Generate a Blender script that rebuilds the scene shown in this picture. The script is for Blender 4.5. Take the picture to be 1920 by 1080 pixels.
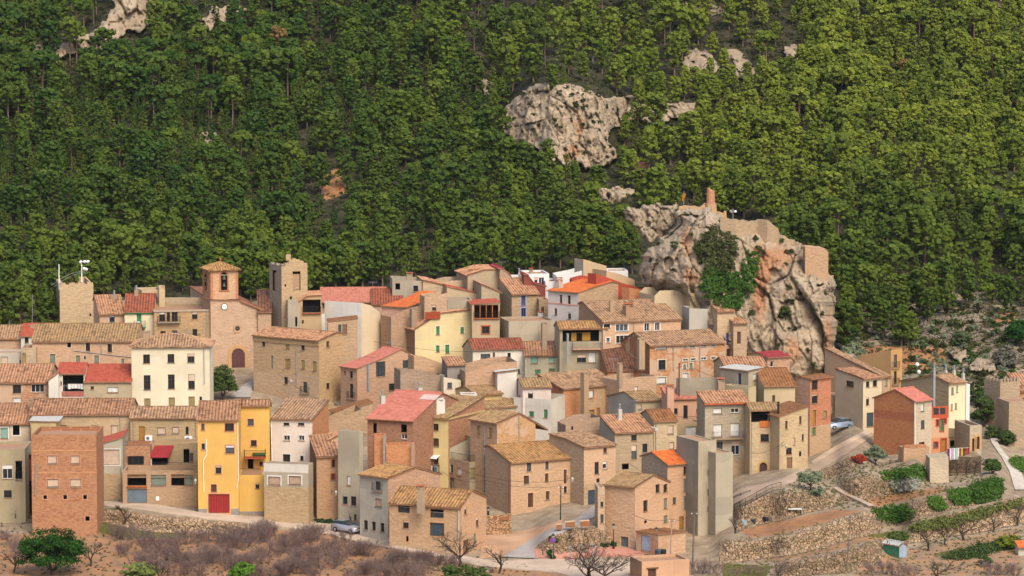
import bpy, math, random
import numpy as np
from mathutils import Vector, noise as mn
from math import radians as R, sin, cos, tan, pi

random.seed(7); rng = np.random.default_rng(7)
SC = bpy.context.scene
for o in list(bpy.data.objects): bpy.data.objects.remove(o)
COL = SC.collection

# ---------------------------------------------------------------- camera
PITCH = R(5.0); CAMZ = 66.0; FPX = 6000.0
cam = bpy.data.cameras.new('camera'); camo = bpy.data.objects.new('camera', cam); COL.objects.link(camo)
cam.sensor_width = 36.0; cam.lens = 36.0*FPX/1920.0; cam.clip_start = 1.0; cam.clip_end = 4000.0
camo.location = (0, 0, CAMZ); camo.rotation_euler = (R(90)-PITCH, 0, 0)
SC.camera = camo
# ---------------------------------------------------------------- world, sun
SUN_EL, SUN_AZ = R(48), R(156)      # azimuth measured clockwise from +Y (the view direction)
world = bpy.data.worlds.new("World"); SC.world = world; world.use_nodes = True
nt = world.node_tree; nt.nodes.clear()
sky = nt.nodes.new('ShaderNodeTexSky'); sky.sky_type = 'NISHITA'; sky.sun_disc = False
sky.sun_elevation = SUN_EL; sky.sun_rotation = SUN_AZ; sky.dust_density = 4.0; sky.air_density = 1.0; sky.ozone_density = 0.6
bgn = nt.nodes.new('ShaderNodeBackground'); bgn.inputs[1].default_value = 0.15
wo = nt.nodes.new('ShaderNodeOutputWorld')
nt.links.new(sky.outputs[0], bgn.inputs[0]); nt.links.new(bgn.outputs[0], wo.inputs[0])
sl = bpy.data.lights.new('sun', 'SUN'); sl.energy = 1.5; sl.angle = R(26); sl.color = (1.0, .93, .80)
so = bpy.data.objects.new('sun', sl); COL.objects.link(so)
sd = Vector((sin(SUN_AZ)*cos(SUN_EL), cos(SUN_AZ)*cos(SUN_EL), sin(SUN_EL)))
so.rotation_euler = sd.to_track_quat('Z', 'Y').to_euler(); so.location = (200, 100, 300)
SC.view_settings.view_transform = 'Standard'; SC.view_settings.look = 'None'
SC.view_settings.exposure = 0.8; SC.view_settings.gamma = 1.0
SC.cycles.max_bounces = 5; SC.cycles.diffuse_bounces = 3; SC.cycles.transparent_max_bounces = 4
SC.cycles.use_denoising = True

# ---------------------------------------------------------------- picture <-> place
CP, SP = cos(PITCH), sin(PITCH)
def dirn(px, py):
    x = (px-960)/FPX; u = (540-py)/FPX
    return x, CP+u*SP, -SP+u*CP
def P(px, py, D):                       # the point seen at (px,py) at ground distance D
    x, y, z = dirn(px, py)
    t = D/y
    return Vector((x*t, D, CAMZ+z*t))
def proj(p):
    f = p[1]*CP-(p[2]-CAMZ)*SP; u = p[1]*SP+(p[2]-CAMZ)*CP
    return 960+FPX*p[0]/f, 540-FPX*u/f

FR = dict(A=(0,460,4.155), B=(340,460,4.155), C=(700,460,4.155), D=(1000,460,4.155), E=(0,700,2.8425), F=(350,700,2.8425),
          G=(700,650,3.6), H=(980,630,3.6), I=(1240,600,3.6), J=(1520,620,3.6), K=(700,860,4.908), L=(1020,830,4.321),
          M=(1360,840,3.4286), N=(1120,330,2.918), O=(860,100,3.2), P=(0,0,3.0), Q=(1560,480,4.908), S=(1000,950,6.4), T=(560,960,3.84), U=(0,940,3.84), Z=(0,0,1.0))
def fr(f, x, y=None):
    ox, oy, k = FR[f]
    return (ox+x/k, oy+y/k) if y is not None else ox+x/k
def pts(f, s):
    v = [float(a) for a in s.replace(';', ' ').split()]
    return [fr(f, v[i], v[i+1]) for i in range(0, len(v), 2)]

# ---------------------------------------------------------------- ground distance map (terraces, cliffs)
GX0, GX1, GY0, GY1, GS = -260, 2180, -330, 1300, 2
gxs = np.arange(GX0, GX1+1, GS); gys = np.arange(GY0, GY1+1, GS)
DB_Y = [-330, -120, 0, 560, 620, 960, 1000, 1080, 1300]; DB_D = [840, 730, 690, 522, 500, 405, 394, 371, 318]
def dbase(y): return np.interp(y, DB_Y, DB_D)
def polymask(poly):                     # boolean mask over the map grid
    X, Y = np.meshgrid(gxs, gys); m = np.zeros(X.shape, bool); n = len(poly)
    for i in range(n):
        x0, y0 = poly[i]; x1, y1 = poly[(i+1) % n]
        if y0 == y1: continue
        c = ((Y < y0) != (Y < y1)) & (X < (x1-x0)*(Y-y0)/(y1-y0)+x0)
        m ^= c
    return m
def inpoly(x, y, poly):
    m = np.zeros(np.shape(x), bool); n = len(poly)
    for i in range(n):
        x0, y0 = poly[i]; x1, y1 = poly[(i+1) % n]
        if y0 == y1: continue
        m ^= ((y < y0) != (y < y1)) & (x < (x1-x0)*(y-y0)/(y1-y0)+x0)
    return m
# terrace walls: frame, top line, bottom line
TW = [
 ('stone_retaining_wall', 'rough rubble bank under the black railing at the bend of the road', 'M', '55 412 160 345 270 292 420 282 560 300 700 305', '60 545 130 512 250 480 370 458 560 402 700 378'),
 ('stone_retaining_wall', 'long pale dry stone wall holding the bare brown bed beside the grey concrete house', 'M', '-40 605 150 585 330 566 470 530 640 490 800 432 930 400 1010 430', '-40 760 0 735 180 712 430 680 640 635 780 590 900 560 1010 520'),
 ('stone_retaining_wall', 'low tumbled stone wall left of the green garden shed', 'M', '330 737 500 712 640 690 800 655 900 612 1005 590', '330 830 500 812 780 795 870 760 940 745 1005 725'),
 ('stone_retaining_wall', 'rounded stone mound wall left of the ivy bank below the orange brick house', 'M', '700 225 790 200 900 180 950 182 1030 225', '740 330 800 332 900 322 960 312 1045 300'),
 ('stone_retaining_wall', 'whitewashed rock wall under the ivy below the orange brick house', 'M', '1000 150 1110 135 1200 130 1290 110', '1040 290 1110 285 1190 275 1250 262'),
 ('stone_retaining_wall', 'pinkish stone wall between the two ivy banks above the olive strip', 'M', '1040 400 1100 380 1200 345 1320 315 1440 292 1560 250 1700 210 1785 200', '1040 492 1110 492 1200 468 1330 430 1470 385 1590 362 1700 340 1785 322'),
 ('stone_retaining_wall', 'grassy low wall above the row of bare almond trees', 'M', '1180 492 1300 468 1450 430 1600 392 1750 352 1920 318', '1180 532 1300 535 1450 500 1600 452 1750 430 1920 400'),
 ('stone_retaining_wall', 'pale low wall behind the bare almond trees', 'M', '1160 545 1300 525 1420 500 1600 470 1750 440 1920 415', '1160 610 1300 590 1420 560 1600 545 1750 510 1920 475'),
 ('stone_retaining_wall', 'stone wall along the climbing road below the beige row houses', 'M', '520 175 600 150 700 110 800 60 860 50', '620 200 700 170 800 128 880 90 900 75'),
 ('stone_retaining_wall', 'curved rubble wall with terracotta planters above the square', 'S', '60 430 200 330 330 300 500 265 700 245 860 230 960 290', '60 610 150 625 300 600 450 560 700 520 860 510 960 500'),
 ('stone_retaining_wall', 'white boulder bank under the road in front of the yellow house', 'U', '700 62 900 75 1100 100 1400 128 1700 158 1920 180', '700 130 900 180 1100 215 1400 225 1700 222 1920 240'),
 ('stone_retaining_wall', 'pinkish rubble wall under the road below the parked hatchback', 'T', '640 300 800 322 960 350 1150 375 1400 398', '640 440 800 420 960 410 1150 420 1400 425'),
 ('dry_stone_wall', 'highest terrace wall right of the lone tall pine on the slope', 'Q', '1030 335 1150 325 1330 330 1460 320', '1030 400 1150 400 1330 395 1460 380'),
 ('dry_stone_wall', 'short terrace wall left of the lone tall pine', 'Q', '560 430 650 425 770 425', '560 475 650 475 770 470'),
 ('dry_stone_wall', 'terrace wall whose middle bulges up between two scrub patches', 'Q', '680 590 830 580 1000 555 1100 535 1350 535', '680 660 830 650 1000 620 1100 605 1350 600'),
 ('dry_stone_wall', 'long narrow terrace wall left of the round bush at the right edge', 'Q', '850 670 1000 655 1300 645 1620 650', '850 710 1000 705 1300 695 1620 700'),
 ('dry_stone_wall', 'lowest terrace wall above the bare orange bank', 'Q', '730 725 900 722 1100 722 1500 715 1700 760', '730 800 900 815 1100 800 1500 780 1700 810'),
 ('dry_stone_wall', 'grey terrace wall at the right edge above the crenellated tower', 'Q', '1450 860 1600 850 1800 865', '1450 930 1600 925 1800 940'),
]
TWP = []
for nm, lb, f, a, b in TW:
    TWP.append((nm, lb, pts(f, a), pts(f, b)))
MAIN_CLIFF = pts('O', '240 390 270 350 300 300 350 250 400 225 450 190 520 165 600 185 660 180 720 195 790 225 850 250 930 262 1000 260 1060 258 1100 290 1050 400 980 430 920 470 900 520 940 560 960 620 900 660 830 690 760 690 700 660 620 690 530 665 500 600 450 570 400 545 330 520 270 480 250 440')
CLIFF2 = pts('O', '1060 270 1150 255 1230 290 1300 300 1370 285 1440 285 1430 400 1380 420 1300 395 1200 415 1100 415 1040 400')
TL_CLIFF = pts('P', '105 340 105 260 150 240 180 218 230 250 280 270 370 232 450 190 500 182 560 150 590 95 640 50 620 0 640 -40 830 -60 860 0 880 70 850 130 800 185 760 185 710 175 660 235 600 240 570 300 520 300 500 280 440 305 380 300 330 325 290 310 220 290 160 310 130 350')
TL2 = pts('P', '1110 100 1150 90 1190 30 1240 35 1290 20 1380 40 1370 110 1320 95 1290 130 1220 130 1170 180 1110 160')
MASKRATE = []
for nm, lb, t, b in TWP: MASKRATE.append((t+b[::-1], .03, 1))
MASKRATE.append((MAIN_CLIFF, .07, 2)); MASKRATE.append((CLIFF2, .15, 2)); MASKRATE.append((TL_CLIFF, .12, 2)); MASKRATE.append((TL2, .15, 2))
rate = np.full((len(gys), len(gxs)), np.nan); 
for poly, r_, kx in MASKRATE: rate[polymask(poly)] = r_
DG = np.zeros(rate.shape)
cur = np.full(len(gxs), dbase(GY1)); DG[-1] = cur
for j in range(len(gys)-2, -1, -1):
    b0, b1 = dbase(gys[j+1]), dbase(gys[j]); base = b1-b0
    rel = np.clip((b0-cur)*.035*GS, -.3*base, .75*base)
    step = np.where(np.isnan(rate[j]), base+rel, rate[j]*GS)
    cur = cur+step; DG[j] = cur
# gentle undulation of the hill, with a gully on the left and a spur on the right
def vnoise(x, y, seed=0):
    g = np.random.default_rng(seed).random((64, 64))
    xi = np.floor(x).astype(int); yi = np.floor(y).astype(int); fx = x-xi; fy = y-yi
    fx = fx*fx*(3-2*fx); fy = fy*fy*(3-2*fy)
    a = g[yi % 64, xi % 64]; b = g[yi % 64, (xi+1) % 64]; c = g[(yi+1) % 64, xi % 64]; d = g[(yi+1) % 64, (xi+1) % 64]
    return (a*(1-fx)+b*fx)*(1-fy)+(c*(1-fx)+d*fx)*fy
def fbm(x, y, oc=4, seed=0):
    s = 0; a = .5
    for i in range(oc): s = s+a*(vnoise(x*2**i+i*7.3, y*2**i+i*3.1, seed+i)-.5); a *= .5
    return s
X, Y = np.meshgrid(gxs, gys)
hillw = np.clip((600-Y)/160, 0, 1)
DG += hillw*(fbm(X/260+5, Y/200+5, 3, 3)*26)
def blur(a, n):
    for ax in (0, 1):
        for _ in range(n):
            p = np.pad(a, [(1, 1) if k == ax else (0, 0) for k in (0, 1)], mode='edge')
            a = (p[:-2]+2*p[1:-1]+p[2:])/4 if ax == 0 else (p[:, :-2]+2*p[:, 1:-1]+p[:, 2:])/4
    return a
DG = blur(DG, 3)
def blurx(a, n):
    for _ in range(n):
        p = np.pad(a, [(0, 0), (1, 1)], mode='edge'); a = (p[:, :-2]+2*p[:, 1:-1]+p[:, 2:])/4
    return a
DG = blurx(DG, 70); DG = blur(DG, 7)
def Dg(px, py):
    fx = np.clip((np.asarray(px, float)-GX0)/GS, 0, len(gxs)-1.001); fy = np.clip((np.asarray(py, float)-GY0)/GS, 0, len(gys)-1.001)
    i = fx.astype(int); j = fy.astype(int); u = fx-i; v = fy-j
    return (DG[j, i]*(1-u)+DG[j, i+1]*u)*(1-v)+(DG[j+1, i]*(1-u)+DG[j+1, i+1]*u)*v
def ground(px, py, lift=0.0):
    p = P(px, py, float(Dg(px, py))); p.z += lift
    return p
# ---------------------------------------------------------------- materials
def s2l(c): return c/12.92 if c <= .04045 else ((c+.055)/1.055)**2.4
def hexc(h, k=1.0):
    h = h.lstrip('#'); return tuple(min(1, s2l(int(h[i:i+2], 16)/255)*k) for i in (0, 2, 4))
ALB = 0.70
_M = {}
class NT:
    def __init__(s, name):
        s.m = bpy.data.materials.new(name); s.m.use_nodes = True; s.t = s.m.node_tree; s.t.nodes.clear()
        s.out = s.n('ShaderNodeOutputMaterial'); s.b = s.n('ShaderNodeBsdfPrincipled')
        s.l(s.b.outputs[0], s.out.inputs[0]); s.b.inputs['Roughness'].default_value = .9
        s.b.inputs['Specular IOR Level'].default_value = .2
    def n(s, ty, **k):
        x = s.t.nodes.new(ty)
        for a, v in k.items(): setattr(x, a, v)
        return x
    def l(s, a, b): s.t.links.new(a, b)
    def set(s, inp, v):
        if hasattr(v, 'links') or hasattr(v, 'is_output'): s.l(v, inp)
        else: inp.default_value = v
    def math(s, op, a, b=0.0, c=None, clamp=False):
        x = s.n('ShaderNodeMath', operation=op, use_clamp=clamp); s.set(x.inputs[0], a); s.set(x.inputs[1], b)
        if c is not None: s.set(x.inputs[2], c)
        return x.outputs[0]
    def mix(s, f, a, b, mode='MIX'):
        x = s.n('ShaderNodeMix', data_type='RGBA', blend_type=mode); s.set(x.inputs[0], f)
        for k, v in ((6, a), (7, b)): s.set(x.inputs[k], (*v, 1) if isinstance(v, tuple) and len(v) == 3 else v)
        return x.outputs[2]
    def noise(s, vec, sc, det=3, rough=.6, scale=None):
        x = s.n('ShaderNodeTexNoise'); x.inputs['Scale'].default_value = sc; x.inputs['Detail'].default_value = det; x.inputs['Roughness'].default_value = rough
        if scale is not None:
            mp = s.n('ShaderNodeMapping'); mp.inputs['Scale'].default_value = scale; s.l(vec, mp.inputs['Vector']); vec = mp.outputs[0]
        s.l(vec, x.inputs['Vector']); return x.outputs['Fac']
    def ramp(s, f, lo, hi, a=0.0, b=1.0):
        x = s.n('ShaderNodeMapRange'); s.set(x.inputs[0], f)
        for i, v in enumerate((lo, hi, a, b)): x.inputs[i+1].default_value = v
        return x.outputs[0]
    def uv(s): return s.n('ShaderNodeUVMap').outputs[0]
    def pos(s): return s.n('ShaderNodeNewGeometry').outputs['Position']
    def bump(s, h, strength=.5, dist=.05):
        x = s.n('ShaderNodeBump'); x.inputs['Strength'].default_value = strength; x.inputs['Distance'].default_value = dist
        s.l(h, x.inputs['Height']); s.l(x.outputs[0], s.b.inputs['Normal'])
    def col(s, c): s.set(s.b.inputs['Base Color'], (*c, 1) if isinstance(c, tuple) else c)
def lt(c, k): return tuple(min(.95, v*k) for v in c)
def plain(name, hx, rough=.7, k=ALB, metal=0.0, var=.12):
    key = ('p', name, hx)
    if key in _M: return _M[key]
    t = NT(name); c = hexc(hx, k); f = t.noise(t.pos(), 1.7, 3)
    t.col(t.mix(t.ramp(f, .3, .7), lt(c, 1-var), lt(c, 1+var))); t.b.inputs['Roughness'].default_value = rough; t.b.inputs['Metallic'].default_value = metal
    _M[key] = t.m; return t.m
def glass(name='window_glass', hx='2c3236', rough=.12):
    key = ('g', name)
    if key in _M: return _M[key]
    t = NT(name); t.col(hexc(hx, .6)); t.b.inputs['Roughness'].default_value = rough; t.b.inputs['Specular IOR Level'].default_value = .6
    _M[key] = t.m; return t.m
def desat(c, k):
    m = sum(c)/3; return tuple(v*(1-k)+m*k*w for v, w in zip(c, (1.13, 1.0, .78)))
def plaster(hx, dirt=.5, stone=0.0):
    """painted or rendered wall; stone = how much rubble shows through"""
    key = ('w', hx, dirt, stone)
    if key in _M: return _M[key]
    t = NT('render_'+hx); c = desat(hexc(hx, ALB), .2); uv = t.uv()
    big = t.noise(uv, .22, 4, .65); mid = t.noise(uv, 1.3, 4, .7); fine = t.noise(uv, 7, 3, .7)
    streak = t.noise(uv, 1.0, 4, .7, (2.6, .16, 1))
    col = t.mix(t.ramp(big, .35, .68), lt(c, 1-.34*dirt), lt(c, 1+.12))
    grey = tuple(.55*sum(c)/3*(.95, .88, .78)[i]+.12*c[i] for i in range(3))
    col = t.mix(t.math('MULTIPLY', t.ramp(streak, .52, .75), .75*dirt), col, grey)
    col = t.mix(t.math('MULTIPLY', t.ramp(mid, .56, .72), .45*dirt), col, lt(c, .66))
    col = t.mix(t.math('MULTIPLY', t.ramp(mid, .42, .26), .35*dirt), col, lt(c, 1.22))
    pv = t.n('ShaderNodeTexVoronoi', distance='CHEBYCHEV'); pv.inputs['Scale'].default_value = .42; t.l(uv, pv.inputs['Vector']); ps = t.n('ShaderNodeSeparateColor'); t.l(pv.outputs['Color'], ps.inputs[0])
    inn = t.ramp(pv.outputs['Distance'], .52, .60, 1, 0)
    col = t.mix(t.math('MULTIPLY', t.math('MULTIPLY', inn, t.ramp(ps.outputs[0], .70, .72)), .55*dirt), col, tuple(.5*v+.5*g for v, g in zip(lt(c, .8), grey)))
    col = t.mix(t.math('MULTIPLY', t.math('MULTIPLY', inn, t.ramp(ps.outputs[1], .76, .78)), .5*dirt), col, lt(c, 1.25))
    if stone > 0:
        vo = t.n('ShaderNodeTexVoronoi'); vo.inputs['Scale'].default_value = 1.9; 
        mp = t.n('ShaderNodeMapping'); mp.inputs['Scale'].default_value = (1, 1.7, 1); t.l(uv, mp.inputs[0])
        wv = t.n('ShaderNodeVectorMath', operation='ADD'); wn = t.n('ShaderNodeTexNoise'); wn.inputs['Scale'].default_value = 3
        t.l(mp.outputs[0], wn.inputs['Vector']); sc = t.n('ShaderNodeVectorMath', operation='SCALE'); sc.inputs[3].default_value = .25
        t.l(wn.outputs['Color'], sc.inputs[0]); t.l(mp.outputs[0], wv.inputs[0]); t.l(sc.outputs[0], wv.inputs[1]); t.l(wv.outputs[0], vo.inputs['Vector'])
        sp = t.n('ShaderNodeSeparateColor'); t.l(vo.outputs['Color'], sp.inputs[0])
        sc1 = t.mix(sp.outputs[0], lt(c, .76), lt(c, 1.18)); sc1 = t.mix(t.math('MULTIPLY', sp.outputs[1], .35), sc1, (c[0]*1.0, c[1]*.78, c[2]*.62))
        mort = t.ramp(vo.outputs['Distance'], .38, .62); sc1 = t.mix(t.math('MULTIPLY', mort, .5), sc1, lt(c, .98))
        if stone >= 1: msk = 1.0
        else: msk = t.ramp(t.noise(uv, .33, 3, .6), .62-.42*stone, .70-.42*stone)
        col = t.mix(msk if stone < 1 else t.ramp(t.noise(uv, .28, 4, .7), .34, .6, .35, 1), col, sc1)
        h = t.math('ADD', t.math('MULTIPLY', vo.outputs['Distance'], -1.0), t.math('MULTIPLY', fine, .5))
        t.bump(h, .6, .08)
    else:
        t.bump(t.math('ADD', fine, mid), .25, .05)
    col = t.mix(.22, col, t.mix(fine, lt(c, .6), lt(c, 1.3)))
    if .25 < c[0] < .5: col = t.mix(.20, col, t.mix(t.n('ShaderNodeObjectInfo').outputs['Random'], hexc('857d6e', ALB), hexc('dcc090', ALB)))
    t.col(col); _M[key] = t.m; return t.m
def rubble(hx):
    key = ('r', hx)
    if key in _M: return _M[key]
    t = NT('rubble_'+hx); uv = t.uv(); c = hexc(hx, ALB)
    mp = t.n('ShaderNodeMapping'); mp.inputs['Scale'].default_value = (1, 1.5, 1); t.l(uv, mp.inputs[0])
    wn = t.n('ShaderNodeTexNoise'); wn.inputs['Scale'].default_value = 2.2; t.l(mp.outputs[0], wn.inputs['Vector'])
    sc = t.n('ShaderNodeVectorMath', operation='SCALE'); sc.inputs[3].default_value = .5; t.l(wn.outputs['Color'], sc.inputs[0])
    wv = t.n('ShaderNodeVectorMath', operation='ADD'); t.l(mp.outputs[0], wv.inputs[0]); t.l(sc.outputs[0], wv.inputs[1])
    vo = t.n('ShaderNodeTexVoronoi', feature='DISTANCE_TO_EDGE'); vo.inputs['Scale'].default_value = 2.3; t.l(wv.outputs[0], vo.inputs['Vector'])
    vc = t.n('ShaderNodeTexVoronoi'); vc.inputs['Scale'].default_value = 2.3; t.l(wv.outputs[0], vc.inputs['Vector'])
    sp = t.n('ShaderNodeSeparateColor'); t.l(vc.outputs['Color'], sp.inputs[0]); big = t.noise(uv, .25, 4, .7)
    col = t.mix(sp.outputs[0], lt(c, .72), lt(c, 1.18)); col = t.mix(t.math('MULTIPLY', sp.outputs[1], .3), col, (c[0], c[1]*.74, c[2]*.56))
    col = t.mix(t.ramp(big, .45, .7, 0, .6), col, lt(c, .62)); col = t.mix(t.ramp(vo.outputs['Distance'], .02, .09, .6, 0), col, hexc('5a4a3a', .5))
    col = t.mix(t.ramp(t.noise(uv, .9, 4, .7), .6, .72, 0, .5), col, hexc('6c6a44', .6))
    t.bump(t.ramp(vo.outputs['Distance'], 0, .12), .9, .12); t.col(col); _M[key] = t.m; return t.m
def brick(hx, hx2, dirt=.4, plast=0.0):
    key = ('b', hx, hx2, dirt, plast)
    if key in _M: return _M[key]
    t = NT('brick_'+hx); uv = t.uv(); c1 = desat(hexc(hx, ALB), .12); c2 = desat(hexc(hx2, ALB), .18)
    b = t.n('ShaderNodeTexBrick'); b.inputs['Color1'].default_value = (*lt(c1, .85), 1); b.inputs['Color2'].default_value = (*lt(c2, 1.1), 1)
    b.inputs['Mortar'].default_value = (*lt(tuple((c1[i]+hexc('c0a78c', ALB)[i])/2 for i in range(3)), 1.0), 1)
    b.inputs['Scale'].default_value = 1.0; b.inputs['Brick Width'].default_value = .34; b.inputs['Row Height'].default_value = .145
    b.inputs['Mortar Size'].default_value = .016; b.inputs['Bias'].default_value = -.1
    t.l(uv, b.inputs['Vector'])
    big = t.noise(uv, .35, 4, .7, (1, 2.2, 1)); mid = t.noise(uv, 1.6, 4, .7)
    col = t.mix(t.ramp(big, .38, .64), b.outputs['Color'], t.mix(.55, b.outputs['Color'], c2))
    col = t.mix(t.math('MULTIPLY', t.ramp(mid, .55, .7), .6*dirt), col, lt(hexc('b09377', ALB), .85))
    col = t.mix(t.math('MULTIPLY', t.ramp(mid, .45, .3), .5*dirt), col, lt(c1, .6))
    if plast > 0: col = t.mix(t.ramp(t.noise(uv, .3, 3), .66-.4*plast, .70-.4*plast), col, hexc('c9a98c', ALB))
    t.bump(t.math('ADD', b.outputs['Fac'], mid), .3, .03)
    t.col(col); _M[key] = t.m; return t.m
def tiles(hx, hx2, lich=.3, row=.42, name='tiles'):
    """clay roof tiles: colour varies tile by tile, lichen in patches"""
    key = ('t', hx, hx2, lich)
    if key in _M: return _M[key]
    t = NT(name+'_'+hx); uv = t.uv(); c1 = hexc(hx, ALB); c2 = hexc(hx2, ALB)
    mp = t.n('ShaderNodeMapping'); mp.inputs['Scale'].default_value = (1/.42, 1/row, 1); t.l(uv, mp.inputs[0])
    fl = t.n('ShaderNodeVectorMath', operation='FLOOR'); t.l(mp.outputs[0], fl.inputs[0])
    wn = t.n('ShaderNodeTexWhiteNoise', noise_dimensions='2D'); t.l(fl.outputs[0], wn.inputs['Vector'])
    big = t.noise(uv, .3, 4, .7); mid = t.noise(uv, 1.5, 4, .75)
    col = t.mix(wn.outputs['Value'], lt(c1, .62 if name == 'tiles' else .85), lt(c2, 1.22 if name == 'tiles' else 1.1))
    col = t.mix(t.ramp(big, .36, .66, 0, .7), col, c2)
    col = t.mix(t.ramp(t.noise(uv, .7, 5, .75), .58, .70, 0, .55 if name == 'tiles' else .15), col, hexc('5f5144', ALB))
    if lich > 0:
        col = t.mix(t.math('MULTIPLY', t.ramp(mid, .60-.16*lich, .72-.1*lich), min(1, .45+lich*.5)), col, hexc('a38d52', ALB*.85))
        col = t.mix(t.math('MULTIPLY', t.ramp(t.noise(uv, 3.1, 3, .7), .62, .72), .5), col, hexc('d8cdb4', ALB))
    sep = t.n('ShaderNodeSeparateXYZ'); t.l(mp.outputs[0], sep.inputs[0])
    if name == 'tiles': ch = t.math('ABSOLUTE', t.math('SUBTRACT', t.math('FRACT', sep.outputs[0]), .5)); col = t.mix(t.ramp(ch, .08, .3, .6, 0), col, hexc('4a3a2e', .6))  # channel dirt, with the shade stripes between tile columns put into its colour
    frc = t.math('FRACT', sep.outputs[1]); t.bump(frc, .5, .06)
    t.col(col); _M[key] = t.m; return t.m
def concrete(hx, dirt=.8): return plaster(hx, dirt, 0)
# ---------------------------------------------------------------- mesh builder
class MB:
    def __init__(s): s.v = []; s.f = []; s.m = []; s.uv = []; s.mats = []
    def mi(s, m):
        if m not in s.mats: s.mats.append(m)
        return s.mats.index(m)
    def face(s, vs, m, uv=None):
        b = len(s.v); s.v.extend([tuple(v) for v in vs]); s.f.append(list(range(b, b+len(vs)))); s.m.append(s.mi(m))
        s.uv.append(uv if uv else [(v[0], v[2] if abs(v[2]) > 0 else v[1]) for v in vs])
    def quadm(s, vs, fs, m, uvs):           # shared verts
        b = len(s.v); s.v.extend([tuple(v) for v in vs]); k = s.mi(m)
        for f in fs: s.f.append([b+i for i in f]); s.m.append(k); s.uv.append([uvs[i] for i in f])
    def box(s, o, a, b, c, m, uvo=0):         # o corner, a,b,c edge vectors (a right, b back, c up)
        o = Vector(o); a = Vector(a); b = Vector(b); c = Vector(c)
        p = [o, o+a, o+a+b, o+b, o+c, o+a+c, o+a+b+c, o+b+c]
        A, B, C = a.length, b.length, c.length
        for f, (w, h) in (((0, 1, 5, 4), (A, C)), ((1, 2, 6, 5), (B, C)), ((2, 3, 7, 6), (A, C)), ((3, 0, 4, 7), (B, C)), ((4, 5, 6, 7), (A, B)), ((3, 2, 1, 0), (A, B))):
            s.face([p[i] for i in f], m, [(uvo, uvo), (uvo+w, uvo), (uvo+w, uvo+h), (uvo, uvo+h)])
    def bx(s, cx, cy, z0, wx, wy, h, m, rz=0):
        c, n = cos(rz), sin(rz); a = Vector((c*wx, n*wx, 0)); b = Vector((-n*wy, c*wy, 0))
        s.box(Vector((cx, cy, z0))-a/2-b/2, a, b, (0, 0, h), m)
    def tube(s, p, q, r0, r1, m, n=6, cap=True):
        p = Vector(p); q = Vector(q); d = (q-p).normalized(); x = d.orthogonal().normalized(); y = d.cross(x)
        vs = []
        for k in range(n):
            a = 2*pi*k/n; vs.append(p+(x*cos(a)+y*sin(a))*r0)
        for k in range(n):
            a = 2*pi*k/n; vs.append(q+(x*cos(a)+y*sin(a))*r1)
        fs = [(k, (k+1) % n, n+(k+1) % n, n+k) for k in range(n)]
        if cap: fs.append(tuple(range(n, 2*n))); fs.append(tuple(range(n-1, -1, -1)))
        L = (q-p).length
        s.quadm(vs, fs, m, [(k*r0, 0) for k in range(n)]+[(k*r0, L) for k in range(n)])
    def lathe(s, c, prof, m, n=10):          # prof [(r,z)]
        c = Vector(c); vs = []; 
        for r, z in prof:
            for k in range(n):
                a = 2*pi*k/n; vs.append(c+Vector((cos(a)*r, sin(a)*r, z)))
        fs = []
        for i in range(len(prof)-1):
            for k in range(n): fs.append((i*n+k, i*n+(k+1) % n, (i+1)*n+(k+1) % n, (i+1)*n+k))
        s.quadm(vs, fs, m, [(0, 0)]*len(vs))
    def build(s, name, parent=None, loc=None, smooth=False):
        me = bpy.data.meshes.new(name); v = s.v
        if loc is None and parent is not None: loc = None
        off = Vector(loc) if loc is not None else (parent['_o'] if parent is not None and '_o' in parent else None)
        off = Vector(off) if off is not None else Vector((0, 0, 0))
        me.from_pydata([(a[0]-off.x, a[1]-off.y, a[2]-off.z) for a in v], [], s.f)
        for m in s.mats: me.materials.append(m)
        me.polygons.foreach_set('material_index', s.m)
        ul = me.uv_layers.new(name='UVMap'); flat = [c for f in s.uv for t in f for c in t]; ul.data.foreach_set('uv', flat)
        if smooth: me.polygons.foreach_set('use_smooth', [True]*len(s.f))
        me.update(); o = bpy.data.objects.new(name, me); COL.objects.link(o)
        if parent is not None: o.parent = parent; o['_o'] = parent.get('_o', (0, 0, 0)) if False else list(off)
        else: o.location = off; o['_o'] = list(off)
        return o
def empty(name, loc, label=None, cat=None, group=None):
    o = bpy.data.objects.new(name, None); COL.objects.link(o); o.location = loc; o['_o'] = list(loc)
    o.empty_display_size = .5
    if label: o['label'] = label
    if cat: o['category'] = cat
    if group: o['group'] = group
    return o
def tag(o, label, cat, group=None):
    o['label'] = label; o['category'] = cat
    if group: o['group'] = group
    return o
def npmesh(name, V, F, mats, uv=None, matidx=None, attr=None, smooth=False):
    """fast mesh from arrays; F (n,k)"""
    me = bpy.data.meshes.new(name); V = np.asarray(V, np.float32); F = np.asarray(F, np.int32); n, k = F.shape
    me.vertices.add(len(V)); me.vertices.foreach_set('co', V.ravel())
    me.loops.add(n*k); me.loops.foreach_set('vertex_index', F.ravel())
    me.polygons.add(n); me.polygons.foreach_set('loop_start', np.arange(0, n*k, k, dtype=np.int32))
    if smooth: me.polygons.foreach_set('use_smooth', np.ones(n, bool))
    for m in mats: me.materials.append(m)
    if matidx is not None: me.polygons.foreach_set('material_index', np.asarray(matidx, np.int32))
    me.update(calc_edges=True)
    if attr:
        for an, av in attr.items():
            av = np.asarray(av, np.float32)
            if av.ndim == 1: a = me.attributes.new(an, 'FLOAT', 'POINT'); a.data.foreach_set('value', av)
            else: a = me.attributes.new(an, 'FLOAT_COLOR', 'POINT'); a.data.foreach_set('color', np.c_[av, np.ones(len(av))].astype(np.float32).ravel())
    return me
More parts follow.
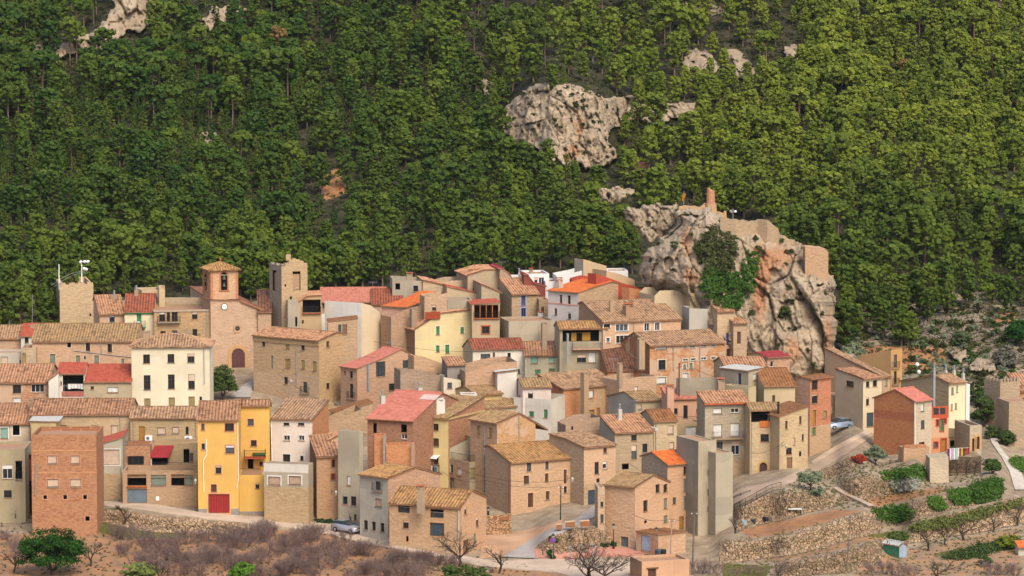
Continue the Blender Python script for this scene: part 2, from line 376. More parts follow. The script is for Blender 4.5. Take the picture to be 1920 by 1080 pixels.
def mobj(name, me, parent=None, loc=(0, 0, 0)):
    o = bpy.data.objects.new(name, me); COL.objects.link(o); o.location = loc
    if parent: o.parent = parent
    return o
# ---------------------------------------------------------------- house builder
DARK = plain('interior_shade', '1d1a18', .95, .6)  # shade of unlit rooms painted as a near-black colour
IRON = plain('dark_iron', '2a2a2c', .6, .7)
GREYM = plain('galvanised_metal', 'a4a6a6', .45, .7, .3)
WHITE = plain('white_paint', 'eceae4', .6, .85)
TERRA = plain('terracotta', 'b8643c', .8)
GLASS = glass()
LEAF = dict(n='3f8a58', t='8db5a5', b='5e4034', m='6a6c6c', y='a87a35', R='9b2f2e', G='6d7f8c', l='a9b4c8', v='4a4c9a', x='8a6650', d='46525a',
            i='7f8a7c', e='a08c5c', k2='7b7468')
BLIND = dict(r='dcc0a8', w='e9e6e0', p='c8a890', f='bba27a')
FRAMEC = dict(g='4a4038', c='e0dcd2', k='333333')
def inter(o, n, f, x, y):
    """ray through the picture point meets the vertical plane (o, n)"""
    if f != 'Z': x, y = fr(f, x, y)
    d = Vector(dirn(x, y)); C = Vector((0, 0, CAMZ))
    t = (Vector(o)-C).dot(n)/d.dot(n)
    return C+d*t
class Face:
    def __init__(s, o, d, n, ln): s.o = Vector(o); s.d = Vector(d); s.n = Vector(n); s.ln = ln; s.holes = []
    def uz(s, f, x, y):
        p = inter(s.o, s.n, f, x, y); return (p-s.o).dot(s.d), p.z
    def at(s, u, z, out=0): 
        p = s.o+s.d*u+s.n*out; return Vector((p.x, p.y, z))
def wallmesh(mb, fc, z0, top, bands, uo):
    """wall with true window holes; top(u) gives its height"""
    us = {0.0, fc.ln}; zs = {z0, top(0)}
    for a in getattr(top, 'cuts', []):
        if 0 < a < fc.ln: us.add(a)
    for h in fc.holes: us |= {h[0], h[1]}; zs |= {h[2], h[3]}
    for zb, m in bands[1:]: zs.add(zb)
    us = sorted(us); 
    tm = max(top(u) for u in us); zs = sorted(z for z in zs if z0 <= z < tm)+[tm+.01]
    for i in range(len(us)-1):
        a, b = us[i], us[i+1]
        if b-a < 1e-4: continue
        ta, tb = top(a+1e-5), top(b-1e-5)
        for j in range(len(zs)-1):
            lo, hi = zs[j], zs[j+1]
            uc, zc = (a+b)/2, (lo+hi)/2
            if any(h[0]-1e-5 < uc < h[1]+1e-5 and h[2]-1e-5 < zc < h[3]+1e-5 for h in fc.holes): continue
            q = [(a, min(lo, ta)), (b, min(lo, tb)), (b, min(hi, tb)), (a, min(hi, ta))]
            if q[2][1]-q[1][1] < 1e-4 and q[3][1]-q[0][1] < 1e-4: continue
            m = bands[0][1]
            for zb, mm in bands[1:]:
                if zc < zb: m = mm
            mb.face([fc.at(u, z) for u, z in q], m, [(u+uo, z) for u, z in q])
    for h in fc.holes:                    # reveals
        u0, u1, a, b, dp = h[:5]
        m = bands[0][1]
        for zb, mm in bands[1:]:
            if (a+b)/2 < zb: m = mm
        for (p, q) in (((u0, a), (u1, a)), ((u1, a), (u1, b)), ((u1, b), (u0, b)), ((u0, b), (u0, a))):
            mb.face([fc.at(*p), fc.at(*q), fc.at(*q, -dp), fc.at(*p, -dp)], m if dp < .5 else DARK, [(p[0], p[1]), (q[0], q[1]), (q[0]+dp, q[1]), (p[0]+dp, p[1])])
def fbox(mb, fc, u0, u1, z0, z1, o0, o1, m):
    mb.box(fc.at(u0, z0, o1), fc.d*(u1-u0), -fc.n*(o1-o0), (0, 0, z1-z0), m)
def window(root, fc, st, u0, u1, z0, z1, trim, plus):
    w, h = u1-u0, z1-z0; dp = .16
    mb = MB(); fcol = plain('frame_'+st, {'g': '4d3a2c', 'c': 'e6e2da', 'k': '3a3a3a', 'u': '6d6fae', 'o': '6b4a30'}.get(st, '7a6650'), .6)
    isdoor = h > 1.75*w and h > 1.7 and st in LEAF
    nm = 'door' if isdoor or st in ('R', 'G', 'l', 'd') and w > 1.6 else 'window'
    if nm == 'door' and w > 1.8: nm = 'garage_door'
    if trim:
        tm = plain('surround_'+trim, trim, .8); t = .13
        for a in ((u0-t, u0, z0-t, z1+t), (u1, u1+t, z0-t, z1+t), (u0, u1, z1, z1+t), (u0, u1, z0-t, z0)): fbox(mb, fc, *a, 0.0, .03, tm)
    if st != 'o':
        t = min(.07, w*.12)
        for a in ((u0, u0+t, z0, z1), (u1-t, u1, z0, z1), (u0+t, u1-t, z1-t, z1), (u0+t, u1-t, z0, z0+t)): fbox(mb, fc, *a, -dp, -dp+.05, fcol)
        if st in ('g', 'c', 'u', 'k'):
            k = max(1, round(w/.62)-1) if w > .75 else 0
            for i in range(k):
                um = u0+w*(i+1)/(k+1); fbox(mb, fc, um-.03, um+.03, z0+t, z1-t, -dp, -dp+.05, fcol)
            if h > 1.9 or (st == 'g' and h > 1.0 and random.random() < .4): fbox(mb, fc, u0+t, u1-t, z0+h*.62, z0+h*.62+.05, -dp, -dp+.045, fcol)
    else:
        fbox(mb, fc, u0-.02, u1+.02, z1, z1+.1, .0, .03, plain('old_lintel', '8d6c50', .9))
    W = mb.build(nm, root)
    pb = MB()
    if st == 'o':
        pb.face([fc.at(u0, z0, -.88), fc.at(u1, z0, -.88), fc.at(u1, z1, -.88), fc.at(u0, z1, -.88)], DARK)  # near-black sheet stands in for the unlit room behind
        pb.build('dark_backing', W)
    elif st in ('g', 'c', 'u', 'k'):
        g = GLASS if random.random() < .7 else glass('window_glass_pale', '59636a', .2)
        fbox(pb, fc, u0+.02, u1-.02, z0+.02, z1-.02, -dp-.03, -dp+.01, g); pb.build('glass_pane', W)
        if st == 'k':
            kb = MB(); n = max(3, int(w/.16))
            for i in range(n+1): kb.tube(fc.at(u0+w*i/n, z0, .03), fc.at(u0+w*i/n, z1, .03), .015, .015, IRON, 4)
            kb.build('window_grille', W)
        if st in ('g', 'c') and random.random() < .3 and not plus:     # half lowered blind
            bb = MB(); bm = plain('blind_w', BLIND['w'], .7) if random.random() < .5 else plain('blind_r', BLIND['r'], .7)
            fbox(bb, fc, u0+.05, u1-.05, z1-h*random.uniform(.15, .45), z1-.03, -dp+.055, -dp+.08, bm); bb.build('roller_blind', W)
    elif st in BLIND:
        bm = plain('blind_'+st, BLIND[st], .7); n = max(3, int(h/.12))
        for i in range(n): fbox(pb, fc, u0+.05, u1-.05, z0+h*i/n+.005, z0+h*(i+1)/n-.012, -dp+.0, -dp+.035+.012*(i % 2), bm)
        pb.build('roller_blind', W)
    else:
        bm = plain('leaf_'+st, LEAF[st], .65)
        n = max(2, int(w/.22))
        for i in range(n): fbox(pb, fc, u0+.05+(w-.1)*i/n+.006, u0+.05+(w-.1)*(i+1)/n-.006, z0+.04, z1-.05, -dp, -dp+.03+.012*(i % 2), bm)
        pb.build('shutter' if nm == 'window' else 'door_leaf', W)
    if nm == 'window' and st != 'o' and not plus and w < 2.2:
        sb = MB(); fbox(sb, fc, u0-.08, u1+.08, z0-.07, z0, -.1, .09, plain('sill', 'b98d6c' if random.random() < .6 else '9a8f80', .85)); sb.build('window_sill', W)
    if plus: balcony(root, fc, u0-.45, u1+.45, z0-.08, .75 if plus == '+' else .25)
    return W
def railing_into(mb, a, b, h, m=IRON, step=.13, r=.012):
    a = Vector(a); b = Vector(b); L = (b-a).length; n = max(2, int(L/step)); up = Vector((0, 0, h))
    mb.tube(a+up, b+up, .025, .025, m, 4); mb.tube(a+up*.08, b+up*.08, .015, .015, m, 4)
    for i in range(n+1):
        p = a.lerp(b, i/n); mb.tube(p, p+up, r, r, m, 3, False)
def balcony(root, fc, u0, u1, z, dep, slab='a98f78', railm=None):
    mb = MB(); fbox(mb, fc, u0, u1, z-.12, z, 0.0, dep, plain('balcony_slab', slab, .85)); bo = mb.build('balcony', root)
    rb = MB(); m = railm or IRON
    railing_into(rb, fc.at(u0+.03, z, dep-.03), fc.at(u1-.03, z, dep-.03), .95, m)
    railing_into(rb, fc.at(u0+.03, z, .02), fc.at(u0+.03, z, dep-.03), .95, m); railing_into(rb, fc.at(u1-.03, z, .02), fc.at(u1-.03, z, dep-.03), .95, m)
    rb.build('balcony_railing', bo)
    return bo
def roofplane(mb, o, b, lb, a, la, z0, z1, m, amp=.05, thick=.11, lo=None, hi=None, edge=None):
    """corrugated slab: o = corner, b = unit along the eave, a = unit up the slope (horizontal), heights z0->z1; lo(u), hi(u) clip for hips"""
    per = .42; n = max(4, int(round(lb/per))*4); sl = math.hypot(la, z1-z0); rows = max(2, min(9, int(sl/.9)))
    o = Vector(o); b = Vector(b); a = Vector(a); V = []; UV = []; uo = .42*int((o.x*3.7+o.y*1.3) % 50)
    sd_ = random.random()*50
    for i in range(n+1):
        u = lb*i/n; l0 = lo(u) if lo else 0.0; l1 = hi(u) if hi else 1.0
        w = amp*(cos(2*pi*i/4)*.5+.5)
        for j in range(rows+1):
            v = l0+(l1-l0)*j/rows
            sag = (mn.noise(Vector((u*.35+sd_, v*la*.35, sd_)))*.07)
            jit = random.uniform(-.012, .012) if amp > .02 else 0
            p = o+b*u+a*(la*v); V.append((p.x, p.y, z0+(z1-z0)*v+w+thick+(sag if 0 < j else sag*.4)+jit)); UV.append((i/4*per+uo+.21*0, v*sl+uo))
    F = []
    for i in range(n):
        for j in range(rows):
            k = i*(rows+1)+j; F.append((k, k+rows+1, k+rows+2, k+1))
    mb.quadm(V, F, m, UV)
    if lo is None and hi is None:            # under side and edges
        e = edge or m
        p = [o, o+b*lb, o+b*lb+a*la, o+a*la]; z = [z0, z0, z1, z1]
        q0 = [Vector((p[i].x, p[i].y, z[i]+.0)) for i in range(4)]; q1 = [Vector((p[i].x, p[i].y, z[i]+thick+.01)) for i in range(4)]
        mb.face(q0[::-1], e, [(0, 0), (lb, 0), (lb, sl), (0, sl)])
        for i in range(4): mb.face([q0[i], q0[(i+1) % 4], q1[(i+1) % 4], q1[i]], e, [(0, 0), (.9, 0), (.9, .1), (0, .1)])
class House: pass
ROOFS = dict(
 old=lambda: tiles('967056', 'bf9874', .25), moss=lambda: tiles('947250', 'b8946a', .6), brown=lambda: tiles('8c5e46', 'b98a68', .1), warm=lambda: tiles('a3704e', 'c99672', .2),
 lich=lambda: tiles('9a7048', 'c2925e', .5), dark=lambda: tiles('5a4234', '8a5c48', .05), redb=lambda: tiles('8f4a36', 'a95f45', .1), pink=lambda: tiles('b26a58', 'c07c66', .02, name='painted_tiles'),
 orange=lambda: tiles('c8622f', 'd6743a', .0, name='new_tiles'), salmon=lambda: tiles('bf7060', 'c87c6a', 0, name='painted_tiles'), red=lambda: tiles('a34c3a', 'b15a45', 0, name='red_sheet'),
 crim=lambda: tiles('8e3038', '9c3c40', 0, name='red_sheet'), grey=lambda: plain('grey_sheet_roof', 'b5b3ae', .6), rust=lambda: tiles('96603a', 'a06c42', .1))
AMP = dict(salmon=.015, red=.03, crim=.02, orange=.035, pink=.035, rust=.015)
def H(name, label, f, xs, ye, yb, phi=8, wall=None, wallL=None, roof='t', rf=.5, pitch=17, rm='old', L=None, W=None, wins=(), trim=None,
      bands=(), prof=None, root=None, dD=0.0, ov=.32, trimL=None, parapet=.5, group=None, depth_floor=4.5, cat='house', ridge=True, cornice=None, D0=None, rh=None):
    xA, xB, xC = (fr(f, x) for x in xs); yeF = fr(f, 0, ye)[1]
    D = (float(Dg(xB, yb)) if D0 is None else D0)+dD; ph = R(phi)
    B = P(xB, yb, D); ze = P(xB, yeF, D).z; zg = B.z
    ru = Vector((cos(ph), sin(ph), 0)); lu = Vector((-sin(ph), cos(ph), 0))
    def solve(u, x):                       # distance from B along u to reach picture column x
        k = (x-960)/FPX
        # (B.x+s*ux) = k*((B.y+s*uy)*CP-(ze-CAMZ)*SP)
        return (k*(B.y*CP-(ze-CAMZ)*SP)-B.x)/(u.x-k*u.y*CP)
    if W is None: W = solve(ru, xC)
    if rh is not None:                     # depth of the roof from the height it shows
        if rf >= 1: rf = .55
        run = rh/FR[f][2]/(FPX/D*(tan(R(pitch))+(CAMZ-ze)/D)); L = run/rf
        if xB-xA > 2:
            L = solve(lu, xA); rf = min(1, max(.4, run/abs(L)))
    if L is None: L = solve(lu, xA) if xB-xA > 2 else 7.0
    W = abs(W); L = abs(L)
    h = House(); h.B = B; h.ze = ze; h.W = W; h.L = L; h.ru = ru; h.lu = lu; h.zg = zg
    nR = Vector((sin(ph), -cos(ph), 0)); nL = Vector((-cos(ph), -sin(ph), 0))
    O = Vector((B.x, B.y, 0))
    h.R = Face(O, ru, nR, W); h.Lf = Face(O, lu, nL, L)
    own = root is None
    if own:
        root = empty(name, (O+ru*W/2+lu*L/2).to_tuple()[:2]+(zg,), label, cat, group)
    h.root = root
    wall = wall or plaster('c9a27e', .6)
    z0 = zg-depth_floor
    # roof profile
    pa = None; axis = 't'
    T = tan(R(pitch))
    if prof is not None:
        axis = roof[0]; fc = h.R if axis == 's' else h.Lf
        pa = sorted((fc.uz(f, prof[i], prof[i+1]) for i in range(0, len(prof), 2)))
        ln = W if axis == 's' else L
        if pa[0][0] > .3: pa = [(0, pa[0][1])]+pa
        pa[0] = (0.0, pa[0][1])
        if pa[-1][0] < ln-.3: pa.append((ln, pa[-1][1]))
        pa[-1] = (ln, pa[-1][1]) if abs(pa[-1][0]-ln) < 1.5 else pa[-1]
    elif roof in ('t', 's'):
        axis = roof; ln = L if roof == 't' else W
        if rf <= 0: pa = [(0, ze), (ln, ze-ln*T)]
        elif rf >= 1: pa = [(0, ze), (ln, ze+ln*T)]
        else: pa = [(0, ze), (ln*rf, ze+ln*rf*T), (ln, ze+ln*rf*T-ln*(1-rf)*T)]
    else: pa = [(0, ze), (L, ze)]
    def pf(a): return float(np.interp(a, [q[0] for q in pa], [q[1] for q in pa]))
    cuts = [q[0] for q in pa]
    def topR(u): return pf(u) if axis == 's' else pf(0)
    def topL(u): return pf(u) if axis == 't' else pf(0)
    def topK(u): return pf(u) if axis == 's' else pf(L)
    def topS(u): return pf(u) if axis == 't' else pf(W)
    for fn, ax in ((topR, 's'), (topL, 't'), (topK, 's'), (topS, 't')): fn.cuts = cuts if axis == ax else []
    h.pf = pf
    # windows
    wl = []
    for fcn, ff, st in wins:
        fc = h.R if fcn == 'R' else h.Lf
        for e in st.split(';'):
            e = e.split()
            if len(e) < 5: continue
            s0 = e[0]; plus = ''
            if s0[-1] in '+-': plus = s0[-1]; s0 = s0[:-1]
            x0, y0, x1, y1 = map(float, e[1:5])
            ym = (y0+y1)/2; xm = (x0+x1)/2
            ua = fc.uz(ff, x0, ym)[0]; ub = fc.uz(ff, x1, ym)[0]; za = fc.uz(ff, xm, y1)[1]; zb = fc.uz(ff, xm, y0)[1]
            ua, ub = sorted((ua, ub)); ua = max(ua, .12); ub = min(ub, fc.ln-.12)
            if ub-ua < .2 or zb-za < .2: continue
            zb = min(zb, (topR if fcn == 'R' else topL)((ua+ub)/2)-.12)
            if zb-za < .2 or any(not (ub < q[0] or ua > q[1] or zb < q[2] or za > q[3]) for q in fc.holes): continue
            if s0 == 'a':                      # arched door: hole plus arch filler
                fc.holes.append((ua, ub, za, zb, .3))
            else: fc.holes.append((ua, ub, za, zb, .9 if s0 == 'o' else .2))
            wl.append((fc, s0, ua, ub, za, zb, (trim if fcn == 'R' else (trimL or trim)), plus))
    bR = [(1e9, wall)]+[(h.R.uz(bf, 0 if False else x, y)[1], m) for fcn, bf, x, y, m in bands if 'R' in fcn]
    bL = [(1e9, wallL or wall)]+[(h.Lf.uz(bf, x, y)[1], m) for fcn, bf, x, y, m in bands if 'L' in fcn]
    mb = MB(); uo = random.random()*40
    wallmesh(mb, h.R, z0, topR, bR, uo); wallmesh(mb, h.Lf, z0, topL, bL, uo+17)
    K = Face(O+lu*L, ru, -nR, W); S = Face(O+ru*W, lu, -nL, L)
    wallmesh(mb, K, z0, topK, [(1e9, wall)], uo+5); wallmesh(mb, S, z0, topS, [(1e9, wall)], uo+9)
    h.S = S
    flat = roof == 'flat'
    if flat:                                # deck below the parapet with thick parapet walls
        c = plain('roof_deck', 'b08a6c', .9)
        zt = min(q[1] for q in pa)-parapet; q = [O, O+ru*W, O+ru*W+lu*L, O+lu*L]
        mb.face([Vector((p.x, p.y, zt)) for p in q], c, [(0, 0), (W, 0), (W, L), (0, L)])
        t = .25; zt2 = max(q_[1] for q_ in pa)
        if prof is None:
            I = [O+ru*t+lu*t, O+ru*(W-t)+lu*t, O+ru*(W-t)+lu*(L-t), O+ru*t+lu*(L-t)]
            for i in range(4):
                j = (i+1) % 4
                mb.face([Vector((q[i].x, q[i].y, ze)), Vector((q[j].x, q[j].y, ze)), Vector((I[j].x, I[j].y, ze)), Vector((I[i].x, I[i].y, ze))], wall, [(0, 0), (1, 0), (1, t), (0, t)])
                mb.face([Vector((I[i].x, I[i].y, ze)), Vector((I[j].x, I[j].y, ze)), Vector((I[j].x, I[j].y, zt)), Vector((I[i].x, I[i].y, zt))], wall, [(0, 0), (1, 0), (1, t), (0, t)])
        else:
            fcc = h.R if axis == 's' else h.Lf; bb = lu if axis == 's' else ru; lb = L if axis == 's' else W
            for i in range(len(pa)-1):
                (a0, za), (a1, zb) = pa[i], pa[i+1]
                p0 = fcc.o+fcc.d*a0; p1 = fcc.o+fcc.d*a1
                mb.face([Vector((p0.x, p0.y, za-.01)), Vector((p1.x, p1.y, zb-.01)), Vector((*(p1+bb*lb).to_tuple()[:2], zb-.01)), Vector((*(p0+bb*lb).to_tuple()[:2], za-.01))], c, [(0, 0), (a1-a0, 0), (a1-a0, lb), (0, lb)])
    mb.build('wall', root)
    if cornice:
        cb = MB(); cm = plain('cornice_'+cornice, cornice, .8)
        for F_ in (h.R, h.Lf): fbox(cb, F_, -.08, F_.ln+.08, ze-.28, ze-.05, 0.002, .12, cm)
        cb.build('cornice', root)
    if not flat and rm:
        rmat = ROOFS[rm]() if isinstance(rm, str) else rm; amp = AMP.get(rm, .085) if isinstance(rm, str) else .0
        rb = MB(); edge = plain('roof_edge', 'a5795a', .9)
        if roof == 'h':                      # hipped
            hw = min(L, W)/2; rise = hw*T; Le = L+2*ov; We = W+2*ov; k = (hw+ov)
            z_ = ze-ov*T
            def clipf(ln):
                return lambda u: min(1.0, max(.02, min(u, ln-u)/k))
            roofplane(rb, O-ru*ov-lu*ov, ru, We, lu, k, z_, ze+rise, rmat, amp, hi=clipf(We))
            roofplane(rb, O-ru*ov-lu*ov, lu, Le, ru, k, z_, ze+rise, rmat, amp, hi=clipf(Le))
            roofplane(rb, O+ru*(W+ov)-lu*ov, lu, Le, -ru, k, z_, ze+rise, rmat, amp, hi=clipf(Le))
            roofplane(rb, O-ru*ov+lu*(L+ov), ru, We, -lu, k, z_, ze+rise, rmat, amp, hi=clipf(We))
            q = [O-ru*ov-lu*ov, O+ru*(W+ov)-lu*ov, O+ru*(W+ov)+lu*(L+ov), O-ru*ov+lu*(L+ov)]
            rb.face([Vector((p.x, p.y, z_+.02)) for p in q[::-1]], edge); 
            for i in range(4):
                p0, p1 = q[i], q[(i+1) % 4]; rb.face([Vector((p0.x, p0.y, z_+.02)), Vector((p1.x, p1.y, z_+.02)), Vector((p1.x, p1.y, z_+.12)), Vector((p0.x, p0.y, z_+.12))], rmat, [(0, 0), (2, 0), (2, .1), (0, .1)])
        else:
            A_ = lu if axis == 't' else ru; B_ = ru if axis == 't' else lu; lb = W if axis == 't' else L
            rk = .12
            for i in range(len(pa)-1):
                (a0, za), (a1, zb) = pa[i], pa[i+1]
                if a1-a0 < .1: continue
                sl = (zb-za)/(a1-a0)
                if abs(sl) > 3: continue
                e0 = ov if i == 0 and sl >= -.02 else (.1 if i == 0 else 0); e1 = ov if i == len(pa)-2 and sl < 0.02 else (.1 if i == len(pa)-2 else 0)
                o = O+A_*(a0-e0)-B_*rk
                roofplane(rb, o, B_, lb+2*rk, A_, a1-a0+e0+e1, za-e0*sl+.015, zb+e1*sl+.015, rmat, amp, edge=edge)
                if ridge and i < len(pa)-2 and pa[i+2][1] < zb:
                    p0 = O+A_*a1-B_*rk; p1 = p0+B_*(lb+2*rk); rb.tube(Vector((p0.x, p0.y, zb+.09)), Vector((p1.x, p1.y, zb+.09)), .14, .14, rmat, 6)
        rb.build('roof', root)
    for w in wl:
        if w[1] == 'a': arch(root, *w[:6], 'arch')
        else: window(root, *w)
    return h
def arch(root, fc, st, u0, u1, z0, z1, kind, leaf='5a3f3a', trimc='c9a06a', wallm=None):
    """arched opening: filler above the springing line, door leaf behind, voussoirs proud of the wall"""
    w = u1-u0; r = w/2; uc = (u0+u1)/2; zc = z1-r; n = 12
    ob = MB(); tm = plain('arch_stone', trimc, .9); wm = wallm or tm
    for k in range(n):
        a0 = pi*k/n; a1 = pi*(k+1)/n
        p = [(uc-r*cos(a0), zc+r*sin(a0)), (uc-r*cos(a1), zc+r*sin(a1))]; q = [(uc-(r+.28)*cos(a1), zc+(r+.28)*sin(a1)), (uc-(r+.28)*cos(a0), zc+(r+.28)*sin(a0))]
        ob.face([fc.at(*p[0], .03), fc.at(*p[1], .03), fc.at(*q[0], .03), fc.at(*q[1], .03)], tm)
        ob.face([fc.at(*p[0], .03), fc.at(*p[1], .03), fc.at(*p[1], -.25), fc.at(*p[0], -.25)], tm)
        top = [(p[1][0], z1), (p[0][0], z1)]
        ob.face([fc.at(*p[0], -.01), fc.at(*p[1], -.01), fc.at(*top[0], -.01), fc.at(*top[1], -.01)], wm)
    for s_ in (-1, 1):
        a, b = (u0-.28, u0) if s_ < 0 else (u1, u1+.28); fbox(ob, fc, a, b, z0, zc, 0, .03, tm)
    W = ob.build('arched_doorway', root)
    db = MB(); bm = plain('leaf_'+leaf, leaf, .6); m = max(4, int(w/.25))
    for i in range(m): fbox(db, fc, u0+w*i/m+.008, u0+w*(i+1)/m-.008, z0, z1, -.27, -.22+.02*(i % 2), bm)
    db.build('door_leaf', W)
def chimney(h, f, x, yt, yb_, w=.6, dd=3.0, cap='hat', m=None, name='chimney'):
    xF, y0 = fr(f, x, yt); y1 = fr(f, x, yb_)[1]; D = h.B.y+dd
    p = P(xF, y0, D); q = P(xF, y1, D); m = m or plaster('b9977a', .8)
    mb = MB(); hh = p.z-q.z+1.2; mb.bx(p.x, p.y, q.z-1.2, w, w, hh-.25, m, h.ru.angle(Vector((1, 0, 0)))); 
    if cap == 'hat':
        mb.bx(p.x, p.y, p.z-.25, w+.16, w+.16, .09, m); 
        for a in (-1, 1):
            for b in (-1, 1): mb.bx(p.x+a*w*.38, p.y+b*w*.38, p.z-.16, .1, .1, .16, m)
        mb.bx(p.x, p.y, p.z, w+.2, w+.2, .08, TERRA)
    elif cap == 'pipe':
        mb.tube((p.x, p.y, p.z-.3), (p.x, p.y, p.z+.3), .12, .12, GREYM, 8); mb.lathe((p.x, p.y, p.z+.3), [(.2, 0), (.2, .06), (.02, .18)], GREYM, 8)
    else: mb.bx(p.x, p.y, p.z-.25, w+.1, w+.1, .12, m)
    return mb.build(name, h.root)
def pipe(h, face, f, pl, r=.05, m=None, name='drain_pipe'):
    fc = h.R if face == 'R' else h.Lf; mb = MB(); q = [fc.uz(f, pl[i], pl[i+1]) for i in range(0, len(pl), 2)]
    for a, b in zip(q[:-1], q[1:]): mb.tube(fc.at(*a, .08), fc.at(*b, .08), r, r, m or GREYM, 6)
    return mb.build(name, h.root)
def acunit(h, face, f, x0, y0, x1, y1):
    fc = h.R if face == 'R' else h.Lf; a = fc.uz(f, x0, y1); b = fc.uz(f, x1, y0); mb = MB()
    u0, u1 = sorted((a[0], b[0])); fbox(mb, fc, u0, u1, a[1], b[1], .05, .4, WHITE)
    c = fc.at(u0+(u1-u0)*.4, (a[1]+b[1])/2, .405); n = fc.n; r = (b[1]-a[1])*.36
    mb.tube(c, c+n*.02, r, r, plain('fan_grille', '77787a', .6), 12); fbox(mb, fc, u0+.1, u0+.14, a[1]-.15, a[1], 0, .35, IRON); fbox(mb, fc, u1-.14, u1-.1, a[1]-.15, a[1], 0, .35, IRON)
    return mb.build('air_conditioner', h.root)
def laundry(h, face, f, x0, x1, y0, y1, cols, label, out=.5):
    fc = h.R if face == 'R' else h.Lf; u0, z = fc.uz(f, x0, y0); u1, _ = fc.uz(f, x1, y0); zb = fc.uz(f, x0, y1)[1]
    if u0 > u1: u0, u1 = u1, u0
    mid = fc.at((u0+u1)/2, z, out); root = empty('clothesline', mid, label, 'laundry', None)
    mb = MB(); mb.tube(fc.at(u0, z, out), fc.at(u1, z, out), .012, .012, WHITE, 4); mb.tube(fc.at(u0, z, 0), fc.at(u0, z, out), .015, .015, IRON, 4); mb.tube(fc.at(u1, z, 0), fc.at(u1, z, out), .015, .015, IRON, 4); mb.build('line', root)
    n = len(cols); w = (u1-u0)/n
    for i, c in enumerate(cols):
        if not c: continue
        g = MB(); m = plain('cloth_'+c, c, .9); hh = (z-zb)*random.uniform(.7, 1.05); k = 5
        V = []
        for j in range(k+1):
            for q in range(4): p = fc.at(u0+w*(i+.05+.9*j/k), z-hh*q/3, out+.035*sin(j*2.1+q)); V.append(p)
        Fq = [(j*4+q, (j+1)*4+q, (j+1)*4+q+1, j*4+q+1) for j in range(k) for q in range(3)]
        g.quadm(V, Fq, m, [(0, 0)]*len(V)); g.build('hanging_garment', root)
# ---------------------------------------------------------------- terrain
def soilmat():
    t = NT('ground_soil'); pos = t.pos(); a = t.n('ShaderNodeAttribute', attribute_name='soil'); sep = t.n('ShaderNodeSeparateColor'); t.l(a.outputs['Color'], sep.inputs[0])
    big = t.noise(pos, .05, 5, .65); mid = t.noise(pos, .5, 5, .7); fine = t.noise(pos, 3.0, 4, .7)
    scrub = t.mix(t.ramp(mid, .4, .65), hexc('2c3018', .6), hexc('57523a', .7)); scrub = t.mix(t.ramp(fine, .62, .72), scrub, hexc('8f7d66', .7))
    grey = t.mix(t.ramp(mid, .35, .65), hexc('94826c', .7), hexc('b5a48c', .75)); 
    orange = t.mix(t.ramp(mid, .35, .65), hexc('9c6844', .75), hexc('bd9066', .75)); orange = t.mix(t.ramp(fine, .55, .75), orange, hexc('77553b', .7))
    grass = t.mix(t.ramp(fine, .4, .6), hexc('58642c', .6), hexc('8a8244', .6))
    nz = t.math('SUBTRACT', mid, .5)
    def f(i): return t.ramp(t.math('ADD', sep.outputs[i], t.math('MULTIPLY', nz, .8)), .38, .62)
    c = t.mix(f(0), scrub, grey); c = t.mix(f(1), c, orange); c = t.mix(f(2), c, grass)
    c = t.mix(.35, c, t.mix(fine, (.0, .0, .0), (.6, .55, .5)), 'SOFT_LIGHT')
    t.col(c); t.bump(t.math('ADD', mid, t.math('MULTIPLY', fine, .5)), .8, .3); return t.m
# soil map in the same grid: r = pale stony earth, g = orange earth, b = grass
SOIL = np.zeros((len(gys), len(gxs), 3), np.float32)
def zone(ch, poly, v=1.0): SOIL[..., ch][polymask(poly)] = v
zone(0, [(-300, 560), (1500, 560), (1640, 700), (2200, 720), (2200, 1310), (-300, 1310)])
zone(0, pts('Q', '-50 500 700 540 1900 300 1900 1200 -50 1200'), .5)
zone(0, pts('O', '1040 650 1150 650 1130 760 1040 750')); zone(1, pts('O', '1040 650 1150 650 1130 760 1040 750'))
zone(1, pts('P', '1790 1000 1900 940 1960 1080 1830 1130')); zone(0, pts('P', '1120 740 1220 740 1230 830 1120 830'))
zone(0, [(1360, 90), (1385, 92), (1420, 130), (1405, 150), (1380, 140)]); zone(0, [(1480, 85), (1495, 82), (1500, 115), (1475, 118)]); zone(0, pts('P', '3840 0 3960 0 4100 60 4000 90 3880 50'))
zone(0, [(1790, 0), (1900, 0), (1900, 18), (1800, 40)])
zone(1, pts('Q', '250 830 700 830 1050 850 1050 950 900 1050 600 1060 200 1000'), .8); zone(1, pts('Q', '1500 520 1700 520 1700 600 1500 640'))
zone(1, pts('Q', '1350 330 1440 330 1440 400 1350 390')); 
zone(1, [(190, 965), (640, 1000), (1060, 1075), (1060, 1310), (-300, 1310), (-300, 985), (60, 1000)], .55); 
zone(1, pts('M', '60 520 370 460 720 385 930 400 640 490 330 565 150 585'), .62); zone(1, pts('M', '780 330 1400 240 1430 290 1150 350 940 400 900 350'), .62)
zone(1, pts('M', '150 720 780 595 1000 530 1200 540 1160 610 900 610 640 690 330 735'), .55); zone(1, pts('M', '900 700 1900 500 1920 830 800 830'), .5)
zone(2, pts('M', '-20 740 300 760 260 830 -20 830')); zone(2, pts('M', '1300 690 1900 560 1900 600 1400 700')); zone(2, pts('M', '900 560 1100 530 1150 560 950 575'))
zone(2, [(150, 960), (230, 950), (260, 985), (330, 1000), (420, 1010), (250, 1010), (190, 1000)]); zone(0, [(0, 985), (60, 985), (170, 1080), (0, 1080)])
for i in range(3): SOIL[..., i] = blur(SOIL[..., i], 3)
sub = 2
xi = np.arange(0, len(gxs), sub); yi = np.arange(0, len(gys), sub)
